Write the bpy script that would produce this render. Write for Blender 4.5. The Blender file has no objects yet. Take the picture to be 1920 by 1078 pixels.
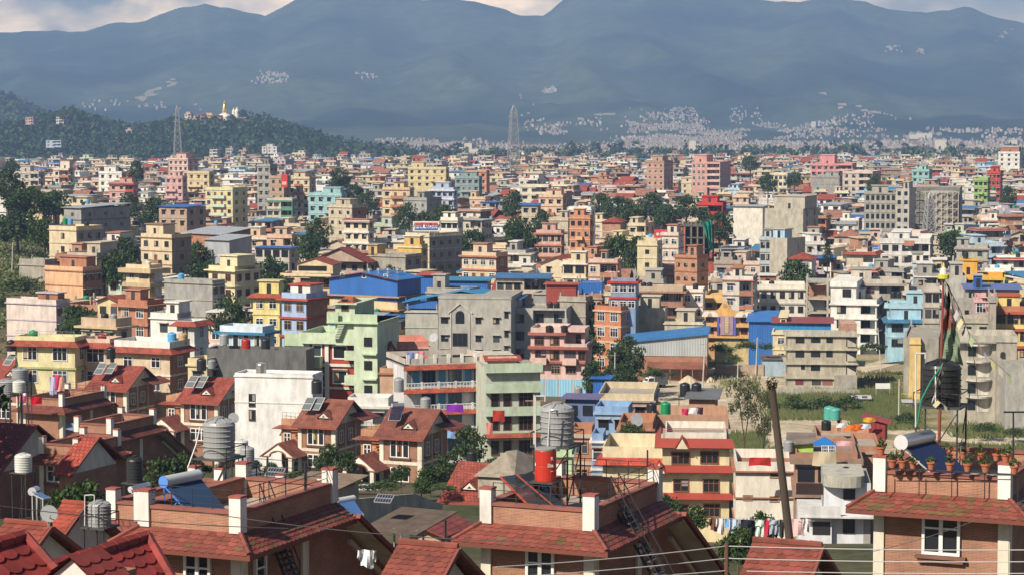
import bpy, math, random
from math import sin, cos, pi, radians, atan2, sqrt
from mathutils import Vector, noise
# ------------------------------------------------------------------ camera, sky, sun, exposure
SC = bpy.context.scene
COLL = SC.collection
F = 4330.0                      # focal length in photo pixels (1920 wide)
HZ = 215.0                      # horizon row in the photo
CZ = 60.0                       # camera height above datum
PITCH = math.atan((539 - HZ) / F)
CA, SA = cos(PITCH), sin(PITCH)
cam = bpy.data.cameras.new('camera')
cam.sensor_width = 36.0
cam.lens = 36.0 * F / 1920.0
cam.clip_start = 1.0
cam.clip_end = 40000.0
camo = bpy.data.objects.new('camera', cam)
COLL.objects.link(camo)
camo.location = (0, 0, CZ)
camo.rotation_euler = (pi / 2 - PITCH, 0, 0)
SC.camera = camo
SUN_AZ = atan2(-0.68, -0.73)    # direction towards the sun (from +Y, clockwise)
SUN_EL = radians(41)
sunv = Vector((sin(SUN_AZ) * cos(SUN_EL), cos(SUN_AZ) * cos(SUN_EL), sin(SUN_EL)))
sl = bpy.data.lights.new('sun', 'SUN')
sl.energy = 5.0
sl.angle = radians(0.5)
sl.color = (1.0, 0.90, 0.74)
so = bpy.data.objects.new('sun', sl)
COLL.objects.link(so)
so.rotation_euler = sunv.to_track_quat('Z', 'Y').to_euler()
so.location = (0, 0, 900)
W = bpy.data.worlds.new('World')
SC.world = W
W.use_nodes = True
wt = W.node_tree
for n in list(wt.nodes):
 wt.nodes.remove(n)
def wn(t, **k):
 n = wt.nodes.new(t)
 for a, b in k.items():
  setattr(n, a, b)
 return n
wo = wn('ShaderNodeOutputWorld')
bg = wn('ShaderNodeBackground')
sky = wn('ShaderNodeTexSky', sky_type='NISHITA', sun_disc=False)
sky.sun_elevation = SUN_EL
sky.sun_rotation = SUN_AZ % (2 * pi)
sky.air_density = 1.0
sky.dust_density = 1.2
tc = wn('ShaderNodeTexCoord')
mp = wn('ShaderNodeMapping')
mp.inputs['Scale'].default_value = (6.0, 6.0, 13.0)
mp.inputs['Location'].default_value = (0.35, 0.1, 0.2)
nz = wn('ShaderNodeTexNoise')
nz.inputs['Scale'].default_value = 2.3
nz.inputs['Detail'].default_value = 7.0
nz.inputs['Roughness'].default_value = 0.55
cr = wn('ShaderNodeValToRGB')
cr.color_ramp.elements[0].position = 0.30
cr.color_ramp.elements[1].position = 0.50
mx = wn('ShaderNodeMix', data_type='RGBA')
mx.inputs['B'].default_value = (9.8, 8.6, 7.4, 1)
nz2 = wn('ShaderNodeTexNoise')
nz2.inputs['Scale'].default_value = 4.0
nz2.inputs['Detail'].default_value = 5.0
cr2 = wn('ShaderNodeValToRGB')
cr2.color_ramp.elements[0].color = (11, 9.3, 7.0, 1)
cr2.color_ramp.elements[1].color = (38, 27, 15, 1)
cr2.color_ramp.elements[0].position = 0.38
cr2.color_ramp.elements[1].position = 0.66
wt.links.new(tc.outputs['Generated'], mp.inputs['Vector'])
wt.links.new(mp.outputs['Vector'], nz.inputs['Vector'])
wt.links.new(mp.outputs['Vector'], nz2.inputs['Vector'])
wt.links.new(nz.outputs['Fac'], cr.inputs['Fac'])
wt.links.new(nz2.outputs['Fac'], cr2.inputs['Fac'])
sep = wn('ShaderNodeSeparateXYZ')
wt.links.new(tc.outputs['Generated'], sep.inputs[0])
mr = wn('ShaderNodeMapRange')
mr.inputs['From Min'].default_value = 0.11
mr.inputs['From Max'].default_value = 0.055
wt.links.new(sep.outputs[2], mr.inputs['Value'])
mm = wn('ShaderNodeMath', operation='MULTIPLY')
wt.links.new(cr.outputs['Color'], mm.inputs[0])
wt.links.new(mr.outputs[0], mm.inputs[1])
mr2 = wn('ShaderNodeMapRange')
mr2.inputs['From Min'].default_value = 0.06
mr2.inputs['From Max'].default_value = 0.20
mr2.inputs['To Min'].default_value = 1.0
mr2.inputs['To Max'].default_value = 0.25
wt.links.new(sep.outputs[0], mr2.inputs['Value'])
mm2 = wn('ShaderNodeMath', operation='MULTIPLY')
wt.links.new(mm.outputs[0], mm2.inputs[0])
wt.links.new(mr2.outputs[0], mm2.inputs[1])
wt.links.new(mm2.outputs[0], mx.inputs['Factor'])
wt.links.new(sky.outputs['Color'], mx.inputs['A'])
wt.links.new(cr2.outputs['Color'], mx.inputs['B'])
wt.links.new(mx.outputs['Result'], bg.inputs['Color'])
bg.inputs['Strength'].default_value = 0.05
wt.links.new(bg.outputs['Background'], wo.inputs['Surface'])
SC.view_settings.view_transform = 'Standard'
SC.view_settings.look = 'None'
SC.view_settings.exposure = 0.5
SC.view_settings.gamma = 1.0
SC.render.engine = 'CYCLES'
SC.cycles.use_denoising = True
SC.cycles.max_bounces = 6
SC.cycles.diffuse_bounces = 2
SC.cycles.glossy_bounces = 2
SC.cycles.transmission_bounces = 2
SC.cycles.volume_bounces = 1
SC.cycles.caustics_reflective = False
SC.cycles.caustics_refractive = False
SC.cycles.volume_step_rate = 5.0
RNG = random.Random(11)
# ------------------------------------------------------------------ photo pixel <-> world
def ray(px, py):
 xc, yc = (px - 960) / F, (539 - py) / F
 return xc, CA + yc * SA, -SA + yc * CA
def P(px, py, Y):
 a, b, c = ray(px, py)
 t = Y / b
 return Vector((a * t, Y, CZ + c * t))
def G(px, py, z):
 a, b, c = ray(px, py)
 t = (z - CZ) / c
 return Vector((a * t, b * t, z))
def topx(x, y, z):
 cx, cy, cz = x, y * CA - (z - CZ) * SA, y * SA + (z - CZ) * CA
 return 960 + F * cx / cy, 539 - F * cz / cy
def sstep(a, b, v):
 t = min(1.0, max(0.0, (v - a) / (b - a)))
 return t * t * (3 - 2 * t)
GP = [(-200, -3), (0, -7), (40, -16), (70, -19), (100, -22), (150, -28), (200, -33), (240, -38.5), (300, -45), (336, -50), (2200, -50), (4300, -52), (20000, -52)]
def gz(x, y):
 for (a, za), (b, zb) in zip(GP, GP[1:]):
  if y <= b:
   z = za + (zb - za) * max(0.0, (y - a) / (b - a))
   break
 else:
  z = -52
 px = 960 + F * x / max(y, 40)
 if px < 330:
  z += 14 * sstep(330, 40, px) * sstep(380, 500, y) * (1 - sstep(760, 1100, y))
 if px > 1050 and y < 336:
  z -= 6 * sstep(1050, 1250, px) * sstep(140, 220, y) * (1 - sstep(280, 336, y))
 return CZ + z
# ------------------------------------------------------------------ materials (colour of a face comes from the mesh attribute "Col")
MATS = {}
def newmat(name):
 m = bpy.data.materials.new(name)
 m.use_nodes = True
 t = m.node_tree
 b = t.nodes['Principled BSDF']
 return m, t, b
def nd(t, ty, **k):
 n = t.nodes.new(ty)
 for a, v in k.items():
  setattr(n, a, v)
 return n
def attr(t):
 return nd(t, 'ShaderNodeAttribute', attribute_name='Col')
def mathn(t, op, a, b):
 n = nd(t, 'ShaderNodeMath', operation=op)
 for i, v in enumerate((a, b)):
  if v is None: continue
  if isinstance(v, (int, float)): n.inputs[i].default_value = v
  else: t.links.new(v, n.inputs[i])
 return n.outputs[0]
def mulcol(t, col, fac):
 """col * fac where fac is a socket giving a grey value"""
 n = nd(t, 'ShaderNodeMix', data_type='RGBA', blend_type='MULTIPLY')
 n.inputs['Factor'].default_value = 1.0
 t.links.new(col, n.inputs['A'])
 t.links.new(fac, n.inputs['B'])
 return n.outputs['Result']
def ramp(t, fac, stops):
 n = nd(t, 'ShaderNodeValToRGB')
 e = n.color_ramp.elements
 while len(e) < len(stops): e.new(0.5)
 for i, (p, c) in enumerate(stops):
  e[i].position = p
  e[i].color = c if len(c) == 4 else (*c, 1)
 t.links.new(fac, n.inputs['Fac'])
 return n.outputs['Color']
def tex(t, scale, detail=4, vec=None, sc=(1, 1, 1), rough=0.6):
 c = nd(t, 'ShaderNodeTexCoord')
 m = nd(t, 'ShaderNodeMapping')
 m.inputs['Scale'].default_value = sc
 t.links.new(c.outputs['Object'] if vec is None else vec, m.inputs['Vector'])
 n = nd(t, 'ShaderNodeTexNoise')
 n.inputs['Scale'].default_value = scale
 n.inputs['Detail'].default_value = detail
 n.inputs['Roughness'].default_value = rough
 t.links.new(m.outputs['Vector'], n.inputs['Vector'])
 return n.outputs['Fac']
def bump(t, b, h, dist, strength=1.0):
 n = nd(t, 'ShaderNodeBump')
 n.inputs['Distance'].default_value = dist
 n.inputs['Strength'].default_value = strength
 t.links.new(h, n.inputs['Height'])
 t.links.new(n.outputs['Normal'], b.inputs['Normal'])
def wallvec(t, kz=1.0):
 c = nd(t, 'ShaderNodeTexCoord')
 s = nd(t, 'ShaderNodeSeparateXYZ')
 t.links.new(c.outputs['Object'], s.inputs[0])
 k = nd(t, 'ShaderNodeCombineXYZ')
 t.links.new(mathn(t, 'ADD', s.outputs[0], s.outputs[1]), k.inputs[0])
 t.links.new(mathn(t, 'MULTIPLY', s.outputs[2], kz), k.inputs[1])
 return k.outputs[0]
def g(v): return (v, v, v)
def mk_paint(name, lo, rough, streak=1.0, spec=0.3):
 m, t, b = newmat(name)
 a = attr(t)
 s1 = ramp(t, tex(t, 0.9, 8, sc=(1.3, 1.3, 0.45), rough=.7), [(0.30, g(lo)), (0.60, g(1.0))])
 s2 = ramp(t, tex(t, 0.35, 3), [(0.3, g(0.88)), (0.7, g(1.06))])
 c = mulcol(t, mulcol(t, a.outputs['Color'], s1), s2)
 t.links.new(c, b.inputs['Base Color'])
 b.inputs['Roughness'].default_value = rough
 b.inputs['Specular IOR Level'].default_value = spec
 return m
MATS['paint'] = mk_paint('wall_paint', 0.66, 0.85)
MATS['concrete'] = mk_paint('raw_concrete', 0.55, 0.92)
MATS['plain'] = mk_paint('plain_surface', 0.92, 0.6)
MATS['plastic'] = mk_paint('tank_plastic', 0.86, 0.42, spec=0.45)
m, t, b = newmat('brickwork')
a = attr(t)
br = nd(t, 'ShaderNodeTexBrick')
br.inputs['Scale'].default_value = 1.0
br.inputs['Brick Width'].default_value = 0.26
br.inputs['Row Height'].default_value = 0.05
br.inputs['Mortar Size'].default_value = 0.010
br.inputs['Color1'].default_value = (0.78, 0.78, 0.78, 1)
br.inputs['Color2'].default_value = (1.18, 1.12, 1.08, 1)
br.inputs['Mortar'].default_value = (1.25, 1.5, 1.7, 1)
t.links.new(wallvec(t), br.inputs['Vector'])
c = mulcol(t, a.outputs['Color'], br.outputs['Color'])
c = mulcol(t, c, ramp(t, tex(t, 0.8, 5), [(0.3, g(0.7)), (0.65, g(1.1))]))
t.links.new(c, b.inputs['Base Color'])
b.inputs['Roughness'].default_value = 0.9
bump(t, b, mathn(t, 'SUBTRACT', 1.0, br.outputs['Fac']), 0.01)
MATS['brick'] = m
m, t, b = newmat('roof_tiles')
a = attr(t)
br = nd(t, 'ShaderNodeTexBrick')
br.inputs['Brick Width'].default_value = 0.30
br.inputs['Row Height'].default_value = 0.34
br.inputs['Mortar Size'].default_value = 0.035
br.inputs['Scale'].default_value = 1.0
br.inputs['Color1'].default_value = (0.8, 0.8, 0.8, 1)
br.inputs['Color2'].default_value = (1.12, 1.1, 1.08, 1)
br.inputs['Mortar'].default_value = (0.45, 0.45, 0.45, 1)
t.links.new(wallvec(t, 2.0), br.inputs['Vector'])
c = mulcol(t, a.outputs['Color'], br.outputs['Color'])
c = mulcol(t, c, ramp(t, tex(t, 0.9, 8, rough=.75), [(0.34, g(0.42)), (0.6, g(1.06))]))
t.links.new(c, b.inputs['Base Color'])
b.inputs['Roughness'].default_value = 0.7
bump(t, b, br.outputs['Color'], 0.03, 0.6)
MATS['tile'] = m
m, t, b = newmat('single_tile')       # for tiles that are modelled one by one
a = attr(t)
c = mulcol(t, a.outputs['Color'], ramp(t, tex(t, 3.0, 6), [(0.32, g(0.72)), (0.6, g(1.04))]))
t.links.new(c, b.inputs['Base Color'])
b.inputs['Roughness'].default_value = 0.62
MATS['tile1'] = m
def mk_metal(name, rough, wavelen, metal=0.0, lo=0.8):
 m, t, b = newmat(name)
 a = attr(t)
 c = mulcol(t, a.outputs['Color'], ramp(t, tex(t, 0.5, 5, sc=(1, 1, 0.3)), [(0.3, g(lo)), (0.65, g(1.05))]))
 t.links.new(c, b.inputs['Base Color'])
 b.inputs['Roughness'].default_value = rough
 b.inputs['Metallic'].default_value = metal
 w = nd(t, 'ShaderNodeTexWave')
 w.inputs['Scale'].default_value = 1.0 / wavelen * 0.314
 t.links.new(wallvec(t, 0.0), w.inputs['Vector'])
 bump(t, b, w.outputs['Fac'], 0.05, 0.8)
 return m
MATS['sheet'] = mk_metal('corrugated_sheet', 0.45, 0.5)
MATS['rust'] = mk_metal('rusty_sheet', 0.8, 0.5, lo=0.5)
def simple(name, rough, metal=0.0, spec=0.5, col=None):
 m, t, b = newmat(name)
 if col is None:
  t.links.new(attr(t).outputs['Color'], b.inputs['Base Color'])
 else:
  b.inputs['Base Color'].default_value = (*col, 1)
 b.inputs['Roughness'].default_value = rough
 b.inputs['Metallic'].default_value = metal
 b.inputs['Specular IOR Level'].default_value = spec
 return m
MATS['steel'] = simple('steel', 0.32, 0.85)
MATS['iron'] = simple('painted_iron', 0.55)
MATS['gloss'] = simple('dark_glazing', 0.12)
MATS['cloth'] = simple('cloth', 0.95, 0, 0.1)
MATS['leafmat'] = None
m, t, b = newmat('leaves')
a = attr(t)
t.links.new(a.outputs['Color'], b.inputs['Base Color'])
b.inputs['Roughness'].default_value = 0.6
b.inputs['Specular IOR Level'].default_value = 0.25
tr = nd(t, 'ShaderNodeBsdfTranslucent')
t.links.new(a.outputs['Color'], tr.inputs['Color'])
ms = nd(t, 'ShaderNodeMixShader')
ms.inputs[0].default_value = 0.25
t.links.new(b.outputs[0], ms.inputs[1])
t.links.new(tr.outputs[0], ms.inputs[2])
t.links.new(ms.outputs[0], t.nodes['Material Output'].inputs['Surface'])
MATS['leaf'] = m
MATS['bark'] = mk_paint('bark', 0.6, 0.95)
def mk_ground(name, c1, c2, c3, s1, s2):
 m, t, b = newmat(name)
 c = nd(t, 'ShaderNodeTexCoord')
 n1 = nd(t, 'ShaderNodeTexNoise'); n1.inputs['Scale'].default_value = s1; n1.inputs['Detail'].default_value = 6
 n2 = nd(t, 'ShaderNodeTexNoise'); n2.inputs['Scale'].default_value = s2; n2.inputs['Detail'].default_value = 8
 n2.inputs['Roughness'].default_value = 0.7
 t.links.new(c.outputs['Object'], n1.inputs['Vector'])
 t.links.new(c.outputs['Object'], n2.inputs['Vector'])
 a = ramp(t, n1.outputs['Fac'], [(0.38, c1), (0.58, c2)])
 b2 = ramp(t, n2.outputs['Fac'], [(0.35, g(0.55)), (0.7, g(1.15))])
 t.links.new(mulcol(t, a, b2), b.inputs['Base Color'])
 b.inputs['Roughness'].default_value = 0.95
 b.inputs['Specular IOR Level'].default_value = 0.1
 return m
MATS['ground'] = mk_ground('earth_and_grass', (0.06, 0.075, 0.03), (0.15, 0.12, 0.08), None, 0.03, 0.9)
MATS['road'] = mk_ground('dusty_road', (0.46, 0.38, 0.27), (0.62, 0.53, 0.40), None, 0.08, 0.5)
MATS['grassbed'] = mk_ground('grass_bed', (0.12, 0.14, 0.045), (0.36, 0.30, 0.19), None, 0.10, 1.2)
MATS['mountain'] = mk_ground('mountain_forest', (0.016, 0.034, 0.02), (0.07, 0.095, 0.055), None, 0.0016, 0.02)
MATS['vc'] = simple('coloured_earth', 0.95, 0, 0.1)
# ------------------------------------------------------------------ mesh collector
class MB:
 def __init__(s, mat='paint', col=(.5, .5, .5)):
  s.v = []; s.f = []; s.m = []; s.c = []; s.mat = mat; s.col = col; s.T = None
 def use(s, mat, col=None):
  s.mat = mat
  if col is not None: s.col = col
  return s
 def at(s, x=0, y=0, z=0, yaw=0):
  s.T = (cos(yaw), sin(yaw), x, y, z)
  return s
 def _add(s, ps):
  b = len(s.v)
  if s.T:
   c, n, x, y, z = s.T
   s.v.extend((c * p[0] - n * p[1] + x, n * p[0] + c * p[1] + y, p[2] + z) for p in ps)
  else:
   s.v.extend((p[0], p[1], p[2]) for p in ps)
  return b
 def face(s, *ps):
  b = s._add(ps)
  s.f.append(tuple(range(b, b + len(ps)))); s.m.append(s.mat); s.c.append(s.col)
  return s
 def faces(s, ps, fs):
  b = s._add(ps)
  for f in fs:
   s.f.append(tuple(b + i for i in f)); s.m.append(s.mat); s.c.append(s.col)
  return s
 def box(s, x0, x1, y0, y1, z0, z1):
  return s.faces([(x0, y0, z0), (x1, y0, z0), (x1, y1, z0), (x0, y1, z0), (x0, y0, z1), (x1, y0, z1), (x1, y1, z1), (x0, y1, z1)],
                       [(0, 3, 2, 1), (4, 5, 6, 7), (0, 1, 5, 4), (1, 2, 6, 5), (2, 3, 7, 6), (3, 0, 4, 7)])
 def beam(s, p, q, r, n=4, r2=None):
  p, q = Vector(p), Vector(q)
  d = q - p
  if d.length < 1e-6: return s
  d.normalize()
  a = d.cross(Vector((0, 0, 1)) if abs(d.z) < 0.95 else Vector((1, 0, 0))).normalized()
  b = d.cross(a)
  r2 = r if r2 is None else r2
  ps = []
  for c, rr in ((p, r), (q, r2)):
   for i in range(n):
    w = 2 * pi * (i + 0.5) / n
    ps.append(c + a * (cos(w) * rr) + b * (sin(w) * rr))
  fs = [(i, (i + 1) % n, n + (i + 1) % n, n + i) for i in range(n)]
  fs += [tuple(range(n - 1, -1, -1)), tuple(range(n, 2 * n))]
  return s.faces(ps, fs)
 def path(s, pts, r, n=5):
  for a, b in zip(pts, pts[1:]): s.beam(a, b, r, n)
  return s
 def lathe(s, prof, n=20, c=(0, 0, 0)):
  ps = []
  for r, z in prof:
   for i in range(n):
    w = 2 * pi * i / n
    ps.append((c[0] + r * cos(w), c[1] + r * sin(w), c[2] + z))
  fs = []
  for k in range(len(prof) - 1):
   for i in range(n):
    j = (i + 1) % n
    fs.append((k * n + i, k * n + j, (k + 1) * n + j, (k + 1) * n + i))
  fs.append(tuple(range(n - 1, -1, -1)))
  fs.append(tuple(range((len(prof) - 1) * n, len(prof) * n)))
  return s.faces(ps, fs)
 def prism(s, poly, y0, y1):
  """poly: (x, z) outline, counter-clockwise seen from -y"""
  n = len(poly)
  ps = [(x, y0, z) for x, z in poly] + [(x, y1, z) for x, z in poly]
  fs = [tuple(range(n)), tuple(range(2 * n - 1, n - 1, -1))]
  fs += [((i + 1) % n, i, n + i, n + (i + 1) % n) for i in range(n)]
  return s.faces(ps, fs)
 def prismx(s, poly, x0, x1):
  """poly: (y, z) outline, extruded along x"""
  n = len(poly)
  ps = [(x0, y, z) for y, z in poly] + [(x1, y, z) for y, z in poly]
  fs = [tuple(range(n - 1, -1, -1)), tuple(range(n, 2 * n))]
  fs += [(i, (i + 1) % n, n + (i + 1) % n, n + i) for i in range(n)]
  return s.faces(ps, fs)
 def slab(s, a, b, c, d, th):
  """thick sheet whose top corners are a, b, c, d"""
  t = [Vector(p) for p in (a, b, c, d)]
  n = (t[1] - t[0]).cross(t[3] - t[0]).normalized()
  if n.z < 0: n = -n
  lo = [p - n * th for p in t]
  return s.faces(t + lo, [(0, 1, 2, 3), (7, 6, 5, 4), (0, 4, 5, 1), (1, 5, 6, 2), (2, 6, 7, 3), (3, 7, 4, 0)])
 def mesh(s, name, smooth=False):
  me = bpy.data.meshes.new(name)
  me.from_pydata(s.v, [], s.f)
  names = []
  for q in s.m:
   if q not in names: names.append(q)
  for q in names: me.materials.append(MATS[q])
  ix = {q: i for i, q in enumerate(names)}
  if len(names) > 1:
   me.polygons.foreach_set('material_index', [ix[q] for q in s.m])
  ca = me.color_attributes.new('Col', 'FLOAT_COLOR', 'CORNER')
  buf = []
  for f, c in zip(s.f, s.c):
   buf.extend((c[0], c[1], c[2], 1.0) * len(f))
  ca.data.foreach_set('color', buf)
  if smooth:
   me.polygons.foreach_set('use_smooth', [True] * len(s.f))
  me.update()
  return me
 def build(s, name, parent=None, loc=None, yaw=0, smooth=False):
  o = bpy.data.objects.new(name, s.mesh(name, smooth))
  COLL.objects.link(o)
  if parent is not None: o.parent = parent
  if loc is not None: o.location = loc
  o.rotation_euler.z = yaw
  return o
def inst(name, me, loc, parent=None, yaw=0, scale=(1, 1, 1)):
 o = bpy.data.objects.new(name, me)
 COLL.objects.link(o)
 o.location = loc
 o.rotation_euler.z = yaw
 o.scale = scale
 if parent is not None: o.parent = parent
 return o
def tag(o, label=None, cat=None, group=None, kind=None):
 if label: o['label'] = label
 if cat: o['category'] = cat
 if group: o['group'] = group
 if kind: o['kind'] = kind
 return o
def thing(name, label, cat, loc, yaw=0, group=None):
 o = bpy.data.objects.new(name, None)
 COLL.objects.link(o)
 o.empty_display_size = 0.3
 o.location = loc
 o.rotation_euler.z = yaw
 return tag(o, label, cat, group)
# ------------------------------------------------------------------ the setting: ground, roads, mountains, far valley
def build_ground():
 ys = [-200, -100, -30, 0, 20, 40]
 y = 40.0
 while y < 336:
  y += 8; ys.append(y)
 while y < 1200:
  y += 25; ys.append(y)
 while y < 14000:
  y *= 1.12; ys.append(y)
 n = 90
 v, f = [], []
 for y in ys:
  hw = max(y, 120) * 0.55 + 30
  for i in range(n + 1):
   x = (2 * i / n - 1) * hw
   v.append((x, y, gz(x, y)))
 for r in range(len(ys) - 1):
  for i in range(n):
   a = r * (n + 1) + i
   f.append((a, a + 1, a + n + 2, a + n + 1))
 me = bpy.data.meshes.new('ground')
 me.from_pydata(v, [], f)
 me.materials.append(MATS['ground'])
 o = bpy.data.objects.new('ground', me)
 COLL.objects.link(o)
 tag(o, kind='structure')
build_ground()
def strip(name, pts, z, mat, kind='structure', label=None):
 """flat sheet from a photo outline on level ground"""
 ps = [G(x, y, CZ - 50) for x, y in pts]
 mb = MB(mat, (.3, .25, .2))
 mb.face(*[(p.x, p.y, z) for p in ps])
 return tag(mb.build(name), label, None, None, kind)
PZ = CZ - 50
strip('grass_verge', [(1335, 735), (1345, 660), (1500, 645), (1620, 660), (1700, 640), (1720, 700), (1930, 705), (1990, 848), (1800, 846), (1600, 846), (1420, 846), (1330, 800)], PZ + .03, 'grassbed')
strip('dirt_yard', [(1195, 735), (1250, 700), (1330, 694), (1400, 700), (1480, 712), (1470, 748), (1560, 785), (1680, 800), (1800, 812), (1935, 822), (1990, 838), (1900, 838), (1760, 826), (1560, 800), (1500, 812), (1430, 846), (1340, 846), (1300, 780)], PZ + .06, 'road')
strip('lower_road', [(1400, 806), (1500, 806), (1640, 822), (1800, 840), (1935, 852), (1990, 862), (1800, 861), (1600, 846), (1400, 832)], PZ + .08, 'road')
strip('road', [(1330, 690), (1440, 672), (1480, 664), (1560, 655), (1700, 640), (1700, 650), (1600, 666), (1490, 684), (1400, 700)], PZ + .09, 'road')
strip('side_road', [(1600, 690), (1700, 662), (1740, 656), (1740, 672), (1690, 682), (1620, 700)], PZ + .1, 'road')
CREST = [(-900, 120), (-500, 95), (-200, 80), (0, 66), (40, 64), (70, 66), (130, 58), (160, 57), (205, 44), (280, 38), (300, 31), (335, 20), (345, 18), (362, 20), (390, 14), (415, 19), (435, 17), (470, 24), (500, 27), (530, 12), (560, 2), (620, -12), (700, -10), (740, -2), (800, 3), (850, 3), (900, 12), (950, 23), (985, 28), (1020, 29), (1040, 16), (1062, 0), (1100, -14), (1200, -20), (1330, -8), (1390, 0), (1440, 6), (1500, 3), (1560, 0), (1590, 2), (1640, 12), (1700, 20), (1745, 24), (1800, 19), (1830, 24), (1880, 40), (1930, 56), (2100, 80), (2400, 60), (2800, 90)]
YC = 7800.0
def lerp(tab, x):
 for (a, va), (b, vb) in zip(tab, tab[1:]):
  if x <= b: return va + (vb - va) * max(0, (x - a) / (b - a))
 return tab[-1][1]
def ridge(px, Y):
 zc = CZ + (HZ - lerp(CREST, px)) / F * YC
 z0 = CZ - 52
 t = (Y - 4300) / (YC - 4300)
 if t <= 0: return z0 - 2
 x = (px - 960) / F * Y
 nx = noise.noise(Vector((x / 900, Y / 1500, 3.1)))
 n2 = 1 - abs(noise.noise(Vector((x / 420 + nx, Y / 2100, 7.7)))) * 2
 n3 = noise.noise(Vector((x / 150, Y / 340, 1.3))) * 1.6 + noise.noise(Vector((x / 50, Y / 110, 4.3)))
 if t <= 1:
  s = 0.35 * t + 0.65 * t ** 2.1
  env = 4 * t * (1 - t)
  return z0 + (zc - z0) * s + env * (n2 * 62 - 42 + nx * 55) * sstep(0, .35, t) + n3 * 9 * sstep(0, .2, t)
 return zc - (Y - YC) * 0.35 + n3 * 6
def build_mountains():
 pxs = list(range(-900, 2801, 14))
 Ys = [4200 + 40 * i for i in range(91)] + [7840, 8000, 8300, 8800]
 Ys = sorted(set(Ys))
 v, f = [], []
 for Y in Ys:
  for px in pxs:
   v.append(((px - 960) / F * Y, Y, ridge(px, Y)))
 n = len(pxs)
 for r in range(len(Ys) - 1):
  for i in range(n - 1):
   a = r * n + i
   f.append((a, a + 1, a + n + 1, a + n))
 me = bpy.data.meshes.new('mountains')
 me.from_pydata(v, [], f)
 me.polygons.foreach_set('use_smooth', [True] * len(f))
 me.materials.append(MATS['mountain'])
 o = bpy.data.objects.new('mountains', me)
 COLL.objects.link(o)
 tag(o, kind='structure')
build_mountains()
def surf(px, py):
 """where the ray of a far photo pixel meets the valley or the mountain side"""
 a, b, c = ray(px, py)
 Y = 2300.0
 while Y < 7700:
  z = CZ + c / b * Y
  gzv = max(CZ - 52, ridge(px, Y)) if Y > 4300 else CZ - 51.5
  if z <= gzv: return Vector((a / b * Y, Y, gzv))
  Y += 25
 return None
HILL = [(-300, 238), (-100, 244), (0, 250), (60, 235), (110, 222), (150, 222), (200, 238), (250, 248), (300, 246), (330, 232), (350, 226), (470, 228), (520, 240), (570, 257), (620, 272), (700, 288), (780, 298), (900, 306)]
YH = 2700.0
def hill_z(px, Y):
 zc = CZ + (HZ - lerp(HILL, px)) / F * YH
 z0 = CZ - 52
 if zc < z0: zc = z0
 d = abs(Y - YH) / (420.0 if Y < YH else 300.0)
 if d >= 1: return z0 - 1
 k = (1 - d) if Y < YH else (1 - d * d)
 return z0 + (zc - z0) * (0.35 * k + 0.65 * sstep(0, 1, k))
def sheet(name, pxs, Ys, fn, mat):
 v = [((px - 960) / F * Y, Y, fn(px, Y)) for Y in Ys for px in pxs]
 n = len(pxs)
 f = [(r * n + i, r * n + i + 1, r * n + n + i + 1, r * n + n + i) for r in range(len(Ys) - 1) for i in range(n - 1)]
 me = bpy.data.meshes.new(name)
 me.from_pydata(v, [], f)
 me.polygons.foreach_set('use_smooth', [True] * len(f))
 me.materials.append(MATS[mat])
 o = bpy.data.objects.new(name, me)
 COLL.objects.link(o)
 return tag(o, kind='structure')
sheet('temple_hill', list(range(-300, 901, 12)), [2260 + 20 * i for i in range(38)], hill_z, 'mountain')
HILL2 = [(-400, 150), (-120, 178), (0, 190), (25, 196), (45, 206), (65, 214), (95, 236), (150, 262), (220, 268)]
def hill2_z(px, Y):
 zc = CZ + (HZ - lerp(HILL2, px)) / F * 3900
 d = abs(Y - 3900) / 450
 z0 = CZ - 52
 return z0 - 1 if d >= 1 else z0 + (zc - z0) * sstep(0, 1, 1 - d)
sheet('dark_hill', list(range(-400, 231, 10)), [3450 + 30 * i for i in range(31)], hill2_z, 'mountain')
def leaf_blob(mb, c, r, n, leaf, rng, cols, flat=0.8):
 """n leaf quads spread through the outer part of an ellipsoid"""
 for _ in range(n):
  u, w = rng.uniform(-1, 1), rng.uniform(0, 2 * pi)
  q = sqrt(1 - u * u)
  rr = r * (0.55 + 0.5 * rng.random())
  p = Vector((c[0] + rr * q * cos(w), c[1] + rr * q * sin(w), c[2] + rr * u * flat))
  a = Vector((rng.uniform(-1, 1), rng.uniform(-1, 1), rng.uniform(-1, 1))).normalized()
  b2 = a.cross(Vector((rng.uniform(-1, 1), rng.uniform(-1, 1), rng.uniform(-1, 1)))).normalized()
  s1, s2 = leaf * rng.uniform(.6, 1.3), leaf * rng.uniform(.4, .9)
  mb.col = cols[rng.randrange(len(cols))]
  mb.face(p - a * s1, p - b2 * s2, p + a * s1, p + b2 * s2)
LEAVES_FAR = [(.028, .06, .02), (.042, .082, .025), (.06, .095, .03), (.02, .045, .018)]
def forest(name, n, place, size, label, seed):
 rng = random.Random(seed)
 mb = MB('leaf')
 for _ in range(n):
  q = place(rng)
  if q is None: continue
  p, s = q
  r = size * rng.uniform(.5, 1.4) * s
  k = rng.uniform(.6, 1.5)
  leaf_blob(mb, (p.x, p.y, p.z + r * .7), r, 30, r * .34, rng, [(c[0] * k * rng.uniform(.9, 1.2), c[1] * k, c[2] * k) for c in LEAVES_FAR], rng.uniform(.7, 1.2))
 tag(mb.build(name), label, None, None, 'stuff')
def hill_place(rng):
 px = rng.uniform(-30, 780)
 Y = rng.uniform(2300, 2790)
 if Y > YH - 60 and 335 < px < 470: return None
 z = hill_z(px, Y)
 if z < CZ - 51: return None
 return Vector(((px - 960) / F * Y, Y, z)), 1.0
forest('hillside_forest', 2600, hill_place, 5.6, 'dense dark green forest covering the temple hill', 3)
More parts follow.
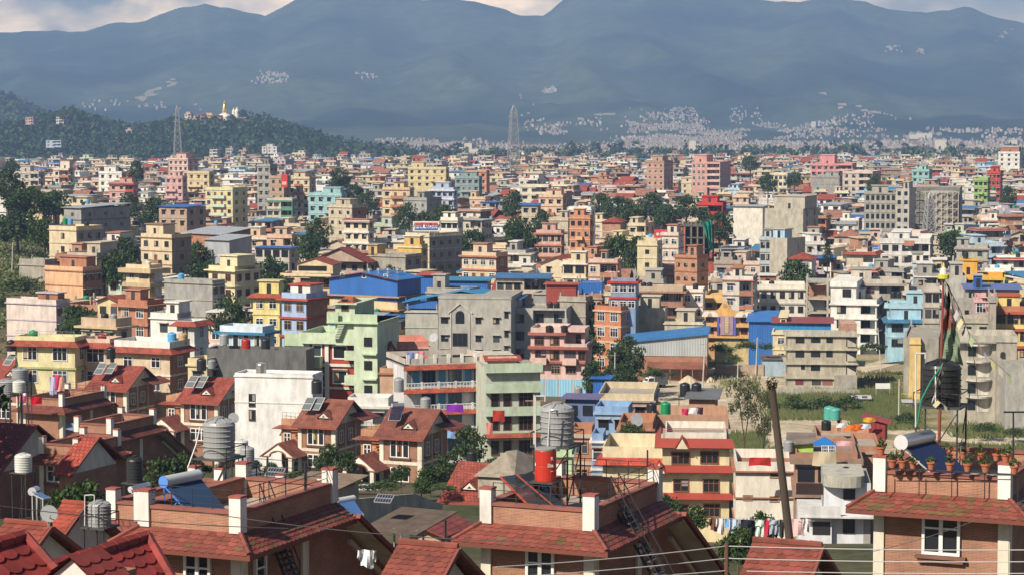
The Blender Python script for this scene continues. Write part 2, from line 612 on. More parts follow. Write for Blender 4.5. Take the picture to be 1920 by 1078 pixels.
def hill2_place(rng):
 px, Y = rng.uniform(-40, 140), rng.uniform(3480, 3950)
 z = hill2_z(px, Y)
 return None if z < CZ - 51 else (Vector(((px - 960) / F * Y, Y, z)), 1.0)
forest('dark_hill_forest', 500, hill2_place, 9, 'dark wood on the far left hill below the mountains', 5)
def line_place(rng):
 px = rng.uniform(560, 1960)
 Y = rng.uniform(2150, 3000)
 if px > 1200 and rng.random() < .35: return None
 return Vector(((px - 960) / F * Y, Y, CZ - 51.5)), rng.choice((.7, 1, 1, 1.5))
forest('valley_treeline', 1100, line_place, 5.5, 'strip of dark trees along the far edge of the city', 8)
def far_city():
 rng = random.Random(21)
 mb = MB('plain')
 cols = [(.36, .31, .27), (.46, .42, .37), (.30, .21, .17), (.32, .28, .25), (.28, .18, .14), (.34, .34, .32), (.30, .27, .23)]
 zones = [  # px range, py range, count, size
  (1160, 1900, 268, 300, 1500, 7), (1165, 1330, 262, 285, 420, 7), (1180, 1480, 236, 270, 620, 6.5), (1200, 1400, 205, 240, 170, 7),
  (1420, 1640, 215, 260, 230, 7), (1640, 1925, 245, 285, 260, 9), (880, 1170, 276, 300, 420, 7),
  (640, 960, 262, 300, 330, 7), (985, 1130, 225, 255, 90, 8), (960, 1000, 180, 220, 14, 8), (1020, 1045, 168, 178, 7, 12),
  (480, 545, 136, 160, 36, 9), (640, 712, 140, 152, 12, 9), (1720, 1735, 95, 102, 6, 9), (130, 380, 190, 210, 22, 9), (1660, 1695, 90, 101, 9, 9)]
 for x0, x1, y0, y1, n, s in zones:
  for _ in range(int(n * 2.5)):
   u = rng.random()
   px = rng.gauss((x0 + x1) / 2, (x1 - x0) / 4.2) if rng.random() < .6 else x0 + u * (x1 - x0)
   p = surf(px, rng.uniform(y0, y1))
   if p is None or noise.noise(Vector((p.x / 90, p.y / 160, 2.2))) < -.12: continue
   w, d, h = s * .5 * rng.uniform(.6, 1.5), s * .6 * rng.uniform(.6, 1.3), s * .5 * rng.uniform(.6, 1.4)
   mb.at(p.x, p.y, p.z - 2, rng.uniform(-.6, .1))
   c = cols[rng.randrange(len(cols))]
   mb.use('plain', c)
   mb.box(-w / 2, w / 2, -d / 2, d / 2, 0, h + 2)
   if rng.random() < .5:
    mb.box(-w * .3, w * .15, -d * .2, d * .4, h + 2, h + 3.6)
 for px, py, w, h in [(870, 296, 9, 14), (880, 294, 10, 18), (893, 296, 9, 12), (1300, 292, 9, 20), (1308, 292, 10, 16), (1765, 285, 16, 18), (1722, 262, 30, 10), (1735, 262, 30, 12), (1900, 275, 14, 12), (1526, 240, 9, 14)]:
  p = surf(px, py)
  if p:
   mb.at(p.x, p.y, p.z - 2, -.3).use('plain', (.52, .47, .4)).box(-w / 2, w / 2, -w / 2, w / 2, 0, h)
 tag(mb.build('far_town'), 'pale houses of the far town scattered over the foot of the mountains', None, None, 'stuff')
far_city()
def scars():
 """bare earth of cut terraces and quarries on the mountain side"""
 rng = random.Random(4)
 mb = MB('vc')
 for px, py, w, h, n, tilt in [(298, 172, 34, 14, 26, -.55), (275, 185, 20, 4, 8, -.1), (1075, 288, 16, 5, 9, .6), (1180, 232, 60, 10, 10, .3), (820, 272, 60, 6, 14, 0), (1030, 176, 10, 8, 4, 0), (1600, 200, 60, 20, 8, .2), (1880, 70, 16, 10, 6, -1)]:
  for _ in range(n):
   a, b2 = rng.uniform(-1, 1), rng.uniform(-1, 1)
   p = surf(px + a * w, py + a * tilt * w + b2 * h * .5)
   if p is None: continue
   s = rng.uniform(4, 11)
   mb.col = (.23 * rng.uniform(.8, 1.1), .19, .14)
   mb.at(p.x, p.y, p.z)
   mb.faces([(-s, -3, -4), (s, -4, -4), (s * .8, 3, 5), (-s * .9, 3, 4), (-s, 10, -6), (s, 10, -6)], [(0, 1, 2, 3), (3, 2, 5, 4)])
 tag(mb.build('bare_slopes'), 'pale bare earth cuts on the mountain side', None, None, 'stuff')
scars()
# ------------------------------------------------------------------ builders
COL = dict(cream=(.62, .52, .36), yellow=(.62, .52, .30), white=(.72, .70, .66), pink=(.66, .42, .36), peach=(.68, .42, .25), orange=(.55, .26, .14),
           brick=(.36, .155, .085), grey=(.33, .325, .31), concrete=(.36, .33, .28), blue=(.30, .44, .64), paleblue=(.42, .58, .66), teal=(.30, .48, .47),
           green=(.48, .62, .40), palegreen=(.50, .60, .46), terracotta=(.42, .19, .12), tan=(.55, .42, .26), mauve=(.50, .42, .50), ochre=(.58, .37, .15),
           beige=(.52, .45, .34), darkgrey=(.15, .15, .15), redroof=(.40, .075, .04), sheetblue=(.03, .13, .42), sheetgrey=(.36, .38, .40), darkred=(.25, .05, .035),
           brown=(.16, .065, .03), black=(.025, .025, .028), steelblue=(.05, .2, .36), red=(.5, .04, .03), magenta=(.4, .05, .16))
def C(c): return COL[c] if isinstance(c, str) else c
WMESH = {}
def wmesh(kind, w, h, shade=True, var=0):
 """a window: frame, panes and the little concrete shade above; origin bottom centre, facing -y"""
 key = (kind, round(w, 1), round(h, 1), shade, var)
 if key in WMESH: return WMESH[key]
 w, h = key[1], key[2]
 mb = MB('gloss', (.018, .021, .026))
 if var == 1: mb.col = (.05, .06, .075)
 mb.face((-w / 2, -.02, 0), (w / 2, -.02, 0), (w / 2, -.02, h), (-w / 2, -.02, h))
 if var > 1:
  mb.use('cloth', (.34, .27, .18) if var == 2 else (.26, .25, .27))
  x0, x1, z0 = (-w / 2, -w * .1, h * .12) if var == 2 else (w * .05, w / 2, h * .45)
  mb.face((x0, -.025, z0), (x1, -.025, z0), (x1, -.025, h), (x0, -.025, h))
 fc = {'dark': (.10, .085, .07), 'white': (.75, .74, .72), 'brown': (.20, .075, .03), 'blue': (.03, .12, .28), 'grill': (.45, .30, .2), 'open': (.03, .03, .03), 'clear': (.75, .74, .72)}[kind]
 t = {'dark': .05, 'white': .1, 'brown': .11, 'blue': .12, 'grill': .08, 'open': .03, 'clear': .16}[kind]
 mb.use('plain', fc)
 mb.box(-w / 2 - t, -w / 2, -.08, .0, 0, h).box(w / 2, w / 2 + t, -.08, 0, 0, h)
 mb.box(-w / 2 - t, w / 2 + t, -.08, 0, h, h + t).box(-w / 2 - t, w / 2 + t, -.1, 0, -t, 0)
 if kind not in ('open', 'clear'):
  k = 1 if w < 1.0 else (2 if w < 1.5 else 3)
  for i in range(1, k):
   x = -w / 2 + w * i / k
   mb.box(x - t * .35, x + t * .35, -.07, 0, 0, h)
  if kind in ('white', 'grill', 'brown'):
   mb.box(-w / 2, w / 2, -.068, 0, h * .68, h * .68 + t * .6)
 if shade:
  mb.use('paint', (.45, .42, .37)).box(-w / 2 - .25, w / 2 + .25, -.5, 0, h + t + .06, h + t + .16)
 WMESH[key] = mb.mesh('window')
 return WMESH[key]
DMESH = {}
def dmesh(col):
 if col in DMESH: return DMESH[col]
 mb = MB('plain', C(col))
 mb.box(-.45, .45, -.05, 0, 0, 2.05)
 mb.use('plain', (.4, .36, .3)).box(-.55, -.45, -.08, 0, 0, 2.12).box(.45, .55, -.08, 0, 0, 2.12).box(-.45, .45, -.08, 0, 2.05, 2.12)
 DMESH[col] = mb.mesh('door')
 return DMESH[col]
CAT = []          # what is already standing: footprint and photo rectangle
class B:
 """one building: an Empty at its base, every part a mesh of its own"""
 def __init__(s, name, label, cat, pl, pc, pr, pt, Y, yaw, D=None, pb=None, group=None, ground=None):
  th = radians(yaw)
  c = P(pc, pt, Y)
  tl, tr = [(ray(q, pt)[0] / ray(q, pt)[1]) for q in (pl, pr)]
  ct, st = cos(th), sin(th)
  if th <= 0:     # pc is the front right corner
   w = (c.x - tl * c.y) / (ct - tl * st)
   d = D or ((tr * c.y - c.x) / (-st - tr * ct) if pr > pc and -st - tr * ct > 1e-3 else 9.0)
   d = min(max(d, 4.0), 26.0) if D is None else d
   cx = c.x + (-w / 2) * ct - (d / 2) * st
   cy = c.y + (-w / 2) * st + (d / 2) * ct
  else:           # pc is the front left corner
   w = (tr * c.y - c.x) / (ct - tr * st)
   d = D or ((c.x - tl * c.y) / (st + tl * ct) if pl < pc and st + tl * ct > 1e-3 else 9.0)
   d = min(max(d, 4.0), 26.0) if D is None else d
   cx = c.x + (w / 2) * ct - (d / 2) * st
   cy = c.y + (w / 2) * st + (d / 2) * ct
  s.W, s.D = w, d
  s.zt = c.z
  s.zb = (gz(cx, cy) if ground is None else ground) - .3
  s.H = s.zt - s.zb
  s.root = thing(name, label, cat, (cx, cy, s.zb), th, group)
  s.th, s.cx, s.cy = th, cx, cy
  s.pl, s.pc, s.pr, s.pt, s.Y = pl, pc, pr, pt, Y
  s.sc = F / Y
  s.fl, s.fr = (pl, pc) if th <= 0 else (pc, pr)
  s.parts = []
  s.label = label
  CAT.append((cx, cy, max(w, d) / 2 + 1, min(pl, pc), max(pc, pr), pt, pb or min(pt + 6.2 * s.sc, topx(cx, cy, s.zb)[1]), Y))
 def p(s, name, mat='paint', col=(.5, .5, .5)):
  mb = MB(mat, C(col))
  s.parts.append((name, mb))
  return mb
 def fx(s, px): return (px - s.fl) / (s.fr - s.fl) * s.W - s.W / 2
 def fz(s, py): return s.H - (py - s.pt) / s.sc
 def win(s, x, z, w=1.2, h=1.3, kind='dark', side='f', shade=True, name='window', dy=0):
  y = -s.D / 2 + dy
  me = wmesh(kind, w, h, shade, RNG.choice((0, 0, 0, 1, 2, 3)) if kind != 'open' else 0)
  if side == 'f': return inst(name, me, (x, y - .003, z), s.root)
  if side == 'r': return inst(name, me, (s.W / 2 + .003, x, z), s.root, pi / 2)
  if side == 'l': return inst(name, me, (-s.W / 2 - .003, x, z), s.root, -pi / 2)
 def wpx(s, x0, x1, y0, y1, kind='dark', shade=False):
  a, b2 = s.fx(x0), s.fx(x1)
  return s.win((a + b2) / 2, s.fz(y1), b2 - a, (y1 - y0) / s.sc, kind, 'f', shade)
 def door(s, x, z, col='brown'):
  return inst('door', dmesh(col), (x, -s.D / 2 - .003, z), s.root)
 def world(s, x, y, z):
  c, n = cos(s.th), sin(s.th)
  return Vector((s.cx + c * x - n * y, s.cy + n * x + c * y, s.zb + z))
 def done(s):
  for name, mb in s.parts:
   if mb.v: mb.build(name, s.root)
  s.parts = []
  return s
def shell(b, wall, zt, mat='paint', side=None, side_mat=None, notch=None):
 """wall box with its own colour for the side walls"""
 W2, D2 = b.W / 2, b.D / 2
 m = b.p('wall', mat, wall)
 P4 = [(-W2, -D2), (W2, -D2), (W2, D2), (-W2, D2)]
 if notch:
  xs, yd = -W2 + b.W * notch[0], -D2 + notch[1]
  P4 = [(-W2, -D2), (xs, -D2), (xs, yd), (W2, yd), (W2, D2), (-W2, D2)]
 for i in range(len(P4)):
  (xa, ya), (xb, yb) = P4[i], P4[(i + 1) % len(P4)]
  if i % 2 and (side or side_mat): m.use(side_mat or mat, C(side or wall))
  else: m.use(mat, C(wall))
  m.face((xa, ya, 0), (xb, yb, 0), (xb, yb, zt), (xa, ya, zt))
 m.use('concrete', COL['concrete']).face((-W2, -D2, zt), (W2, -D2, zt), (W2, D2, zt), (-W2, D2, zt))
 return m
def ring(mb, x0, x1, y0, y1, z0, z1, t=.14):
 mb.box(x0, x1, y0, y0 + t, z0, z1).box(x0, x1, y1 - t, y1, z0, z1)
 mb.box(x0, x0 + t, y0 + t, y1 - t, z0, z1).box(x1 - t, x1, y0 + t, y1 - t, z0, z1)
def fit(b, wall='cream', mat='paint', side=None, side_mat=None, trim=None, fl=3.0, nf=3, nw=None, ns=None, wk='dark', ww=1.2, wh=1.25, shade=True, par=.8, parcol=None,
  pent=None, pentcol=None, bal=None, balcol=None, roof='flat', rcol='redroof', skirt=None, over=.25, band=.22, rail=False, blank=False, rng=RNG, sidewin=True, notch=None, stubs=False):
 """walls, floor bands, windows and roof of an ordinary house"""
 W, D, H = b.W, b.D, b.H
 W2, D2 = W / 2, D / 2
 zt = H - (par if roof == 'flat' else 0)
 trim = C(trim) if trim else tuple(min(.8, c * 1.08) for c in C(wall))
 shell(b, wall, zt, mat, side, side_mat, notch)
 nf = min(nf, max(1, int(zt // fl)))
 for k in range(nf):
  z = zt - k * fl
  if band and (k > 0 or roof == 'flat'):
   o = over if k == 0 else over * .5
   b.p('floor_band', 'paint', trim).box(-W2 - o, W2 + o, -D2 - o, D2 + o, z - band, z + .004)
 if roof == 'flat' and par > .1:
  ring(b.p('parapet', 'paint' if mat != 'concrete' else 'concrete', parcol or wall), -W2, W2, -D2, D2, zt + .004, H)
 if skirt:
  m = b.p('skirt_roof', 'tile', skirt)
  o = .9
  z1, z0 = zt + .45, zt - .25
  for q in ([(-W2 - o, -D2 - o, z0), (W2 + o, -D2 - o, z0), (W2, -D2 - .01, z1), (-W2, -D2 - .01, z1)],
                  [(W2 + o, -D2 - o, z0), (W2 + o, D2 + o, z0), (W2 + .01, D2, z1), (W2 + .01, -D2, z1)],
                  [(-W2 - o, D2 + o, z0), (-W2 - o, -D2 - o, z0), (-W2 - .01, -D2, z1), (-W2 - .01, D2, z1)]):
   m.slab(*q, .08)
 nw = nw if nw is not None else max(1, min(6, int(W / 3.2)))
 ns = ns if ns is not None else max(1, min(4, int(D / 3.6)))
 bal = bal or ()
 for k in range(nf):
  zf = zt - (k + 1) * fl
  if zf < -.5: break
  if not blank:
   for i in range(nw):
    x = -W2 + W * (i + .5) / nw
    if (k, i) in bal:
     b.door(x - .2, max(zf, 0) + .02, 'brown')
     continue
    b.win(x, zf + .95, min(ww, W / nw * .75), wh, wk, 'f', shade, dy=notch[1] if notch and x > -W2 + W * notch[0] else 0)
  if sidewin:
   sd = 'r' if b.th <= 0 else 'l'
   for i in range(ns):
    b.win(-D2 + D * (i + .5) / ns, zf + .95, min(ww, 1.1), wh, wk, sd, shade)
  for i in range(nw):
   if (k, i) in bal:
    xa, xb = -W2 + W * i / nw, -W2 + W * (i + 1) / nw
    m = b.p('balcony', 'paint', balcol or trim)
    m.box(xa, xb, -D2 - 1.1, -D2 - .003, zf - .1, zf + .05)
    m.box(xa, xb, -D2 - 1.1, -D2 - 1.0, zf + .05, zf + .95)
    m.box(xa, xa + .1, -D2 - 1.0, -D2 - .003, zf + .05, zf + .95).box(xb - .1, xb, -D2 - 1.0, -D2 - .003, zf + .05, zf + .95)
  if notch:
   xa = -W2 + W * notch[0]
   m = b.p('veranda_wall', 'paint', balcol or trim)
   m.box(xa, W2, -D2 - .02, -D2 + .1, zf + .004, zf + .85).box(W2 - .1, W2 + .02, -D2 + .1, -D2 + notch[1], zf + .004, zf + .85)
   b.p('column', 'paint', trim).box(W2 - .3, W2 - .02, -D2 + .02, -D2 + .3, zf + .85, zf + fl - band)
 if stubs:
  for sx in (-1, 1):
   for sy in (-1, 1): b.p('column_stub', 'concrete', (.36, .34, .3)).box(sx * W2 * .9 - .14, sx * W2 * .9 + .14, sy * D2 * .9 - .14, sy * D2 * .9 + .14, zt + .01, zt + 1.5)
 if pent:
  x0, x1, y0, y1, h = pent[0] * W - W2, pent[1] * W - W2, pent[2] * D - D2, pent[3] * D - D2, pent[4]
  m = b.p('stair_tower', mat if mat != 'concrete' else 'concrete', pentcol or wall)
  m.box(x0, x1, y0, y1, zt + .004, zt + h)
  m.use('paint', trim).box(x0 - .3, x1 + .3, y0 - .3, y1 + .3, zt + h, zt + h + .2)
  m.use('gloss', (.03, .03, .03)).box((x0 + x1) / 2 - .4, (x0 + x1) / 2 + .4, y0 - .02, y0, zt + .05, zt + 2.0)
 if roof in ('gable', 'hip', 'shed', 'low'):
  rm = 'sheet' if roof in ('shed', 'low') or C(rcol) in (COL['sheetblue'], COL['sheetgrey'], COL['steelblue']) else 'tile'
  m = b.p('roof', rm, rcol)
  o = .6
  if roof == 'gable':
   h = W * .22
   m.slab((-W2 - o, -D2 - o, zt - .1), (0, -D2 - o, zt + h), (0, D2 + o, zt + h), (-W2 - o, D2 + o, zt - .1), .1)
   m.slab((0, -D2 - o, zt + h), (W2 + o, -D2 - o, zt - .1), (W2 + o, D2 + o, zt - .1), (0, D2 + o, zt + h), .1)
   b.p('gable', mat, wall).prism([(-W2, zt + .002), (W2, zt + .002), (0, zt + h - .12)], -D2 + .01, D2 - .01)
  elif roof == 'hip':
   h = min(W, D) * .25
   e = max(0, W2 - D2)
   m.slab((-W2 - o, -D2 - o, zt - .1), (W2 + o, -D2 - o, zt - .1), (e, 0, zt + h), (-e, 0, zt + h), .08)
   m.slab((W2 + o, D2 + o, zt - .1), (-W2 - o, D2 + o, zt - .1), (-e, 0, zt + h), (e, 0, zt + h), .08)
   m.faces([(W2 + o, -D2 - o, zt - .1), (W2 + o, D2 + o, zt - .1), (e, 0, zt + h)], [(0, 1, 2)])
   m.faces([(-W2 - o, D2 + o, zt - .1), (-W2 - o, -D2 - o, zt - .1), (-e, 0, zt + h)], [(0, 1, 2)])
  else:
   h = D * (.14 if roof == 'shed' else .05)
   m.slab((-W2 - o, -D2 - o, zt + .12), (W2 + o, -D2 - o, zt + .12), (W2 + o, D2 + o, zt + h), (-W2 - o, D2 + o, zt + h), .1)
   if roof == 'shed':
    b.p('gable', mat, wall).prismx([(-D2, zt + .002), (D2, zt + .002), (D2, zt + h - .1), (-D2, zt + .02)], -W2 + .01, W2 - .01)
 if rail:
  m = b.p('railing', 'iron', (.25, .25, .25))
  for z in (.35, .7): m.box(-W2 + .1, W2 - .1, -D2 + .1, -D2 + .14, H + z - .02, H + z + .02)
  n = max(2, int(W / 1.6))
  for i in range(n + 1):
   x = -W2 + .1 + (W - .2) * i / n
   m.box(x - .02, x + .02, -D2 + .1, -D2 + .14, H, H + .72)
 return b
def H(label, pl, pc, pr, pt, Y, yaw=-24, wall='cream', name='house', cat='house', group=None, D=None, pb=None, tanks=(), ground=None, **kw):
 b = B(name, label, cat, pl, pc, pr, pt, Y, yaw, D, pb, group, ground)
 hr = random.Random(label)
 if 'notch' not in kw and Y > 430 and yaw <= 0 and b.W > 6 and not kw.get('blank') and 'bal' not in kw and 'mat' not in kw and hr.random() < .75:
  kw['notch'] = (hr.choice((.4, .55, .66)), hr.uniform(1.3, 2.0))
 if Y > 390 and kw.get('roof', 'flat') == 'flat' and 'pent' not in kw and 'pb' not in kw and not tanks:
  if hr.random() < .6: kw['pent'] = (.1 + .4 * hr.random(), .55 + .4 * hr.random(), .3, .9, 2.4)
  else: kw['stubs'] = True
 fit(b, wall, **kw)
 b.done()
 for i, t in enumerate(tanks):
  fx, fy, col = t[:3]
  dz = t[3] if len(t) > 3 else 0
  zt = b.H - (kw.get('par', .8) if kw.get('roof', 'flat') == 'flat' else -.3)
  w = b.world(fx * b.W - b.W / 2, fy * b.D - b.D / 2, zt + dz + .004)
  tank(w, col, t[4] if len(t) > 4 else 'on the roof of the ' + ' '.join(label.split(' with ')[0].split()[:8]), .62, 1.45, stand=dz)
 return b
TCOL = dict(black=(.022, .023, .026), grey=(.30, .31, .32), green=(.01, .26, .10), blue=(.10, .36, .66), teal=(.10, .40, .34), steel=(.5, .5, .5), tan=(.45, .3, .15), red=(.42, .03, .02), white=(.6, .6, .58))
TM = {}
def tmesh(col):
 if col in TM: return TM[col]
 c = TCOL[col]
 mb = MB('plastic' if col != 'steel' else 'steel', c)
 prof = [(.93, 0), (.95, .02)]
 for k in range(6):
  z = .05 + k * .128
  prof += [(.94, z), (.94, z + .095), (.985, z + .105), (.985, z + .118)]
 prof += [(.94, .83), (.88, .88), (.62, .93), (.34, .96)]
 mb.lathe(prof, 28)
 mb.use('plastic', tuple(q * .8 for q in c)).lathe([(.32, .96), (.32, 1.0), (.28, 1.01)], 16)
 for i in range(8):       # ribs on the shoulder
  w = 2 * pi * i / 8
  mb.use('plastic', c).beam((.88 * cos(w), .88 * sin(w), .885), (.36 * cos(w), .36 * sin(w), .965), .03, 4)
 TM[col] = mb.mesh('water_tank')
 return TM[col]
TANKWORDS = dict(steel='shiny steel')
TLAB = {}
def tank(loc, col, where, r=.62, h=1.45, stand=0, label=None, group='water tanks on the roofs'):
 lab = label or f"{TANKWORDS.get(col, col)} water tank {where}"
 ws = lab.split()
 lab = ' '.join(ws[:16])
 if lab in TLAB: print('DUP TANK', lab)
 TLAB[lab] = 1
 o = inst('water_tank', tmesh(col), loc, None, RNG.uniform(0, 6), (r, r, h))
 tag(o, lab, 'water tank', group)
 return o
def stand(loc, w, h, label, yaw=0, deep=None, brace=True, guard=True):
 """steel angle stand under a tank; loc is the middle of its feet"""
 t = thing('tank_stand', label, 'tank stand', loc, yaw, 'steel stands under water tanks')
 d = deep or w
 lg = .035
 for sx in (-1, 1):
  for sy in (-1, 1):
   MB('iron', COL['black']).beam((sx * w / 2, sy * d / 2, 0), (sx * w / 2, sy * d / 2, h), lg).build('leg', t)
 m = MB('iron', (.05, .05, .05)).box(-w / 2 - .1, w / 2 + .1, -d / 2 - .1, d / 2 + .1, h, h + .06)
 m.build('platform', t)
 if brace:
  m = MB('iron', COL['black'])
  for a, q in (((-w / 2, -d / 2, .1), (w / 2, -d / 2, h - .1)), ((w / 2, -d / 2, .1), (w / 2, d / 2, h - .1)), ((-w / 2, -d / 2, h * .5), (w / 2, -d / 2, h * .5)), ((w / 2, -d / 2, h * .5), (w / 2, d / 2, h * .5))):
   m.beam(a, q, .022)
  m.build('brace', t)
 if guard:
  m = MB('iron', COL['black'])
  g2 = .45
  cs = [(-w / 2 - .08, -d / 2 - .08), (w / 2 + .08, -d / 2 - .08), (w / 2 + .08, d / 2 + .08), (-w / 2 - .08, d / 2 + .08)]
  for i in range(4):
   a, q = cs[i], cs[(i + 1) % 4]
   m.beam((*a, h + .06), (*a, h + .06 + g2), .02)
   m.beam((*a, h + .06 + g2), (*q, h + .06 + g2), .02)
  m.build('guard_rail', t)
 return t
def crown_mesh(seed, kind):
 rng = random.Random(seed)
 mb = MB('leaf')
 if kind == 'round':
  cols = [(.04, .075, .022), (.055, .10, .03), (.08, .125, .035), (.03, .055, .018)]
  for _ in range(46):
   u, w = rng.uniform(-.6, 1), rng.uniform(0, 2 * pi)
   q = sqrt(1 - u * u) * rng.uniform(.35, .95)
   leaf_blob(mb, (q * cos(w), q * sin(w), .25 + u * .62), rng.uniform(.2, .36), 46, .075, rng, [cols[rng.randrange(4)] for _ in range(2)])
 elif kind == 'dark':
  cols = [(.038, .068, .026), (.052, .09, .032), (.07, .105, .038)]
  for _ in range(46):
   u, w = rng.uniform(-.7, 1), rng.uniform(0, 2 * pi)
   q = sqrt(1 - u * u) * rng.uniform(.3, .95)
   leaf_blob(mb, (q * cos(w), q * sin(w), .2 + u * .7), rng.uniform(.2, .34), 46, .07, rng, [cols[rng.randrange(3)] for _ in range(2)])
 elif kind == 'cone':
  cols = [(.02, .042, .022), (.028, .055, .026), (.036, .062, .03)]
  for k in range(52):
   z = rng.random() ** 1.3
   r = .62 * (1 - z) ** .7
   w = rng.uniform(0, 2 * pi)
   leaf_blob(mb, (r * cos(w), r * sin(w), -.9 + 2.0 * z), .16 + .12 * (1 - z), 42, .06, rng, [cols[rng.randrange(3)] for _ in range(2)])
 elif kind == 'loose':
  cols = [(.085, .10, .03), (.07, .085, .028), (.11, .12, .04), (.055, .07, .025)]
  for _ in range(44):
   u, w = rng.uniform(-.9, 1), rng.uniform(0, 2 * pi)
   q = sqrt(1 - u * u) * rng.uniform(.35, 1)
   leaf_blob(mb, (q * cos(w), q * sin(w), u * .75), rng.uniform(.18, .3), 60, .042, rng, [cols[rng.randrange(4)] for _ in range(2)])
 elif kind == 'bush':
  cols = [(.05, .085, .025), (.07, .115, .035), (.035, .06, .02), (.09, .12, .04)]
  for _ in range(34):
   w = rng.uniform(0, 2 * pi)
   q = rng.uniform(.1, .9)
   leaf_blob(mb, (q * cos(w), q * sin(w), rng.uniform(.0, .75) * (1.1 - q * .6)), rng.uniform(.2, .32), 46, .065, rng, [cols[rng.randrange(4)] for _ in range(2)])
 return mb.mesh('crown')
CROWNS = {k: [crown_mesh(sum(map(ord, k)) + i, k) for i in range(n)] for k, n in (('round', 3), ('dark', 3), ('cone', 1), ('loose', 2), ('bush', 3))}
def trunk_mesh(kind):
 rng = random.Random(9)
 mb = MB('bark', (.10, .075, .05))
 if kind == 'loose':
  mb.beam((0, 0, -2.6), (.03, 0, -1.2), .055, 7, .042)
  mb.beam((.03, 0, -1.2), (-.28, .05, -.2), .04, 6, .022).beam((.03, 0, -1.25), (.34, -.05, -.1), .038, 6, .02)
  mb.beam((-.28, .05, -.2), (-.4, .1, .6), .022, 5, .008).beam((.34, -.05, -.1), (.3, 0, .7), .02, 5, .008)
  mb.beam((-.2, .03, -.5), (.08, .1, .4), .018, 5, .008).beam((.25, 0, -.4), (.62, .1, .3), .016, 5, .006).beam((-.25, 0, -.3), (-.66, -.1, .2), .016, 5, .006)
 else:
  mb.beam((0, 0, -2.2), (0.02, 0, -.3), .085, 7, .06)
  for i in range(6):
   w = i * 1.05 + .3
   mb.beam((.02, 0, -.45 + i * .05), (.55 * cos(w), .55 * sin(w), .25 + .08 * i), .035, 5, .012)
 return mb.mesh('trunk')
TRUNKS = {k: trunk_mesh(k) for k in ('round', 'loose')}
def tree(px, ptop, pbase, Y, wpx, kind, label, group='trees standing among the houses', cat='tree', z=None):
 """crown from its top row ptop, about wpx wide; the trunk runs down to the ground"""
 s = Y / F
 r = wpx * s / 2
 top = P(px, ptop, Y)
 hz = (pbase - ptop) * s / 2
 zc = top.z - hz * (1.02 if kind != 'bush' else 1.3)
 zg = gz(top.x, Y) if z is None else z
 low = kind == 'bush'
 if kind in ('round', 'dark'):
  hgt = top.z - zg
  if hz * 2 < hgt * .85: hz = hgt * .85 / 2
  hz = min(hz, 5.5)
  zc = top.z - hz * 1.0
  r = max(r * 1.15, hz * .7)
 t = thing('shrub' if low else 'tree', label, 'shrub' if low else cat, (top.x, Y, zg if not low else min(zg, zc - .2)), RNG.uniform(0, 6), 'shrubs and bushes' if low else group)
 inst('crown' if not low else 'foliage', CROWNS[kind][RNG.randrange(len(CROWNS[kind]))], (0, 0, zc - t.location.z), t, 0, (r, r, hz if not low else hz * 1.4))
 if not low:
  me = TRUNKS['loose' if kind == 'loose' else 'round']
  lo = -2.6 if kind == 'loose' else -2.2
  k = max(.2, (zc - zg) / -lo)
  if kind == 'loose': inst('trunk', me, (0, 0, zc - zg), t, 0, (r, r, k if k > hz * .6 else hz))
  else: inst('trunk', me, (0, 0, zc - zg), t, 0, (r * .8, r * .8, max(k, .3)))
 return t
# ------------------------------------------------------------------ buildings one can name in the photograph (left edge, near corner, right edge, top row, distance, turn)
# --- left hillside
b = H('long dark grey concrete block with flat sheet roof beside the trees', 120, 152, 243, 391, 600, -38, 'grey', mat='concrete', trim='darkgrey', nf=2, nw=1, ns=3, roof='low', rcol='sheetgrey', wk='dark', ww=.8, wh=.8, shade=False)
H('cream three-storey house with green and blue tanks on the hillside left', 92, 143, 192, 425, 520, -34, 'cream', side='grey', nf=3, nw=1, ns=3, ww=1.0, shade=False, trim='beige', tanks=((.3, .3, 'green', 1.0, 'left of the blue one on the cream hillside house'), (.5, .3, 'blue', 1.0, 'right of the green one on the cream hillside house'), (.9, .5, 'black', .3, 'at the roof corner of the cream hillside house')))
H('low grey retaining house with blank wall left of the peach house', 36, 84, 100, 487, 505, -30, 'concrete', mat='concrete', blank=True, nf=1, par=1.2)
H('tall peach house with a blank front and dark red balconies', 84, 155, 190, 501, 470, -32, 'peach', side='terracotta', trim='terracotta', nf=4, nw=1, ns=3, blank=True, wk='dark', pent=(.25, .95, .3, .8, 2.6), pentcol='terracotta', tanks=((.1, .8, 'black'),))
H('pinkish white house with a blank sunlit wall at the left edge', 12, 105, 131, 562, 420, -27, (.64, .55, .50), nf=3, nw=1, ns=2, blank=True, wk='brown', pent=(.55, .95, .3, .8, 1.8), pentcol='brick', trim='mauve')
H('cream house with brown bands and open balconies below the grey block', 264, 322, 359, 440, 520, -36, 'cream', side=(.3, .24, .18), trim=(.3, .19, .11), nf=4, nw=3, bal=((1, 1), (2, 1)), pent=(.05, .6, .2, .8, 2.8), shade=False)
H('narrow cream house with tan balcony bands and a tall white side wall', 236, 280, 303, 497, 480, -30, 'cream', side='white', trim='tan', nf=3, nw=2, over=1.2, band=.9, wk='white', sidewin=False, tanks=((.3, .5, 'black'), (.7, .5, 'white')))
H('cream three-storey villa with stepped roof terraces above the yellow house', 391, 440, 488, 500, 450, -36, (.66, .58, .38), nf=4, nw=2, ns=3, over=.7, wk='brown', shade=False, pent=(.35, 1.0, .1, .8, 2.7), bal=((2, 0),))
H('grey corrugated metal shed with two roof levels on brick walls', 341, 415, 470, 441, 600, -38, 'brick', mat='brick', nf=2, nw=3, roof='shed', rcol='sheetgrey', blank=True)
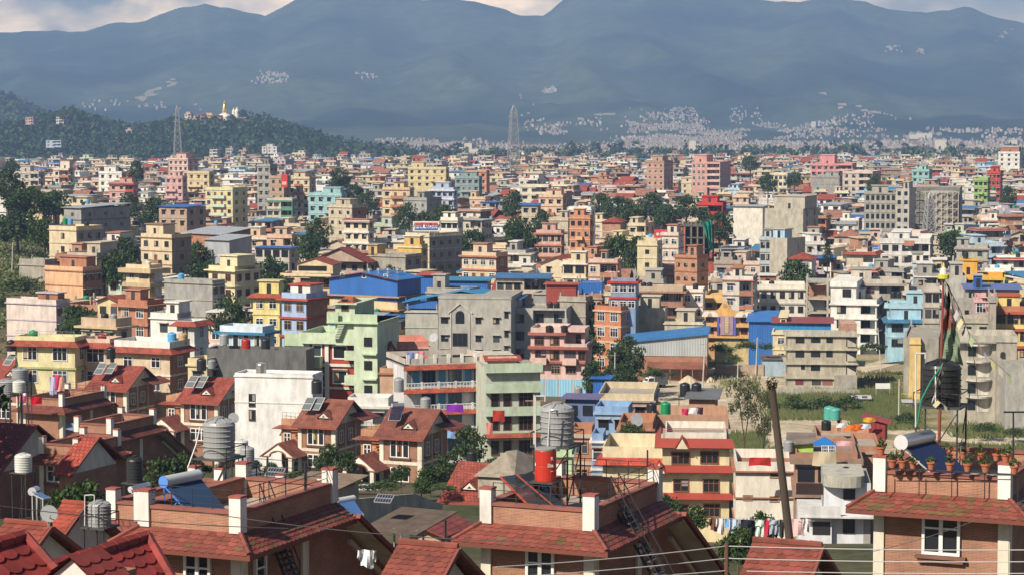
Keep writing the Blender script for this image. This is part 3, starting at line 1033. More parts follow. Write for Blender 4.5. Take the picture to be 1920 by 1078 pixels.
H('grey lean-to sheet roof in front of the corrugated metal shed', 384, 430, 472, 452, 585, -38, 'sheetgrey', mat='sheet', nf=1, roof='shed', rcol='sheetgrey', blank=True, sidewin=False)
H('brick house under a flat blue sheet roof on the left slope', 298, 350, 386, 389, 640, -30, (.42, .3, .22), nf=2, nw=3, roof='low', rcol='sheetblue', trim='concrete')
H('yellow apartment house with five balcony floors left of the grey tower', 385, 436, 464, 352, 800, -28, 'yellow', trim='palegreen', nf=5, nw=4, bal=((0, 1), (1, 1), (2, 1), (3, 1), (0, 2), (1, 2), (2, 2), (3, 2)), shade=False)
H('windowless grey cement wall house with a blue tank on its roof', 308, 398, 411, 526, 420, -28, 'grey', mat='concrete', nf=3, ns=2, blank=True, par=.5, trim='concrete', tanks=((.22, .5, 'blue', .0, 'on the blank grey cement house'),))
H('red brick house with dark red bands and a small roof tower', 221, 276, 301, 563, 372, -32, (.40, .17, .10), mat='brick', trim='terracotta', nf=3, nw=2, ns=2, wk='white', ww=1.5, wh=1.4, shade=False, over=.8, band=.4, pent=(.1, .6, .3, .8, 2.2), pentcol='terracotta')
H('cream cottage with a red tile roof behind the brick roof tower', 183, 224, 238, 566, 392, -26, 'yellow', nf=2, nw=2, roof='gable', shade=False)
H('house whose roof terrace has a wide tan parapet with striped panels', 152, 217, 228, 597, 350, -27, 'beige', nf=2, nw=3, trim='tan', over=.8, band=.3, par=1.3, parcol=(.50, .38, .28), tanks=((.55, .3, 'black', .5, 'on the tan parapet house beside the grey tank'), (.8, .3, 'grey', .5, 'on the tan parapet house beside the black tank')))
H('white house with an outside stair and a red roof strip', 282, 332, 348, 587, 345, -24, 'white', nf=2, nw=1, pent=(.55, 1.0, .1, .9, 2.3), trim='white', sidewin=False, band=.15)
H('pale grey annex with dark red skirt roof right of the white stair house', 331, 364, 379, 602, 340, -24, (.6, .58, .56), nf=2, nw=1, skirt='redroof', wk='white', ww=1.0, wh=1.6, shade=False, par=.5)
H('light blue house with a teal roof edge and white balustrade', 412, 492, 511, 612, 335, -20, 'paleblue', nf=2, nw=4, trim='steelblue', over=.7, band=.35, par=.9, parcol=(.62, .70, .76), wk='white', ww=.8, wh=1.7, shade=False)
H('pale yellow two-storey house with a red band along its flat roof', 28, 140, 152, 632, 300, -14, (.66, .60, .36), nf=2, nw=2, wk='white', ww=1.9, wh=1.6, shade=False, trim=(.40, .42, .2), over=.5, band=.25, skirt='redroof', par=1.0, rail=True, tanks=((.22, .4, 'green', .2, 'on the flat roof of the pale yellow red-banded house'),))
H('pinkish cream house with a wide white window beside the pale yellow one', 152, 206, 216, 635, 302, -14, (.60, .46, .36), nf=2, nw=1, wk='white', ww=2.4, wh=1.7, shade=False, skirt='redroof', par=1.0, trim='pink', rail=True, tanks=((.6, .3, 'red', .1, 'on the pinkish cream house roof'),))
H('white parapet terrace house with a long red eave behind the sloping roofs', 214, 318, 356, 641, 298, -22, (.62, .5, .36), side='terracotta', nf=2, nw=2, trim='white', skirt='redroof', par=1.3, parcol='white', wk='white', shade=False, tanks=((.75, .8, 'blue', .7, 'left of the tan tank on the white terrace'), (.95, .8, 'tan', .7, 'right of the blue tank on the white terrace')))
H('cream garden house with grey cement boundary roof in the middle left', 352, 388, 400, 672, 292, -22, (.62, .52, .32), nf=2, nw=1, trim='cream')
H('dark grey cement wall house stretching left of the green house', 388, 574, 586, 656, 292, -10, 'darkgrey', mat='concrete', nf=1, blank=True, par=.5, band=0, sidewin=False, tanks=((.12, .6, 'grey', .8, 'at the left end of the dark cement roof'), (.55, .5, 'black', .3, 'on the middle of the dark cement roof'), (.35, .5, 'red', .2, 'on the dark cement roof')))
b = H('large white house with a blank sunlit wall and low roof terrace', 440, 586, 596, 702, 262, -12, (.74, .74, .74), nf=2, blank=True, par=.3, band=.12, over=.12, trim='white', sidewin=False, tanks=((.30, .3, 'steel', .0, 'lying low on the blank white house'),))
b.wpx(467, 478, 742, 765, 'dark'); b.wpx(467, 478, 772, 792, 'dark')
# --- middle left
H('pale yellow house with a red roof edge beside the blue house', 474, 524, 529, 551, 392, -14, (.70, .60, .24), nf=3, nw=2, wk='white', shade=False, skirt='redroof', par=.4, trim='yellow')
H('light blue house with red wavy bands and a dark brick side', 528, 574, 614, 550, 372, -30, (.34, .46, .68), side='brick', side_mat='brick', nf=3, nw=2, wk='grill', ww=1.3, wh=1.4, shade=False, trim='redroof', over=.7, band=.3, par=.9, sidewin=False, pent=(.1, .9, .3, .9, 2), pentcol='white')
b = H('cream hall with a brown-framed window grid and low pitched gable', 525, 620, 640, 514, 500, -14, (.66, .52, .34), nf=3, nw=3, wk='brown', ww=2.0, wh=1.9, fl=3.6, trim='cream', roof='flat', par=.4, sidewin=False, tanks=((.25, .15, 'black', -8.5, 'on the terrace of the cream hall left'),))
b.p('upper_hall', 'paint', (.66, .52, .34)).prism([(-b.W * .2, b.H), (b.W * .5, b.H), (b.W * .5, b.H + 2.0), (b.W * .15, b.H + 3.2), (-b.W * .2, b.H + 2.0)], -b.D * .3, b.D * .5)
m = b.p('roof', 'tile', 'redroof')
for a, q in (((-b.W * .23, 1.95), (b.W * .15, 3.3)), ((b.W * .53, 1.95), (b.W * .15, 3.3))):
 m.slab((b.W * .0 + a[0], -b.D * .34, b.H + a[1]), (q[0], -b.D * .34, b.H + q[1]), (q[0], b.D * .55, b.H + q[1]), (a[0], b.D * .55, b.H + a[1]), .12)
b.p('strip_window', 'gloss', (.02, .02, .02)).box(-b.W * .18, b.W * .38, -b.D * .3 - .04, -b.D * .3 - .004, b.H + .5, b.H + 1.6)
b.done()
b = B('factory', 'factory with bright blue corrugated upper walls over cream storeys', 'factory', 619, 745, 788, 524, 470, -27)
W2, D2 = b.W / 2, b.D / 2
zs = b.fz(557)
shell(b, (.68, .54, .33), zs)
m = b.p('blue_cladding', 'sheet', 'sheetblue')
m.prism([(-W2 - .1, zs - .6), (W2 + .1, zs - 1.0), (W2 + .1, b.H), (0, b.H + 1.2), (-W2 - .1, b.H)], -D2 - .12, D2 + .1)
m = b.p('roof', 'sheet', (.03, .16, .45))
m.slab((-W2 - .7, -D2 - .8, b.H - .1), (0, -D2 - .8, b.H + 1.3), (0, D2 + .6, b.H + 1.3), (-W2 - .7, D2 + .6, b.H - .1), .1)
m.slab((0, -D2 - .8, b.H + 1.3), (W2 + .7, -D2 - .8, b.H - .1), (W2 + .7, D2 + .6, b.H - .1), (0, D2 + .6, b.H + 1.3), .1)
m = b.p('eave_board', 'plain', (.2, .05, .04))
m.beam((-W2 - .7, -D2 - .83, b.H - .2), (0, -D2 - .83, b.H + 1.2), .09).beam((0, -D2 - .83, b.H + 1.2), (W2 + .7, -D2 - .83, b.H - .2), .09)
for px in (643, 684, 724):
 inst('window', wmesh('white', .8, .8, False), (b.fx(px), -D2 - .13, b.fz(523)), b.root)
for k in range(4):
 m = b.p('vent', 'steel', (.6, .6, .6)); m.lathe([(.35, 0), (.35, .5), (.55, .6), (.5, 1.0), (.1, 1.15)], 12, (-W2 + b.W * (.5 + k * .1), -D2 + b.D * (.25 + .12 * k), b.H + .8))
for k, (y0, y1) in enumerate(((555, 560), (580, 583), (603, 606))):
 b.p('canopy', 'paint', (.5, .28, .12)).box(-W2 - .9, W2 + .9, -D2 - .9, D2 + .6, b.fz(y0) - .35, b.fz(y0) - .1)
 if k < 2:
  for i in range(5): b.wpx(626 + i * 24, 642 + i * 24, y0 + 5, y0 + 8)
b.done()
H('blue sheet-walled hall with a red roof right of the blue factory', 786, 817, 821, 517, 492, -12, 'sheetblue', mat='sheet', nf=1, roof='shed', rcol='redroof', blank=True, sidewin=False)
H('low blue hall with a wide teal-blue sheet roof behind the grey block', 828, 914, 918, 527, 475, -10, 'sheetblue', mat='sheet', nf=1, roof='shed', rcol=(.05, .2, .36), blank=True, sidewin=False)
H('small concrete roof tower house in front of the teal-blue roof', 800, 880, 900, 541, 452, -20, 'concrete', mat='concrete', nf=1, pent=(.1, .38, .2, .6, 3.2), band=.3)
b = B('office_block', 'large grey block with an arched window and blue sheet roof', 'building', 822, 958, 966, 556, 440, -8, D=16, pb=690)
W2, D2 = b.W / 2, b.D / 2
gc = (.40, .385, .35)
shell(b, gc, b.H)
ring(b.p('parapet', 'paint', gc), -W2 - .1, W2 + .1, -D2 - .1, D2 + .1, b.H - .5, b.H + .02, .2)
m = b.p('arch_window', 'gloss', (.02, .022, .028))
cx_, w_ = b.fx(862.5), 8.5 / b.sc
pts = [(cx_ - w_, b.fz(608)), (cx_ + w_, b.fz(608)), (cx_ + w_, b.fz(592))] + [(cx_ + w_ * cos(a * pi / 8), b.fz(592) + w_ * sin(a * pi / 8)) for a in range(1, 8)] + [(cx_ - w_, b.fz(592))]
m.face(*[(x, -D2 - .03, z) for x, z in pts])
m = b.p('gable_moulding', 'paint', (.5, .48, .44))
m.beam((b.fx(840), -D2 - .1, b.fz(588)), (b.fx(863), -D2 - .1, b.fz(569)), .18).beam((b.fx(863), -D2 - .1, b.fz(569)), (b.fx(886), -D2 - .1, b.fz(588)), .18)
for x in (845, 880): m.box(b.fx(x) - .15, b.fx(x) + .15, -D2 - .15, -D2 - .002, b.fz(690), b.fz(588))
for y in (602, 636, 663):
 for x0, x1 in ((827, 840), (892, 902), (925, 936)): b.wpx(x0, x1, y - 6, y + 5, 'dark', True)
 if y > 610: b.wpx(849, 876, y - 10 if y < 650 else y, y + 14 if y < 650 else y + 12, 'dark')
for y in (590, 626, 655): b.wpx(946, 953, y - 6, y + 6, 'dark', True)
b.done()
H('grey panel wing with bright blue roof left of the arched window', 760, 821, 826, 583, 445, -8, (.42, .41, .37), name='panel_wing', cat='building', mat='paint', nf=2, blank=True, par=.2, band=.1, sidewin=False, D=14, pb=680)
b = B('roof_shelter', 'long blue sheet roof on blue walls over the arched grey block', 'roof shelter', 759, 972, 980, 566, 447, -8, D=10, ground=P(960, 583, 447).z + .6)
W2, D2 = b.W / 2, b.D / 2
m = b.p('wall', 'sheet', (.03, .12, .38)); m.box(-W2, -W2 + b.W * .29, -D2, -D2 + .2, 0, b.H).box(-W2 + b.W * .6, W2, D2 - .4, D2, 0, b.H)
for i in range(6): m = b.p('post', 'iron', (.2, .22, .25)); x = -W2 + .2 + (b.W - .4) * i / 5; m.beam((x, -D2 + .1, 0), (x, -D2 + .1, b.H + .6), .08)
m = b.p('roof', 'sheet', (.04, .21, .42))
xr = -W2 + b.W * .5
m.slab((-W2 - .5, -D2 - .7, b.H - .2), (xr, -D2 - .7, b.H + 2.2), (xr, D2 + .5, b.H + 2.2), (-W2 - .5, D2 + .5, b.H - .2), .15)
m.slab((xr, -D2 - .7, b.H + 2.2), (W2 + .5, -D2 - .7, b.H + .6), (W2 + .5, D2 + .5, b.H + .6), (xr, D2 + .5, b.H + 2.2), .15)
b.done()
b = H('grey wing with wide windows right of the arched grey block', 958, 1062, 1066, 578, 445, -8, (.43, .42, .39), name='office_wing', cat='building', nf=4, nw=3, ww=1.5, wh=1.6, fl=3.4, par=.4, band=0, sidewin=False, D=12, pb=690, tanks=((.68, .2, 'black', .0, 'left of the pair on the grey wing'), (.8, .2, 'black', .0, 'right of the pair on the grey wing')))
H('bare grey cement rooms stacked on the roof of the office wing', 1000, 1052, 1066, 549, 462, -16, 'grey', mat='concrete', nf=2, blank=True, par=.3, band=.1, tanks=((.1, .1, 'black', 1.5, 'on the bare grey cement rooms'),))
H('dim brick house in the gap below the blue sheet wall', 1082, 1128, 1136, 553, 455, -14, (.34, .2, .14), nf=2, nw=2, par=.6, trim='concrete')
H('grey cream house with a glazed porch below the red roofed blue house', 1134, 1190, 1197, 547, 453, -10, (.48, .44, .36), nf=2, nw=2, wk='white', ww=1.6, shade=False, trim='cream', par=.6)
H('weathered cement house with broken corner behind the grey wing', 1048, 1098, 1114, 556, 452, -22, 'concrete', mat='concrete', nf=3, blank=True, par=.8)
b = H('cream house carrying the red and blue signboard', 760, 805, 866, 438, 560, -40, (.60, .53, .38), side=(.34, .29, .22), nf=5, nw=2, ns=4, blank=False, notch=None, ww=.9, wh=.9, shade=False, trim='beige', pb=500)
sg = thing('signboard', 'white framed signboard with Devanagari words on red and blue', 'signboard', P(799, 434.5, 554), 0)
sw, sh = 50 / F * 554, 19 / F * 554
MB('plain', (.72, .70, .66)).box(-sw / 2, sw / 2, 0, .25, 0, sh).build('frame', sg)
m = MB('plain', (.70, .05, .06)); m.box(-sw * .44, sw * .44, -.03, -.003, sh * .68, sh * .87); m.use('plain', (.05, .12, .5)).box(-sw * .44, sw * .44, -.03, -.003, sh * .12, sh * .3); m.use('plain', (.74, .72, .7)).box(-sw * .44, sw * .44, -.028, -.003, sh * .301, sh * .679); m.build('panel', sg)
def lettering(body, size, loc, parent, col, name='lettering', rot=(pi / 2, 0, 0), bold=.0):
 cu = bpy.data.curves.new(name, 'FONT')
 cu.body = body; cu.size = size; cu.align_x = 'CENTER'; cu.align_y = 'CENTER'; cu.extrude = .004; cu.offset = bold
 o = bpy.data.objects.new(name, cu)
 COLL.objects.link(o)
 o.parent = parent; o.location = loc; o.rotation_euler = rot
 key = 'ink%s' % (col,)
 if key not in MATS: MATS[key] = simple('lettering_paint', .6, col=col)
 cu.materials.append(MATS[key])
 me = bpy.data.meshes.new_from_object(o.evaluated_get(bpy.context.evaluated_depsgraph_get()))
 q = bpy.data.objects.new(name, me)
 COLL.objects.link(q)
 q.parent = parent; q.location = loc; q.rotation_euler = rot
 bpy.data.objects.remove(o)
 return q
lettering('\u0905\u092e\u094d\u092c\u0947 \u0938\u094d\u091f\u0940\u0932\u094d\u0938', sh * .52, (0, -.06, sh * .5), sg, (.015, .015, .05), bold=.02)
for x in (-sw * .3, sw * .3): MB('iron', (.3, .3, .3)).beam((x, .12, -1.2), (x, .12, .01), .06).build('post', sg)
H('white house with yellow balconies right of the signboard', 826, 858, 868, 408, 620, -20, 'white', nf=4, nw=3, bal=((1, 0), (1, 1), (1, 2), (2, 0), (2, 1), (2, 2)), balcol=(.7, .45, .08), trim='yellow', pent=(.1, .8, .2, .8, 2))
H('grey four-storey house with small windows near the sign', 868, 903, 922, 414, 640, -32, (.48, .45, .38), nf=4, nw=2, ns=3, ww=.9, wh=1, shade=False, roof='low', rcol='sheetgrey')
H('sloping grey cement house with yellow end and teal patch', 690, 760, 790, 478, 530, -28, 'concrete', mat='concrete', nf=2, blank=True, par=.4, pent=(.0, .25, .0, .5, 2.4), pentcol='ochre')
H('ochre walled house between the sloping cement house and sign house', 745, 790, 800, 459, 545, -20, (.62, .42, .14), nf=2, blank=True, par=.6, trim='white')
H('cream house with red gabled balconies at centre', 866, 930, 952, 474, 515, -28, (.60, .48, .34), side='brick', side_mat='brick', nf=4, nw=4, trim='terracotta', over=.6, band=.35, wk='white', shade=False, bal=((1, 1), (1, 2), (2, 1), (2, 2)), pent=(.3, .7, .1, .6, 2.6))
H('cream house with orange roof edge above the crowded bend', 645, 690, 699, 412, 640, -20, (.64, .54, .4), nf=3, nw=3, trim='white', over=.8, band=.5, skirt='redroof', par=.3)
H('peach house with flat terrace near the dark tree', 500, 547, 556, 440, 590, -20, (.58, .42, .3), nf=2, nw=2, trim='pink', pent=(.3, .75, .2, .8, 2.4))
H('white framed house with a flat blue roof and big dark windows', 478, 542, 556, 466, 530, -20, (.5, .46, .4), nf=2, nw=4, wk='open', ww=1.8, wh=1.5, shade=False, roof='low', rcol='sheetblue')
H('low hall under a long dark red roof behind the cream hall', 585, 690, 706, 492, 530, -22, (.4, .3, .24), nf=1, nw=5, roof='gable', rcol=(.3, .05, .035), shade=False)
H('unfinished beige concrete house left of the dark tree clump', 616, 660, 687, 384, 680, -36, 'beige', mat='concrete', side='brick', side_mat='brick', nf=4, nw=3, ww=.9, wh=.9, shade=False, pent=(.2, .8, .2, .7, 2.2))
H('teal green house with stacked balconies in the middle distance', 578, 640, 650, 362, 770, -14, (.30, .50, .50), nf=4, nw=4, bal=((1, 2), (1, 3), (2, 2), (2, 3)), trim='paleblue')
H('cream apartment house left of the blue rounded house', 717, 768, 776, 352, 790, -16, (.64, .52, .32), nf=5, nw=3, bal=((0, 1), (1, 1), (2, 1), (0, 2), (1, 2)), trim='terracotta')
H('bare grey box house with small windows below the blue rounded house', 757, 800, 828, 371, 745, -30, 'grey', mat='concrete', nf=4, nw=3, ww=.7, wh=.7, shade=False, trim='grey')
H('pale blue house with banded balconies right of the grey box house', 807, 850, 858, 352, 790, -16, (.40, .48, .66), nf=4, nw=4, trim='white', over=.7, band=.4, bal=((1, 1), (1, 2), (2, 1), (2, 2)))
H('tall grey tower house with balconies and a red poster', 482, 506, 520, 308, 900, -26, 'grey', nf=6, nw=2, ns=2, mat='concrete', trim='concrete', ww=1.4)
H('tall brick house beside the grey tower house', 506, 532, 545, 330, 890, -18, (.44, .30, .2), nf=5, nw=2, trim='concrete', ww=.9, shade=False)
H('cream tall house right of the red poster', 540, 580, 592, 332, 900, -18, (.62, .54, .4), nf=5, nw=3, trim='terracotta', bal=((0, 1), (1, 1), (2, 1)))
ps = tag(MB('plain', (.62, .05, .05)).box(-1.2, 1.2, 0, .1, 0, 5).use('plain', (.7, .5, .3)).box(-.8, .8, -.02, -.002, 1.0, 2.2).build('poster', None, P(533, 352, 880)), 'tall red poster on the wall beside the grey tower house', 'poster')
H('pinkish house with green window bands in the left middle', 500, 548, 558, 372, 800, -16, (.56, .46, .38), nf=3, nw=4, trim=(.1, .25, .18), band=.5, ww=1.6)
H('big pale pink house with tanks on the left skyline', 316, 352, 372, 297, 1150, -26, (.62, .44, .38), nf=3, nw=4, trim='terracotta', pent=(.3, .8, .2, .8, 3))
# --- middle right
H('orange house with small pediment among the trees', 1068, 1106, 1112, 404, 640, -14, (.55, .25, .14), nf=4, nw=3, trim='peach', bal=((1, 1), (2, 1), (3, 1)), wk='dark', ww=1.0, shade=False)
H('white balcony house just behind the orange house', 1066, 1108, 1116, 388, 670, -14, 'white', nf=3, nw=3, trim='white', tanks=((.25, .5, 'grey', .5, 'left of two above the orange house'), (.85, .5, 'steel', .5, 'right of two above the orange house')))
H('pink three-storey house below the dark tree gap', 1005, 1052, 1058, 432, 600, -14, (.58, .36, .30), nf=3, nw=4, trim='terracotta', over=.7, band=.4, shade=False)
H('beige blank-walled house left of the orange house', 1029, 1065, 1072, 408, 655, -14, 'beige', nf=3, blank=True, trim='beige')
H('peach house with balcony floors below the left trees', 1010, 1055, 1063, 366, 770, -14, (.64, .48, .34), nf=4, nw=3, bal=((1, 0), (1, 1), (2, 0), (2, 1)), trim='terracotta')
H('pale house with tiled blue roof left of the pink three-storey house', 978, 1008, 1014, 386, 700, -14, 'beige', nf=3, nw=2, roof='shed', rcol='sheetblue')
H('large brick house with a roof garden and small windows', 1265, 1307, 1328, 479, 500, -36, (.40, .20, .12), mat='brick', nf=3, nw=3, ww=.8, wh=.7, shade=False, trim='brick', par=.5, sidewin=True, rail=True)
b = B('building_site', 'dark concrete frame under construction with red beams', 'building site', 1258, 1322, 1340, 424, 590, -18)
W2, D2 = b.W / 2, b.D / 2
for k in range(5):
 zf = b.H - k * 3
 if zf > 1: b.p('floor_slab', 'concrete', (.13, .12, .11)).box(-W2, W2, -D2, D2, zf - .25, zf)
for i in range(6):
 for y in (-D2 + .2, 0, D2 - .2): b.p('column', 'concrete', (.2, .16, .13)).box(-W2 + .1 + (b.W - .6) * i / 5, -W2 + .5 + (b.W - .6) * i / 5, y - .2, y + .2, 0, b.H + (.8 if i % 2 else 0))
for x in (.3, .38): b.p('beam', 'iron', (.36, .1, .06)).box(-W2 + b.W * x, -W2 + b.W * x + .5, -D2 - .5, -D2 - .1, b.H - 9, b.H - .5)
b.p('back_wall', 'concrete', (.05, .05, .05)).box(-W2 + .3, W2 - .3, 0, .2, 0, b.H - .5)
b.done()
def net():
 rows = 14
 mb = MB('cloth', (.02, .26, .19))
 o = P(1330, 470, 583)
 pts = []
 for r in range(rows + 1):
  t = r / rows
  xl = 1309 + 19 * min(1, t * 1.5) ** .7 + 1.5 * sin(t * 9)
  xr = 1333 + 3 * t
  row = []
  for c in range(9):
   px = xl + (xr - xl) * c / 8
   py = 415 + 3 * sin(c * .5) + 55 * t
   q = P(px, py, 583 + .7 * sin(c * 1.9 + r * .3))
   row.append(q - o)
  pts.append(row)
 for r in range(rows):
  for c in range(8): mb.face(pts[r][c], pts[r][c + 1], pts[r + 1][c + 1], pts[r + 1][c])
 tag(mb.build('safety_net', None, o), 'green safety net hanging from the dark building site', 'net')
net()
bb = thing('billboard', 'red billboard with white print left of the dark building site', 'billboard', P(1241, 447, 588), 0)
w_, h_ = 29 / F * 588, 16 / F * 588
MB('plain', (.62, .06, .07)).box(-w_ / 2, w_ / 2, 0, .2, 0, h_).build('panel', bb)
m = MB('plain', (.72, .68, .66)); m.box(-w_ * .36, -w_ * .2, -.03, -.003, h_ * .3, h_ * .62); m.box(-w_ * .14, w_ * .12, -.03, -.003, h_ * .48, h_ * .6); m.box(-w_ * .14, w_ * .1, -.03, -.003, h_ * .34, h_ * .42); m.build('print', bb)
for x in (-w_ * .3, w_ * .3): MB('iron', (.3, .25, .22)).beam((x, .1, -3), (x, .1, .01), .1).build('post', bb)
H('cream house with a deep roof slab below the red billboard', 1195, 1232, 1242, 452, 540, -18, (.60, .52, .34), nf=2, nw=1, ww=.9, wh=.9, shade=False, trim='cream', par=1.0)
H('white house with striped windows right of the deep slab house', 1240, 1272, 1282, 436, 555, -18, (.62, .56, .50), nf=3, nw=2, trim='terracotta', wk='white', shade=False)
H('cream house with two dark windows in the crowded middle', 1055, 1098, 1104, 488, 500, -14, (.66, .56, .38), nf=3, nw=2, ww=1.9, wh=1.5, shade=False, trim='white', over=.5)
H('pale pink house with white windows right of the cream two-window house', 1103, 1158, 1164, 486, 495, -14, (.60, .46, .38), nf=3, nw=3, wk='white', shade=False, trim='terracotta')
H('white house with a long low terrace right of centre', 1355, 1412, 1420, 518, 470, -10, (.66, .62, .56), nf=2, nw=2, wk='white', trim='terracotta', pent=(.3, .6, .2, .8, 2.2))
H('red-fronted long house in the right distance', 1309, 1355, 1362, 380, 740, -10, (.5, .06, .05), nf=2, nw=5, ww=1.4, trim='red', wk='open')
H('white shed with a blue-grey roof in the right distance', 1375, 1430, 1440, 388, 720, -20, (.68, .64, .56), nf=1, blank=True, roof='low', rcol='sheetgrey')
H('red roofed house on the deep blue walls beside the grey wing', 1145, 1192, 1197, 524, 448, -12, (.22, .30, .42), nf=2, nw=3, trim='red', over=.6, band=.4, par=.4, wk='white', shade=False)
H('flat blue sheet wall of a workshop in the middle', 1080, 1129, 1134, 530, 464, -8, 'sheetblue', mat='sheet', nf=1, blank=True, par=.3, band=0, sidewin=False)
H('low workshop with a dark red roof left of the blue sheet wall', 1024, 1080, 1084, 534, 456, -8, (.3, .06, .045), nf=1, blank=True, roof='low', rcol='redroof', sidewin=False)
H('long low house under a blue roof at the middle of the city', 930, 1026, 1032, 523, 470, -8, (.5, .42, .33), nf=1, nw=6, roof='shed', rcol=(.06, .15, .3))
H('long beige house with planted balconies left of the temple-like house', 1186, 1280, 1286, 538, 476, -10, (.50, .40, .30), nf=3, nw=4, wk='white', ww=1.6, wh=1.5, trim=(.36, .2, .14), over=.8, band=.35, par=.9, tanks=((.2, .3, 'black', .2, 'left of two on the long beige house'), (.32, .3, 'black', .2, 'right of two on the long beige house')))
H('white house with a pink upper band left of the orange house', 1279, 1318, 1322, 542, 480, -8, 'white', nf=3, nw=2, wk='white', shade=False, trim='pink', par=.5, tanks=((.6, .4, 'black', .0),))
H('four-storey orange brick house with white windows and cream pillars', 1115, 1164, 1191, 574, 446, -34, (.50, .19, .09), mat='brick', nf=4, nw=2, wk='white', ww=1.6, wh=1.6, shade=False, trim=(.6, .42, .3), over=.3, band=.3, bal=(), par=.9, parcol=(.5, .2, .1))
H('blank beige concrete gable wall above the grey sheet shed', 1190, 1247, 1252, 577, 456, -10, (.52, .47, .36), mat='concrete', nf=3, blank=True, par=.3, band=.0, sidewin=False)
H('low beige concrete terrace right of the blank gable wall', 1246, 1318, 1324, 603, 452, -10, (.54, .49, .38), mat='concrete', nf=2, blank=True, par=.4, band=.2, sidewin=False)
b = B('house', 'orange house with scalloped roof edge and tall lattice window', 'house', 1320, 1410, 1420, 582, 470, -12, D=12)
W2, D2 = b.W / 2, b.D / 2
oc = (.66, .38, .14)
shell(b, (.58, .33, .15), b.H - 1.4)
n_ = 24
top = [(-W2 + b.W * i / n_, b.H + (2.1 * math.exp(-((i / n_ - .45) / .1) ** 2))) for i in range(n_ + 1)]
b.p('roof_screen', 'paint', oc).prism([(-W2, b.fz(594))] + [(W2, b.fz(594))] + top[::-1], -D2 - 1.0, -D2 - .7)
for x in (-.42, -.3, .28, .42): b.p('fan_ornament', 'plain', (.7, .66, .6)).prism([(x * b.W + 1.1 * cos(a * pi / 8), b.H - 1.3 + 1.1 * sin(a * pi / 8)) for a in range(9)], -D2 - 1.06, -D2 - 1.003)
b.p('emblem', 'plain', (.35, .25, .1)).prism([(-.05 * b.W + .45 * cos(a * pi / 6), b.H + 1.0 + .45 * sin(a * pi / 6)) for a in range(12)], -D2 - 1.06, -D2 - 1.003)
b.p('balcony_floor', 'paint', oc).box(-W2, W2, -D2 - 1.0, -D2 - .003, b.fz(613), b.fz(606))
b.p('balcony_floor', 'paint', oc).box(-W2, W2, -D2 - 1.0, -D2 - .003, b.fz(634), b.fz(629))
for x0, x1 in ((1352, 1376),):
 a, c2 = b.fx(x0), b.fx(x1)
 m = b.p('lattice_window', 'paint', (.40, .26, .36)); m.box(a, c2, -D2 - 1.2, -D2 - .002, b.fz(628), b.fz(592))
 m.use('gloss', (.05, .04, .03)).box(a + .8, c2 - .8, -D2 - 1.23, -D2 - 1.203, b.fz(624), b.fz(594))
 m.use('plain', (.62, .5, .3))
 for i in range(1, 5): x = a + .8 + (c2 - a - 1.6) * i / 5; m.box(x - .08, x + .08, -D2 - 1.26, -D2 - 1.232, b.fz(624), b.fz(594))
 for i in range(1, 6): z = b.fz(624) + (b.fz(594) - b.fz(624)) * i / 6; m.box(a + .8, c2 - .8, -D2 - 1.26, -D2 - 1.233, z - .08, z + .08)
for x in (1348, 1379): b.p('pillar', 'paint', (.12, .12, .4)).box(b.fx(x) - .25, b.fx(x) + .25, -D2 - 1.1, -D2 - .6, b.fz(629), b.fz(594))
for x0, x1 in ((1324, 1338), (1390, 1401)):
 for y in (598, 617): b.wpx(x0, x1, y, y + 9, 'brown')
b.done()
H('ochre roof terrace house with curved fronts behind the lattice house', 1320, 1382, 1392, 553, 490, -10, (.62, .42, .18), nf=2, nw=3, trim=(.66, .44, .18), over=1.0, band=1.0, par=.6)
H('big blank concrete building in front of the right-hand towers', 1434, 1506, 1528, 392, 700, -24, (.46, .42, .34), mat='concrete', nf=5, ns=2, blank=True, band=.0, par=.4, wk='open', ww=2.4, wh=1.6, pent=(.2, 1.0, .1, .9, 4.0), D=16)
H('grey concrete tower block with rows of square windows', 1622, 1680, 1686, 362, 800, -8, (.40, .38, .33), name='tower_block', cat='tower block', mat='concrete', nf=6, nw=6, ww=1.0, wh=1.6, wk='open', shade=False, fl=3.2, D=18, par=.3, trim='concrete', pb=435)
H('taller grey tower with a single column of windows', 1680, 1705, 1717, 354, 790, -20, (.46, .43, .38), name='tower_block', cat='tower block', mat='concrete', nf=7, nw=2, ww=1.1, wh=1.3, wk='open', shade=False, fl=3.0, par=.3, band=0, sidewin=False, pb=435)
b = B('round_tower', 'unfinished grey tower with a round stair drum inside scaffolding', 'tower block', 1718, 1800, 1826, 352, 810, -14, D=16, pb=435)
W2, D2 = b.W / 2, b.D / 2
shell(b, (.20, .19, .17), b.H, 'concrete', side=(.34, .32, .29))
b.p('stair_drum', 'concrete', (.30, .29, .27)).lathe([(5.2, 0), (5.2, b.H * .93), (4.8, b.H * .96)], 24, (W2 * .3, -D2 - 3.5, 0))
m = b.p('scaffolding', 'iron', (.42, .36, .28))
for i in range(9):
 x = -W2 + b.W * i / 8
 m.beam((x, -D2 - 9.4, 0), (x, -D2 - 9.4, b.H * .95), .18)
for k in range(1, 9):
 z = b.H * .95 * k / 8
 m.beam((-W2, -D2 - 9.4, z), (W2, -D2 - 9.4, z), .15)
 for i in range(0, 8, 2): m.beam((-W2 + b.W * i / 8, -D2 - 9.4, z - b.H * .118), (-W2 + b.W * (i + 2) / 8, -D2 - 9.4, z), .13)
for k in range(1, 6): b.p('floor_slab', 'concrete', (.4, .38, .34)).box(-W2 - .2, W2 + .2, -D2 - .4, D2, b.H - k * 4.2 - .3, b.H - k * 4.2)
b.done()
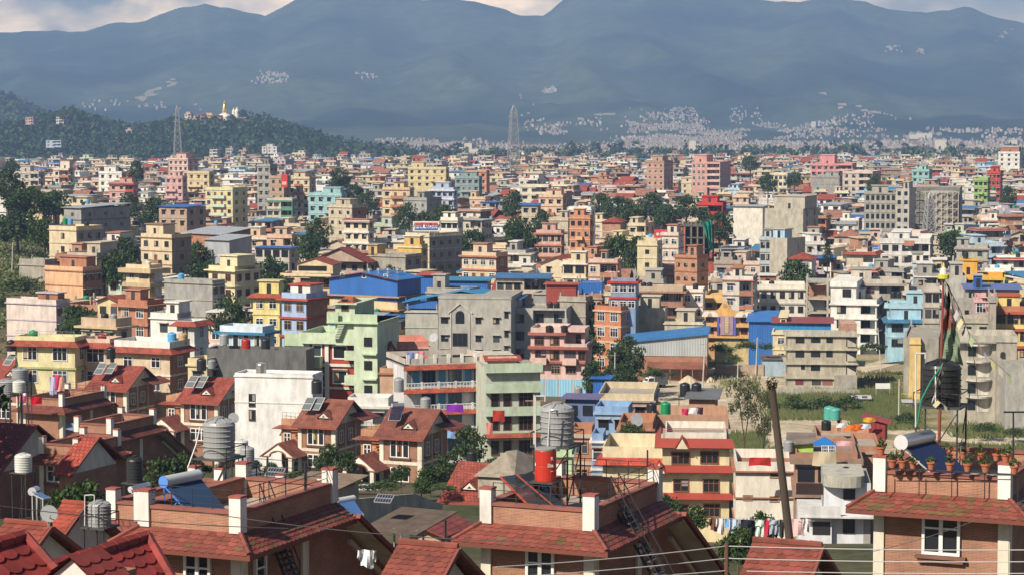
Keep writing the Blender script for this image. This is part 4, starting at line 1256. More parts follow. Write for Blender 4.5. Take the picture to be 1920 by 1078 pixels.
H('concrete house with light blue roof rooms left of the cypress', 1443, 1476, 1510, 447, 560, -38, (.44, .40, .33), mat='concrete', nf=4, nw=2, blank=True, par=.3, band=0, sidewin=False, pent=(.1, .75, .1, .5, 2.3), pentcol=(.4, .58, .75))
H('blue windowed house left of the light blue roof rooms', 1425, 1446, 1452, 444, 575, -12, (.45, .5, .55), nf=4, nw=2, ww=2, wh=1.4, trim='concrete', shade=False)
b = H('white modern house with brown panels and angled roof', 1651, 1744, 1757, 448, 600, -12, (.62, .60, .57), nf=2, nw=5, wk='dark', ww=1.5, wh=1.5, shade=False, trim='white', band=.15, par=1.2, pb=470)
b.p('brown_panel', 'paint', (.42, .2, .13)).box(b.fx(1696), b.fx(1714), -b.D / 2 - .3, -b.D / 2 - .1, b.fz(462), b.fz(452)); b.done()
H('white three-storey house left of the open concrete frame', 1424, 1510, 1514, 533, 486, -6, (.70, .66, .58), nf=3, nw=5, ww=1.0, wh=1.3, shade=False, trim=(.6, .56, .48), over=.5, band=.3, par=.9, tanks=((.27, .2, 'black', .0, 'on the white three-storey house'),))
b = B('unfinished_house', 'narrow open concrete frame house between two white houses', 'unfinished house', 1513, 1552, 1557, 528, 482, -8, D=10)
W2, D2 = b.W / 2, b.D / 2
for k in range(5):
 zf = b.H - k * 3.2
 b.p('floor_slab', 'concrete', (.42, .39, .33)).box(-W2, W2, -D2, D2, zf - .3, zf)
 if k: b.p('infill_wall', 'brick', 'brick' if k % 2 else (.3, .28, .25)).box(-W2 + .4, W2 - .4, -D2 + 2.5, -D2 + 2.7, zf, zf + 2.2)
for sx in (-1, 1):
 for sy in (-1, 1): b.p('column', 'concrete', (.46, .43, .37)).box(sx * W2 - .2, sx * W2 + .2, sy * D2 - .2, sy * D2 + .2, 0, b.H + .9)
b.done()
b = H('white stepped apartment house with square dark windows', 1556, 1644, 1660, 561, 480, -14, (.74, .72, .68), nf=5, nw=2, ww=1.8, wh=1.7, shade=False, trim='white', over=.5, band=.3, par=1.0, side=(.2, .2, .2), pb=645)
W2, D2 = b.W / 2, b.D / 2
b.p('top_floor', 'paint', (.74, .72, .68)).box(-W2, -W2 + b.W * .56, -D2 + .01, D2 - .5, b.H - .79, b.H + 3.0).box(-W2 - .2, -W2 + b.W * .58, -D2 - .3, D2 - .4, b.H + 2.4, b.H + 3.6)
b.win(-W2 + b.W * .36, b.H + .4, 1.7, 1.6, 'dark', 'f', False); b.done()
H('light blue house with three square windows in the right middle', 1663, 1735, 1746, 569, 476, -10, (.34, .52, .60), nf=3, nw=3, ww=1.5, wh=1.3, shade=False, trim=(.42, .58, .66), over=.6, band=.4, par=.6, pent=(.5, .98, .2, .8, 2.6), tanks=((.15, .6, 'black', 1.2, 'left of two on the light blue house'), (.3, .6, 'black', 1.2, 'right of two on the light blue house')))
H('lower light blue wing with teal sheet canopies', 1665, 1736, 1742, 601, 462, -6, (.34, .54, .64), nf=2, nw=2, ww=2.2, wh=1.5, shade=False, skirt=(.05, .2, .36), par=.2, trim='paleblue')
H('long weathered beige house with plants on its terrace', 1596, 1692, 1700, 524, 490, -8, (.52, .46, .40), nf=3, nw=4, wk='brown', ww=1.5, shade=False, trim=(.36, .33, .28), over=.9, band=.5, par=.9, pent=(.0, .4, .3, .9, 2.8))
H('small white house with red roof left of the cypress', 1480, 1522, 1530, 486, 530, -14, (.70, .66, .60), nf=2, nw=2, roof='hip', rcol='redroof', wk='white', shade=False)
H('bright orange house with an orange roof room', 1800, 1880, 1896, 516, 500, -12, (.68, .36, .06), nf=2, nw=3, ww=2.2, wh=1.5, shade=False, trim=(.7, .4, .06), over=.6, band=.6, par=.5, pent=(-.02, .4, .2, .9, 3.4), pentcol=(.68, .38, .07), tanks=((.12, .5, 'black', 3.7),))
H('grey house under blue and violet sheet roofs', 1812, 1912, 1920, 543, 455, -8, (.42, .39, .34), mat='concrete', nf=2, nw=3, ww=2.4, wh=1.5, shade=False, roof='low', rcol=(.12, .16, .36), pent=(.15, .3, .1, .5, 2.6), pentcol='sheetblue')
H('pink house with a curved roof edge and white window grids', 1829, 1873, 1882, 556, 425, -10, (.62, .36, .40), nf=3, nw=2, wk='white', ww=1.9, wh=1.7, shade=False, trim='pink', par=.9, pent=(.3, .8, .0, .3, .7))
H('yellow house with red balcony bands at the right edge', 1864, 1935, 1945, 574, 398, -8, (.70, .58, .22), nf=4, nw=3, wk='brown', ww=1.6, wh=1.4, shade=False, trim=(.45, .1, .05), over=.8, band=.45, par=.9, parcol='terracotta')
H('grey concrete stair shaft between the pink and yellow houses', 1856, 1868, 1872, 563, 394, -10, (.36, .33, .28), mat='concrete', nf=1, blank=True, par=.1, sidewin=False)
H('dim grey cement house with small openings under the prayer flags', 1768, 1828, 1840, 565, 432, -10, (.33, .32, .29), mat='concrete', nf=4, nw=2, ww=.7, wh=1.0, wk='open', shade=False, band=0, par=.6)
H('blank light grey wall house right of the flag pole', 1770, 1812, 1822, 517, 470, -8, (.46, .44, .40), mat='concrete', nf=2, blank=True, par=.2, band=0)
H('beige house with stacked square windows left of the flag pole', 1734, 1762, 1770, 538, 440, -8, (.5, .46, .4), nf=4, nw=2, ww=1.5, wh=1.5, shade=False, trim='concrete', over=.4)
H('deep blue sheet-clad shed in front of the ochre terrace house', 1404, 1452, 1456, 603, 456, -8, 'sheetblue', mat='sheet', nf=1, blank=True, roof='low', rcol=(.04, .18, .5), sidewin=False, pb=655)
H('cream shed with a dark red sheet roof and bright blue gable', 1451, 1558, 1566, 606, 450, -8, (.03, .24, .55), mat='paint', nf=2, blank=True, roof='low', rcol=(.26, .06, .06), sidewin=False, pb=655)
H('low cream annex under the bright blue gable shed', 1449, 1480, 1486, 622, 444, -8, (.68, .58, .36), nf=2, nw=1, wk='white', shade=False, par=.3, pb=658)
b = B('unfinished_house', 'four-storey bare concrete house with scalloped parapet by the road', 'unfinished house', 1477, 1608, 1613, 624, 418, -5, D=11, pb=730)
W2, D2 = b.W / 2, b.D / 2
cc = (.46, .42, .33)
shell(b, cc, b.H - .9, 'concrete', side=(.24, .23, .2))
for y in (629, 655, 682, 709): b.p('floor_band', 'concrete', cc).box(-W2 - .6, W2 + .2, -D2 - .45, D2, b.fz(y) - .2, b.fz(y))
m = b.p('parapet', 'concrete', (.5, .46, .38))
m.box(-W2 - .5, W2, -D2 - .4, -D2 - .25, b.fz(629) + .003, b.H)
for i in range(7):
 x = -W2 + .2 + (b.W - .4) * (i + .5) / 7
 m.prism([(x + .85 * cos(a * pi / 8), b.H + .5 * sin(a * pi / 8)) for a in range(9)], -D2 - .39, -D2 - .26)
for y in (631, 658, 684):
 b.wpx(1492, 1508, y, y + 12, 'open') if y < 680 else b.wpx(1503, 1509, y, y + 9, 'open')
 b.wpx(1521, 1538, y, y + 11, 'open')
 if y < 680: b.wpx(1550, 1561, y, y + 11, 'open')
 m = b.p('loggia', 'gloss', (.03, .03, .03)); m.box(b.fx(1587), b.fx(1606), -D2 - .04, -D2 - .003, b.fz(y + 19), b.fz(y - 1))
 b.p('stair_flight', 'concrete', (.5, .46, .38)).prism([(b.fx(1589), b.fz(y + 19)), (b.fx(1606), b.fz(y + 19)), (b.fx(1606), b.fz(y + 14)), (b.fx(1589), b.fz(y + 5))], -D2 - .25, -D2 - .045)
for x0, x1, c2 in ((1492, 1507, (.2, .03, .05)), (1523, 1540, (.06, .06, .06)), (1543, 1562, (.25, .1, .08))): b.p('shutter', 'plain', c2).box(b.fx(x0), b.fx(x1), -D2 - .04, -D2 - .003, b.fz(723), b.fz(713))
b.p('end_wall', 'concrete', (.36, .34, .29)).box(b.fx(1565), b.fx(1607), -D2 - 1.6, -D2 - .004, 0, b.fz(703))
b.p('stair_room', 'brick', (.38, .2, .13)).box(b.fx(1577), b.fx(1607), -D2 + 1, D2 - 2, b.H - .9, b.H + 1.6)
b.done()
b = H('windowless grey house with a tall yellow stair bay', 1695, 1760, 1768, 634, 405, -12, (.34, .32, .28), mat='concrete', nf=3, nw=3, blank=True, par=.4, band=0, sidewin=False)
b.p('yellow_bay', 'paint', (.66, .48, .2)).box(b.fx(1706), b.fx(1727), -b.D / 2 - 1.2, -b.D / 2 - .003, .3, b.H + .1); b.p('bay_cap', 'paint', (.6, .44, .18)).box(b.fx(1705), b.fx(1728), -b.D / 2 - 1.4, -b.D / 2 - .002, b.fz(645), b.fz(643)); b.done()
b = B('unfinished_house', 'bare concrete house with curved balconies and an arched stair window', 'unfinished house', 1790, 1905, 1912, 634, 372, -8, D=10)
W2, D2 = b.W / 2, b.D / 2
shell(b, (.40, .37, .31), b.H - .5, 'concrete')
for y in (645, 677, 712, 744):
 m = b.p('balcony', 'concrete', (.55, .52, .46))
 x0, x1 = b.fx(1812), b.fx(1860)
 pts = [(x0, -D2 - .003)] + [(x0 + (x1 - x0) * i / 10, -D2 - .3 - 1.5 * sin(pi * i / 10)) for i in range(11)] + [(x1, -D2 - .003)]
 z0, z1 = b.fz(y + 3), b.fz(y)
 n_ = len(pts)
 m.faces([(x, yy, z0) for x, yy in pts] + [(x, yy, z1) for x, yy in pts], [tuple(range(n_)), tuple(range(2 * n_ - 1, n_ - 1, -1))] + [(i, (i + 1) % n_, n_ + (i + 1) % n_, n_ + i) for i in range(n_)])
for y in (648, 684, 718, 750):
 b.wpx(1816, 1830, y + 3, y + 20, 'open'); m = b.p('recess_wall', 'concrete', (.62, .58, .52)); m.box(b.fx(1834), b.fx(1856), -D2 - .06, -D2 - .004, b.fz(y + 24), b.fz(y - 2))
m = b.p('stair_bay', 'concrete', (.36, .335, .28)); m.box(b.fx(1868), b.fx(1906), -D2 - 1.3, -D2 - .003, 0, b.H)
cx_, w_ = b.fx(1880), 5 / b.sc
for y0, y1 in ((658, 678), (686, 708), (716, 738), (746, 770)):
 pts = [(cx_ - w_, b.fz(y1)), (cx_ + w_, b.fz(y1)), (cx_ + w_, b.fz(y0 + 5))] + [(cx_ + w_ * cos(a * pi / 8), b.fz(y0 + 5) + w_ * sin(a * pi / 8)) for a in range(1, 8)] + [(cx_ - w_, b.fz(y0 + 5))]
 b.p('arch_opening', 'gloss', (.03, .03, .03)).face(*[(x, -D2 - 1.33, z) for x, z in pts])
ring(b.p('parapet', 'concrete', (.48, .45, .38)), -W2 - .3, W2 + .2, -D2 - 1.5, D2, b.H - .5, b.H + .5, .2)
b.done()
H('plain grey cement wall house at the right edge', 1886, 1940, 1950, 682, 362, -6, (.40, .39, .36), mat='concrete', nf=1, blank=True, par=.2, band=0, sidewin=False)
H('concrete column house behind the curved balcony house', 1800, 1858, 1866, 598, 400, -8, (.40, .37, .31), mat='concrete', nf=3, nw=2, ww=1.2, wk='open', shade=False, par=.5)
b = B('shed', 'long grey sheet-metal shed with a sloping blue roof on brick base', 'shed', 1172, 1326, 1330, 640, 432, -6, D=12, pb=700)
W2, D2 = b.W / 2, b.D / 2
zl, zr = b.fz(640), b.fz(626)
b.p('wall', 'brick', (.36, .16, .09)).box(-W2 + 2.0, W2, -D2, D2, 0, b.fz(668))
b.p('sheet_wall', 'sheet', (.40, .42, .43)).prism([(-W2, b.fz(668)), (W2, b.fz(668)), (W2, zr), (-W2, zl)], -D2 - .12, D2)
b.p('roof', 'sheet', (.04, .18, .45)).slab((-W2 - .6, -D2 - .6, zl + .1), (W2 + .4, -D2 - .6, zr + .5), (W2 + .4, D2 + .5, zr + .5), (-W2 - .6, D2 + .5, zl + .1), .5)
b.p('lean_to', 'rust', (.22, .08, .05)).slab((b.fx(1214), -D2 - 2.2, b.fz(690)), (b.fx(1322), -D2 - 2.2, b.fz(690)), (b.fx(1322), -D2 - .1, b.fz(679)), (b.fx(1214), -D2 - .1, b.fz(679)), .08)
for i in range(6): x = b.fx(1216) + (b.fx(1320) - b.fx(1216)) * i / 5; b.p('post', 'iron', (.25, .18, .12)).beam((x, -D2 - 2.1, 0), (x, -D2 - 2.1, b.fz(690) - .1), .1)
b.done()
# ------------------------------------------------------------------ the near houses of the hillside
TH = radians(-23)
U, V_ = Vector((cos(TH), sin(TH), 0)), Vector((-sin(TH), cos(TH), 0))
def tiles(mb, A, Bq, A2, B2, col, tw=.28, th=.2, rng=RNG, moss=0.0, lift=.035):
 """single scalloped tiles over a sloping trapezoid; A-Bq is the eave, A2-B2 the upper edge"""
 A, Bq, A2, B2 = map(Vector, (A, Bq, A2, B2))
 L = ((A2 - A).length + (B2 - Bq).length) / 2
 up = ((A2 + B2) - (A + Bq)).normalized()
 n = (Bq - A).cross(A2 - A).normalized()
 if n.z < 0: n = -n
 mb.use('tile1', tuple(c * .5 for c in col)).face(A, Bq, B2, A2)
 rows = max(2, int(L / th))
 for r in range(rows):
  t0, t1 = r / rows, min(1.0, (r + 1.35) / rows)
  l0, r0 = A.lerp(A2, t0), Bq.lerp(B2, t0)
  l1, r1 = A.lerp(A2, t1), Bq.lerp(B2, t1)
  k = max(1, int((r0 - l0).length / tw))
  off = .5 if r % 2 else 0
  for i in range(-1, k + 1):
   a, c = (i + off) / k, (i + 1 + off) / k
   if c <= .02 or a >= .98: continue
   a, c = max(0, a), min(1, c)
   p0, p1, q0, q1 = l0.lerp(r0, a), l0.lerp(r0, c), l1.lerp(r1, a), l1.lerp(r1, c)
   j = rng.uniform(.72, 1.15)
   cc = tuple(x * j for x in col)
   if moss and rng.random() < moss * (1.3 - t0):
    cc = (cc[0] * .62, cc[1] * 1.0 + .02, cc[2] * .8)
   mb.col = cc
   h0, h1 = n * lift, n * .006
   dn = -up * th * .28
   m = (p0 + p1) / 2
   e0, e1 = p0.lerp(m, .45) + dn * .75, p1.lerp(m, .45) + dn * .75
   base = [p0 + h0, e0 + h0, m + dn + h0, e1 + h0, p1 + h0, q1 + h1, q0 + h1]
   low = [p0 + h0 - n * .03, e0 + h0 - n * .03, m + dn + h0 - n * .03, e1 + h0 - n * .03, p1 + h0 - n * .03]
   mb.faces(base + low, [(0, 1, 2, 3, 4, 5, 6), (7, 8, 1, 0), (8, 9, 2, 1), (9, 10, 3, 2), (10, 11, 4, 3)])
def ridge_caps(mb, a, c, col, r=.09, step=.3):
 a, c = Vector(a), Vector(c)
 n = max(1, int((c - a).length / step))
 for i in range(n):
  j = RNG.uniform(.8, 1.1)
  mb.use('tile1', tuple(x * j for x in col)).beam(a.lerp(c, i / n), a.lerp(c, (i + 1.08) / n), r, 6, r * .86)
class V(B):
 """near house: Empty under its front right corner, x to the left is negative, y runs back along the side"""
 def __init__(s, name, label, cat, pc, py, Y, pl=None, W=None, D=8, group=None, th=TH):
  c = P(pc, py, Y)
  ct, st = cos(th), sin(th)
  if pl is not None:
   t = ray(pl, py); t = t[0] / t[1]
   W = (c.x - t * c.y) / (ct - t * st)
  s.W, s.D, s.zE = W, D, 0
  s.zb = min(gz(c.x, c.y), gz(c.x + D * -st, c.y + D * ct)) - .4
  s.zE = c.z - s.zb
  s.root = thing(name, label, cat, (c.x, c.y, s.zb), th, group)
  s.th, s.cx, s.cy = th, c.x, c.y
  s.parts = []
  m = Vector((c.x, c.y, 0))
  CAT.append((c.x - W / 2 * ct, c.y - W / 2 * st, W * .6, pl or pc - W * F / Y, pc + 20, py, py + 60, Y))
 def loc(s, px, py, Y):
  w = P(px, py, Y)
  dx, dy = w.x - s.cx, w.y - s.cy
  c, n = cos(s.th), sin(s.th)
  return Vector((c * dx + n * dy, -n * dx + c * dy, w.z - s.zb))
def casement(v, x, y, z, w, h, n=2, yaw=0, col=(.78, .77, .75), sill=True, curtain=None, transom=.62):
 """a real window: frame with glazing and a sill"""
 t = .09
 m = MB('plain', col)
 m.box(-w / 2, -w / 2 + t, -.12, 0, 0, h).box(w / 2 - t, w / 2, -.12, 0, 0, h)
 m.box(-w / 2 + t, w / 2 - t, -.12, 0, h - t, h).box(-w / 2 + t, w / 2 - t, -.12, 0, 0, t)
 for i in range(1, n):
  xx = -w / 2 + w * i / n
  m.box(xx - t * .7, xx + t * .7, -.115, 0, t, h - t)
 if transom:
  m.box(-w / 2 + t, w / 2 - t, -.1, 0, h * transom - .03, h * transom + .03)
 f = m.build('window', v.root, (x, y, z), yaw)
 g2 = MB('gloss', (.02, .023, .028)).box(-w / 2 + t, w / 2 - t, -.05, -.03, t, h - t)
 if curtain:
  c2 = tuple(q * .55 for q in curtain); g2.use('cloth', c2).box(-w * .15, -w * .03, -.056, -.051, h * .3, h - t).box(w * .05, w * .14, -.056, -.051, t, h - t)
 g2.build('pane', f)
 if sill:
  MB('paint', (.2, .1, .07)).box(-w / 2 - .2, w / 2 + .2, -.22, -.0, -.12, -.02).box(-w / 2 - .12, w / 2 + .12, -.16, -.0, -.24, -.12).build('sill', f)
 return f
BRK = (.32, .155, .098)
TIL = (.205, .054, .038)
def villa(label, pc, py, Y, pl, near=True, brick=BRK, til=TIL, win=(), D=6.3, rear=True, moss=0.1, rails=True, left=True, posts=True, group='brick houses with tiled skirt roofs'):
 v = V('brick_house', label, 'house', pc, py, Y, pl, D=D + (5 if rear else 0), group=group)
 W, zE = v.W, v.zE
 o, ri = .75, .5
 zc = zE + ri + .58
 m = v.p('wall', 'brick', brick)
 Dr = D + (5 if rear else 0)
 zr = zE - 3.1
 m.face((-W, 0, 0), (0, 0, 0), (0, 0, zE + ri), (-W, 0, zE + ri))
 if rear:
  m.face((0, 0, 0), (0, Dr, 0), (0, Dr, zr), (0, D, zE), (0, D, zE + ri), (0, 0, zE + ri))
  m.face((-W, Dr, 0), (-W, 0, 0), (-W, 0, zE + ri), (-W, D, zE + ri), (-W, D, zE), (-W, Dr, zr))
  m.face((0, Dr, 0), (-W, Dr, 0), (-W, Dr, zr), (0, Dr, zr))
 else:
  m.face((0, 0, 0), (0, D, 0), (0, D, zE + ri), (0, 0, zE + ri)).face((-W, D, 0), (-W, 0, 0), (-W, 0, zE + ri), (-W, D, zE + ri)).face((0, D, 0), (-W, D, 0), (-W, D, zE + ri), (0, D, zE + ri))
 v.p('terrace_floor', 'concrete', (.42, .36, .31)).box(-W + .01, -.01, .01, D - .01, zE + ri - .15, zE + ri)
 pw = .34
 for x in (-W - .05, -pw + .05): v.p('pilaster', 'paint', (.70, .65, .54)).box(x, x + pw, -.08, -.003, 0, zE - .05)
 v.p('pilaster', 'paint', (.70, .65, .54)).box(.003, .08, -.05, pw, 0, zE - .05)
 v.p('pilaster', 'paint', (.70, .65, .54)).box(.003, .09, D * .62, D * .62 + .4, 0, zE - .05)
 m = v.p('skirt_roof', 'tile', til)
 F4 = [(-W - o, -o, zE), (o, -o, zE), (0, 0, zE + ri), (-W, 0, zE + ri)]
 R4 = [(o, -o, zE), (o, D + .1, zE), (0, D + .1, zE + ri), (0, 0, zE + ri)]
 L4 = [(-W - o, D, zE), (-W - o, -o, zE), (-W, 0, zE + ri), (-W, D, zE + ri)]
 for q in ([F4, R4] + ([L4] if left else [])):
  if near: tiles(m, q[0], q[1], q[3], q[2], til, moss=moss)
  else: m.use('tile', til).slab(*q, .06)
 if near:
  ridge_caps(m, (o, -o, zE + .04), (0, 0, zE + ri + .05), til); ridge_caps(m, (-W - o, -o, zE + .04), (-W, 0, zE + ri + .05), til)
 m = v.p('fascia', 'plain', (.17, .055, .04))
 m.box(-W - o, o, -o - .04, -o, zE - .16, zE + .01).box(o, o + .04, -o - .04, D + .1, zE - .16, zE + .01)
 if left: m.box(-W - o - .04, -W - o, -o - .04, D, zE - .16, zE + .01)
 v.p('soffit', 'paint', (.60, .55, .46)).box(-W - o + .02, o - .02, -o + .02, -.004, zE - .12, zE - .06).box(.004, o - .02, 0, D, zE - .12, zE - .06)
 if rear:
  e = .9
  q = [(-W - .4, D, zE + .16), (e, D, zE + .16), (e, Dr + .4, zr - .1), (-W - .4, Dr + .4, zr - .1)]
  m = v.p('rear_roof', 'tile', til); m.slab(*q, .1)
  m.use('plain', (.20, .04, .03)).beam((e, D - .05, zE + .1), (e, Dr + .4, zr - .16), .11)
  v.p('rear_soffit', 'paint', (.72, .68, .58)).slab((-W - .38, D + .02, zE + .03), (e - .06, D + .02, zE + .03), (e - .06, Dr + .38, zr - .23), (-W - .38, Dr + .38, zr - .23), .04)
  v.p('gable_moulding', 'paint', (.66, .6, .5)).beam((.04, D + .9, zE - .95), (.04, Dr, zr - .5), .12)
 z0 = zE + ri + .004
 ring(v.p('parapet', 'brick', tuple(c * 1.12 for c in brick)), -W, 0, 0, D, z0, zc, .24)
 ring(v.p('coping', 'paint', (.28, .11, .085)), -W - .05, .05, -.05, D + .05, zc, zc + .1, .34)
 if posts:
  for x, y in ((-W + .12, .1), (-.12, .1), (-.12, D - .1), (-W + .12, D - .1)):
   m = v.p('post', 'paint', (.76, .74, .70)); m.box(x - .2, x + .2, y - .2, y + .2, z0, zc + .52)
   m.use('paint', (.34, .10, .08)).box(x - .22, x + .22, y - .22, y + .22, zc + .52, zc + .58)
 if rails:
  m = v.p('railing', 'iron', COL['black'])
  for a, q in (((-W + .3, .12), (-.3, .12)), ((-.12, .3), (-.12, D - .3)), ((-W + .3, D - .12), (-.3, D - .12))):
   n = 4
   for i in range(n + 1):
    x, y = a[0] + (q[0] - a[0]) * i / n, a[1] + (q[1] - a[1]) * i / n
    m.beam((x, y, zc + .1), (x, y, zc + .72), .018)
   for dz in (.25, .48, .72): m.beam((*a, zc + dz), (*q, zc + dz), .014)
 for w in win:
  casement(v, w[0], -.004, w[1], *w[2:5], **(w[5] if len(w) > 5 else {}))
 v.terr = zE + ri
 return v
def fxz(v, x0, x1, y0, y1, Y):
 a, c = v.loc(x0, y1, Y), v.loc(x1, y0, Y)
 return (a.x + c.x) / 2, a.z, abs(c.x - a.x) / cos(v.th) ** 0, c.z - a.z
vR = villa('brick house with mossy tiled skirt roof and white window at right front', 1890, 965, 72, 1642, moss=.35, rails=False)
x, z, w, h = (-vR.W * .495, vR.zE - 1.42, 1.22, 1.38)
casement(vR, x, -.004, z, w, h, 2)
vR.done()
vC = villa('brick house with roof terrace and steel stair at front centre', 1112, 1024, 72, 906)
casement(vC, -vC.W * .47, -.004, vC.zE - 1.55, .98, 1.45, 2)
vC.done()
vL = villa('brick house with a blue-capped solar heater on its terrace', 450, 1030, 70, 266)
casement(vL, -vL.W * .42, -.004, vL.zE - 1.5, .95, 1.35, 2)
casement(vL, .004, vL.D * .1, vL.zE - 1.5, .7, 1.2, 1, pi / 2)
vL.done()
vM = villa('shaded brick terrace house behind the blue-capped heater', 545, 990, 92, 455, near=False, rear=False, D=3.2, rails=False)
vM.done()
vN = villa('brick house with small terrace behind the grey tank at left', 268, 1002, 84, 206, near=False, rear=False, D=6, rails=False, left=False)
vN.done()
va = villa('brick house with three-light window among the dark left roofs', 146, 868, 150, 76, near=False, D=5, rails=False)
casement(va, -va.W * .52, -.004, va.zE - 1.35, 1.7, 1.15, 3, curtain=(.55, .5, .35)); va.done()
vb = villa('brick house with laundry terrace left of the sloping roofs', 117, 772, 205, 44, near=False, D=7, rails=True)
vb.done()
vc = villa('brick house with a red terrace eave in the left shadow', 208, 826, 165, 142, near=False, D=6, rails=False)
vc.done()
def gabled(label, px0, px1, py, Y, run=3.0, pitch=.62, back=3.0, near=True, col=TIL, tw=.26, thh=.2, name='gabled_house', brick=BRK):
 """house whose ridge runs left-right (photo px0 to px1 at row py); the sunny slope faces us"""
 v = V(name, label, 'house', px1, py, Y, px0, D=run, group=None)
 W, zr = v.W, v.zE
 ze = zr - run * pitch
 v.p('wall', 'brick', brick).box(-W + .3, -.3, -run + .5, back - .5, 0, zr - max(run, back) * pitch)
 v.p('gable', 'paint', (.68, .64, .56)).prismx([(-run + .5, zr - max(run, back) * pitch), (back - .5, zr - max(run, back) * pitch), (0, zr - .12)], -W + .3, -.3)
 m = v.p('roof', 'tile', col)
 if near: tiles(m, (-W, -run, ze), (0, -run, ze), (-W, 0, zr), (0, 0, zr), col, tw, thh)
 else: m.slab((-W, -run, ze), (0, -run, ze), (0, 0, zr), (-W, 0, zr), .08)
 m.use('tile', col).slab((0, back, zr - back * pitch), (-W, back, zr - back * pitch), (-W, 0, zr - .01), (0, 0, zr - .01), .08)
 if near: ridge_caps(m, (-W, 0, zr + .04), (0, 0, zr + .04), col)
 m = v.p('fascia', 'plain', (.2, .06, .045))
 m.beam((.03, -run, ze - .05), (.03, 0, zr - .05), .08).beam((.03, 0, zr - .05), (.03, back, zr - back * pitch - .05), .08)
 return v
gabled('small house with bright red scalloped tiles at the bottom middle', 748, 857, 1026, 55, run=2.6, back=2.6, tw=.2, thh=.17).done()
gabled('small house with red scalloped tiles at the foot of the leaning pole', 1412, 1540, 1023, 58, run=2.6, back=2.6, tw=.24).done()
def cornerroof(label, N, far, s0, s1, e1, down, col):
 """ridge runs back along V_ from photo point N; the visible slope falls to the right"""
 o = P(*N)
 t = thing('tiled_house', label, 'house', (o.x, o.y, gz(o.x, o.y) - .4), TH)
 z = o.z - t.location.z
 m = MB('tile1', col)
 tiles(m, (down, s0, z - down * .62), (down, e1, z - down * .62), (0, s0, z), (0, s1, z), col, .33, .30, lift=.05)
 ridge_caps(m, (0, s0, z + .03), (0, s1, z + .03), col, .12, .36)
 ridge_caps(m, (0, s1, z + .03), (down, e1, z - down * .62 + .03), col, .11, .36)
 m.use('tile', col).slab((0, s0, z), (0, s1, z), (-down, s1, z - down * .62), (-down, s0, z - down * .62), .06)
 m.build('roof', t)
 MB('brick', BRK).box(-down + .5, down - .5, s0 + .5, min(s1, e1) - .5, 0, z - down * .62).prism([(-down + .5, z - down * .62 + .002), (down - .5, z - down * .62 + .002), (0, z - .4)], s0 + .5, min(s1, e1) - .5).build('wall', t)
 return t, z
cornerroof('house with large dark red roof tiles at the bottom left', (140, 1050, 38.9), None, -4, 2.3, .35, 2.6, (.24, .03, .024))
cornerroof('house with dark red tiles cut by the lower left corner', (10, 1018, 36), None, -4, .5, -.3, 2.6, (.24, .03, .024))
t = thing('dormer', 'small white-edged dormer at the bottom left corner', 'dormer', P(137, 1085, 35.6), TH)
MB('paint', (.74, .72, .68)).prism([(-.42, 0), (.42, 0), (0, .32)], 0, .1).build('gable_board', t)
m = MB('tile1'); tiles(m, (-.5, .8, -.04), (-.5, -.1, -.04), (0, .8, .36), (0, -.1, .36), (.24, .04, .03)); tiles(m, (.5, -.1, -.04), (.5, .8, -.04), (0, -.1, .36), (0, .8, .36), (.24, .04, .03)); m.build('roof', t)
MB('brick', BRK).box(-.4, .4, .12, 1.2, -3, -.01).build('wall', t)
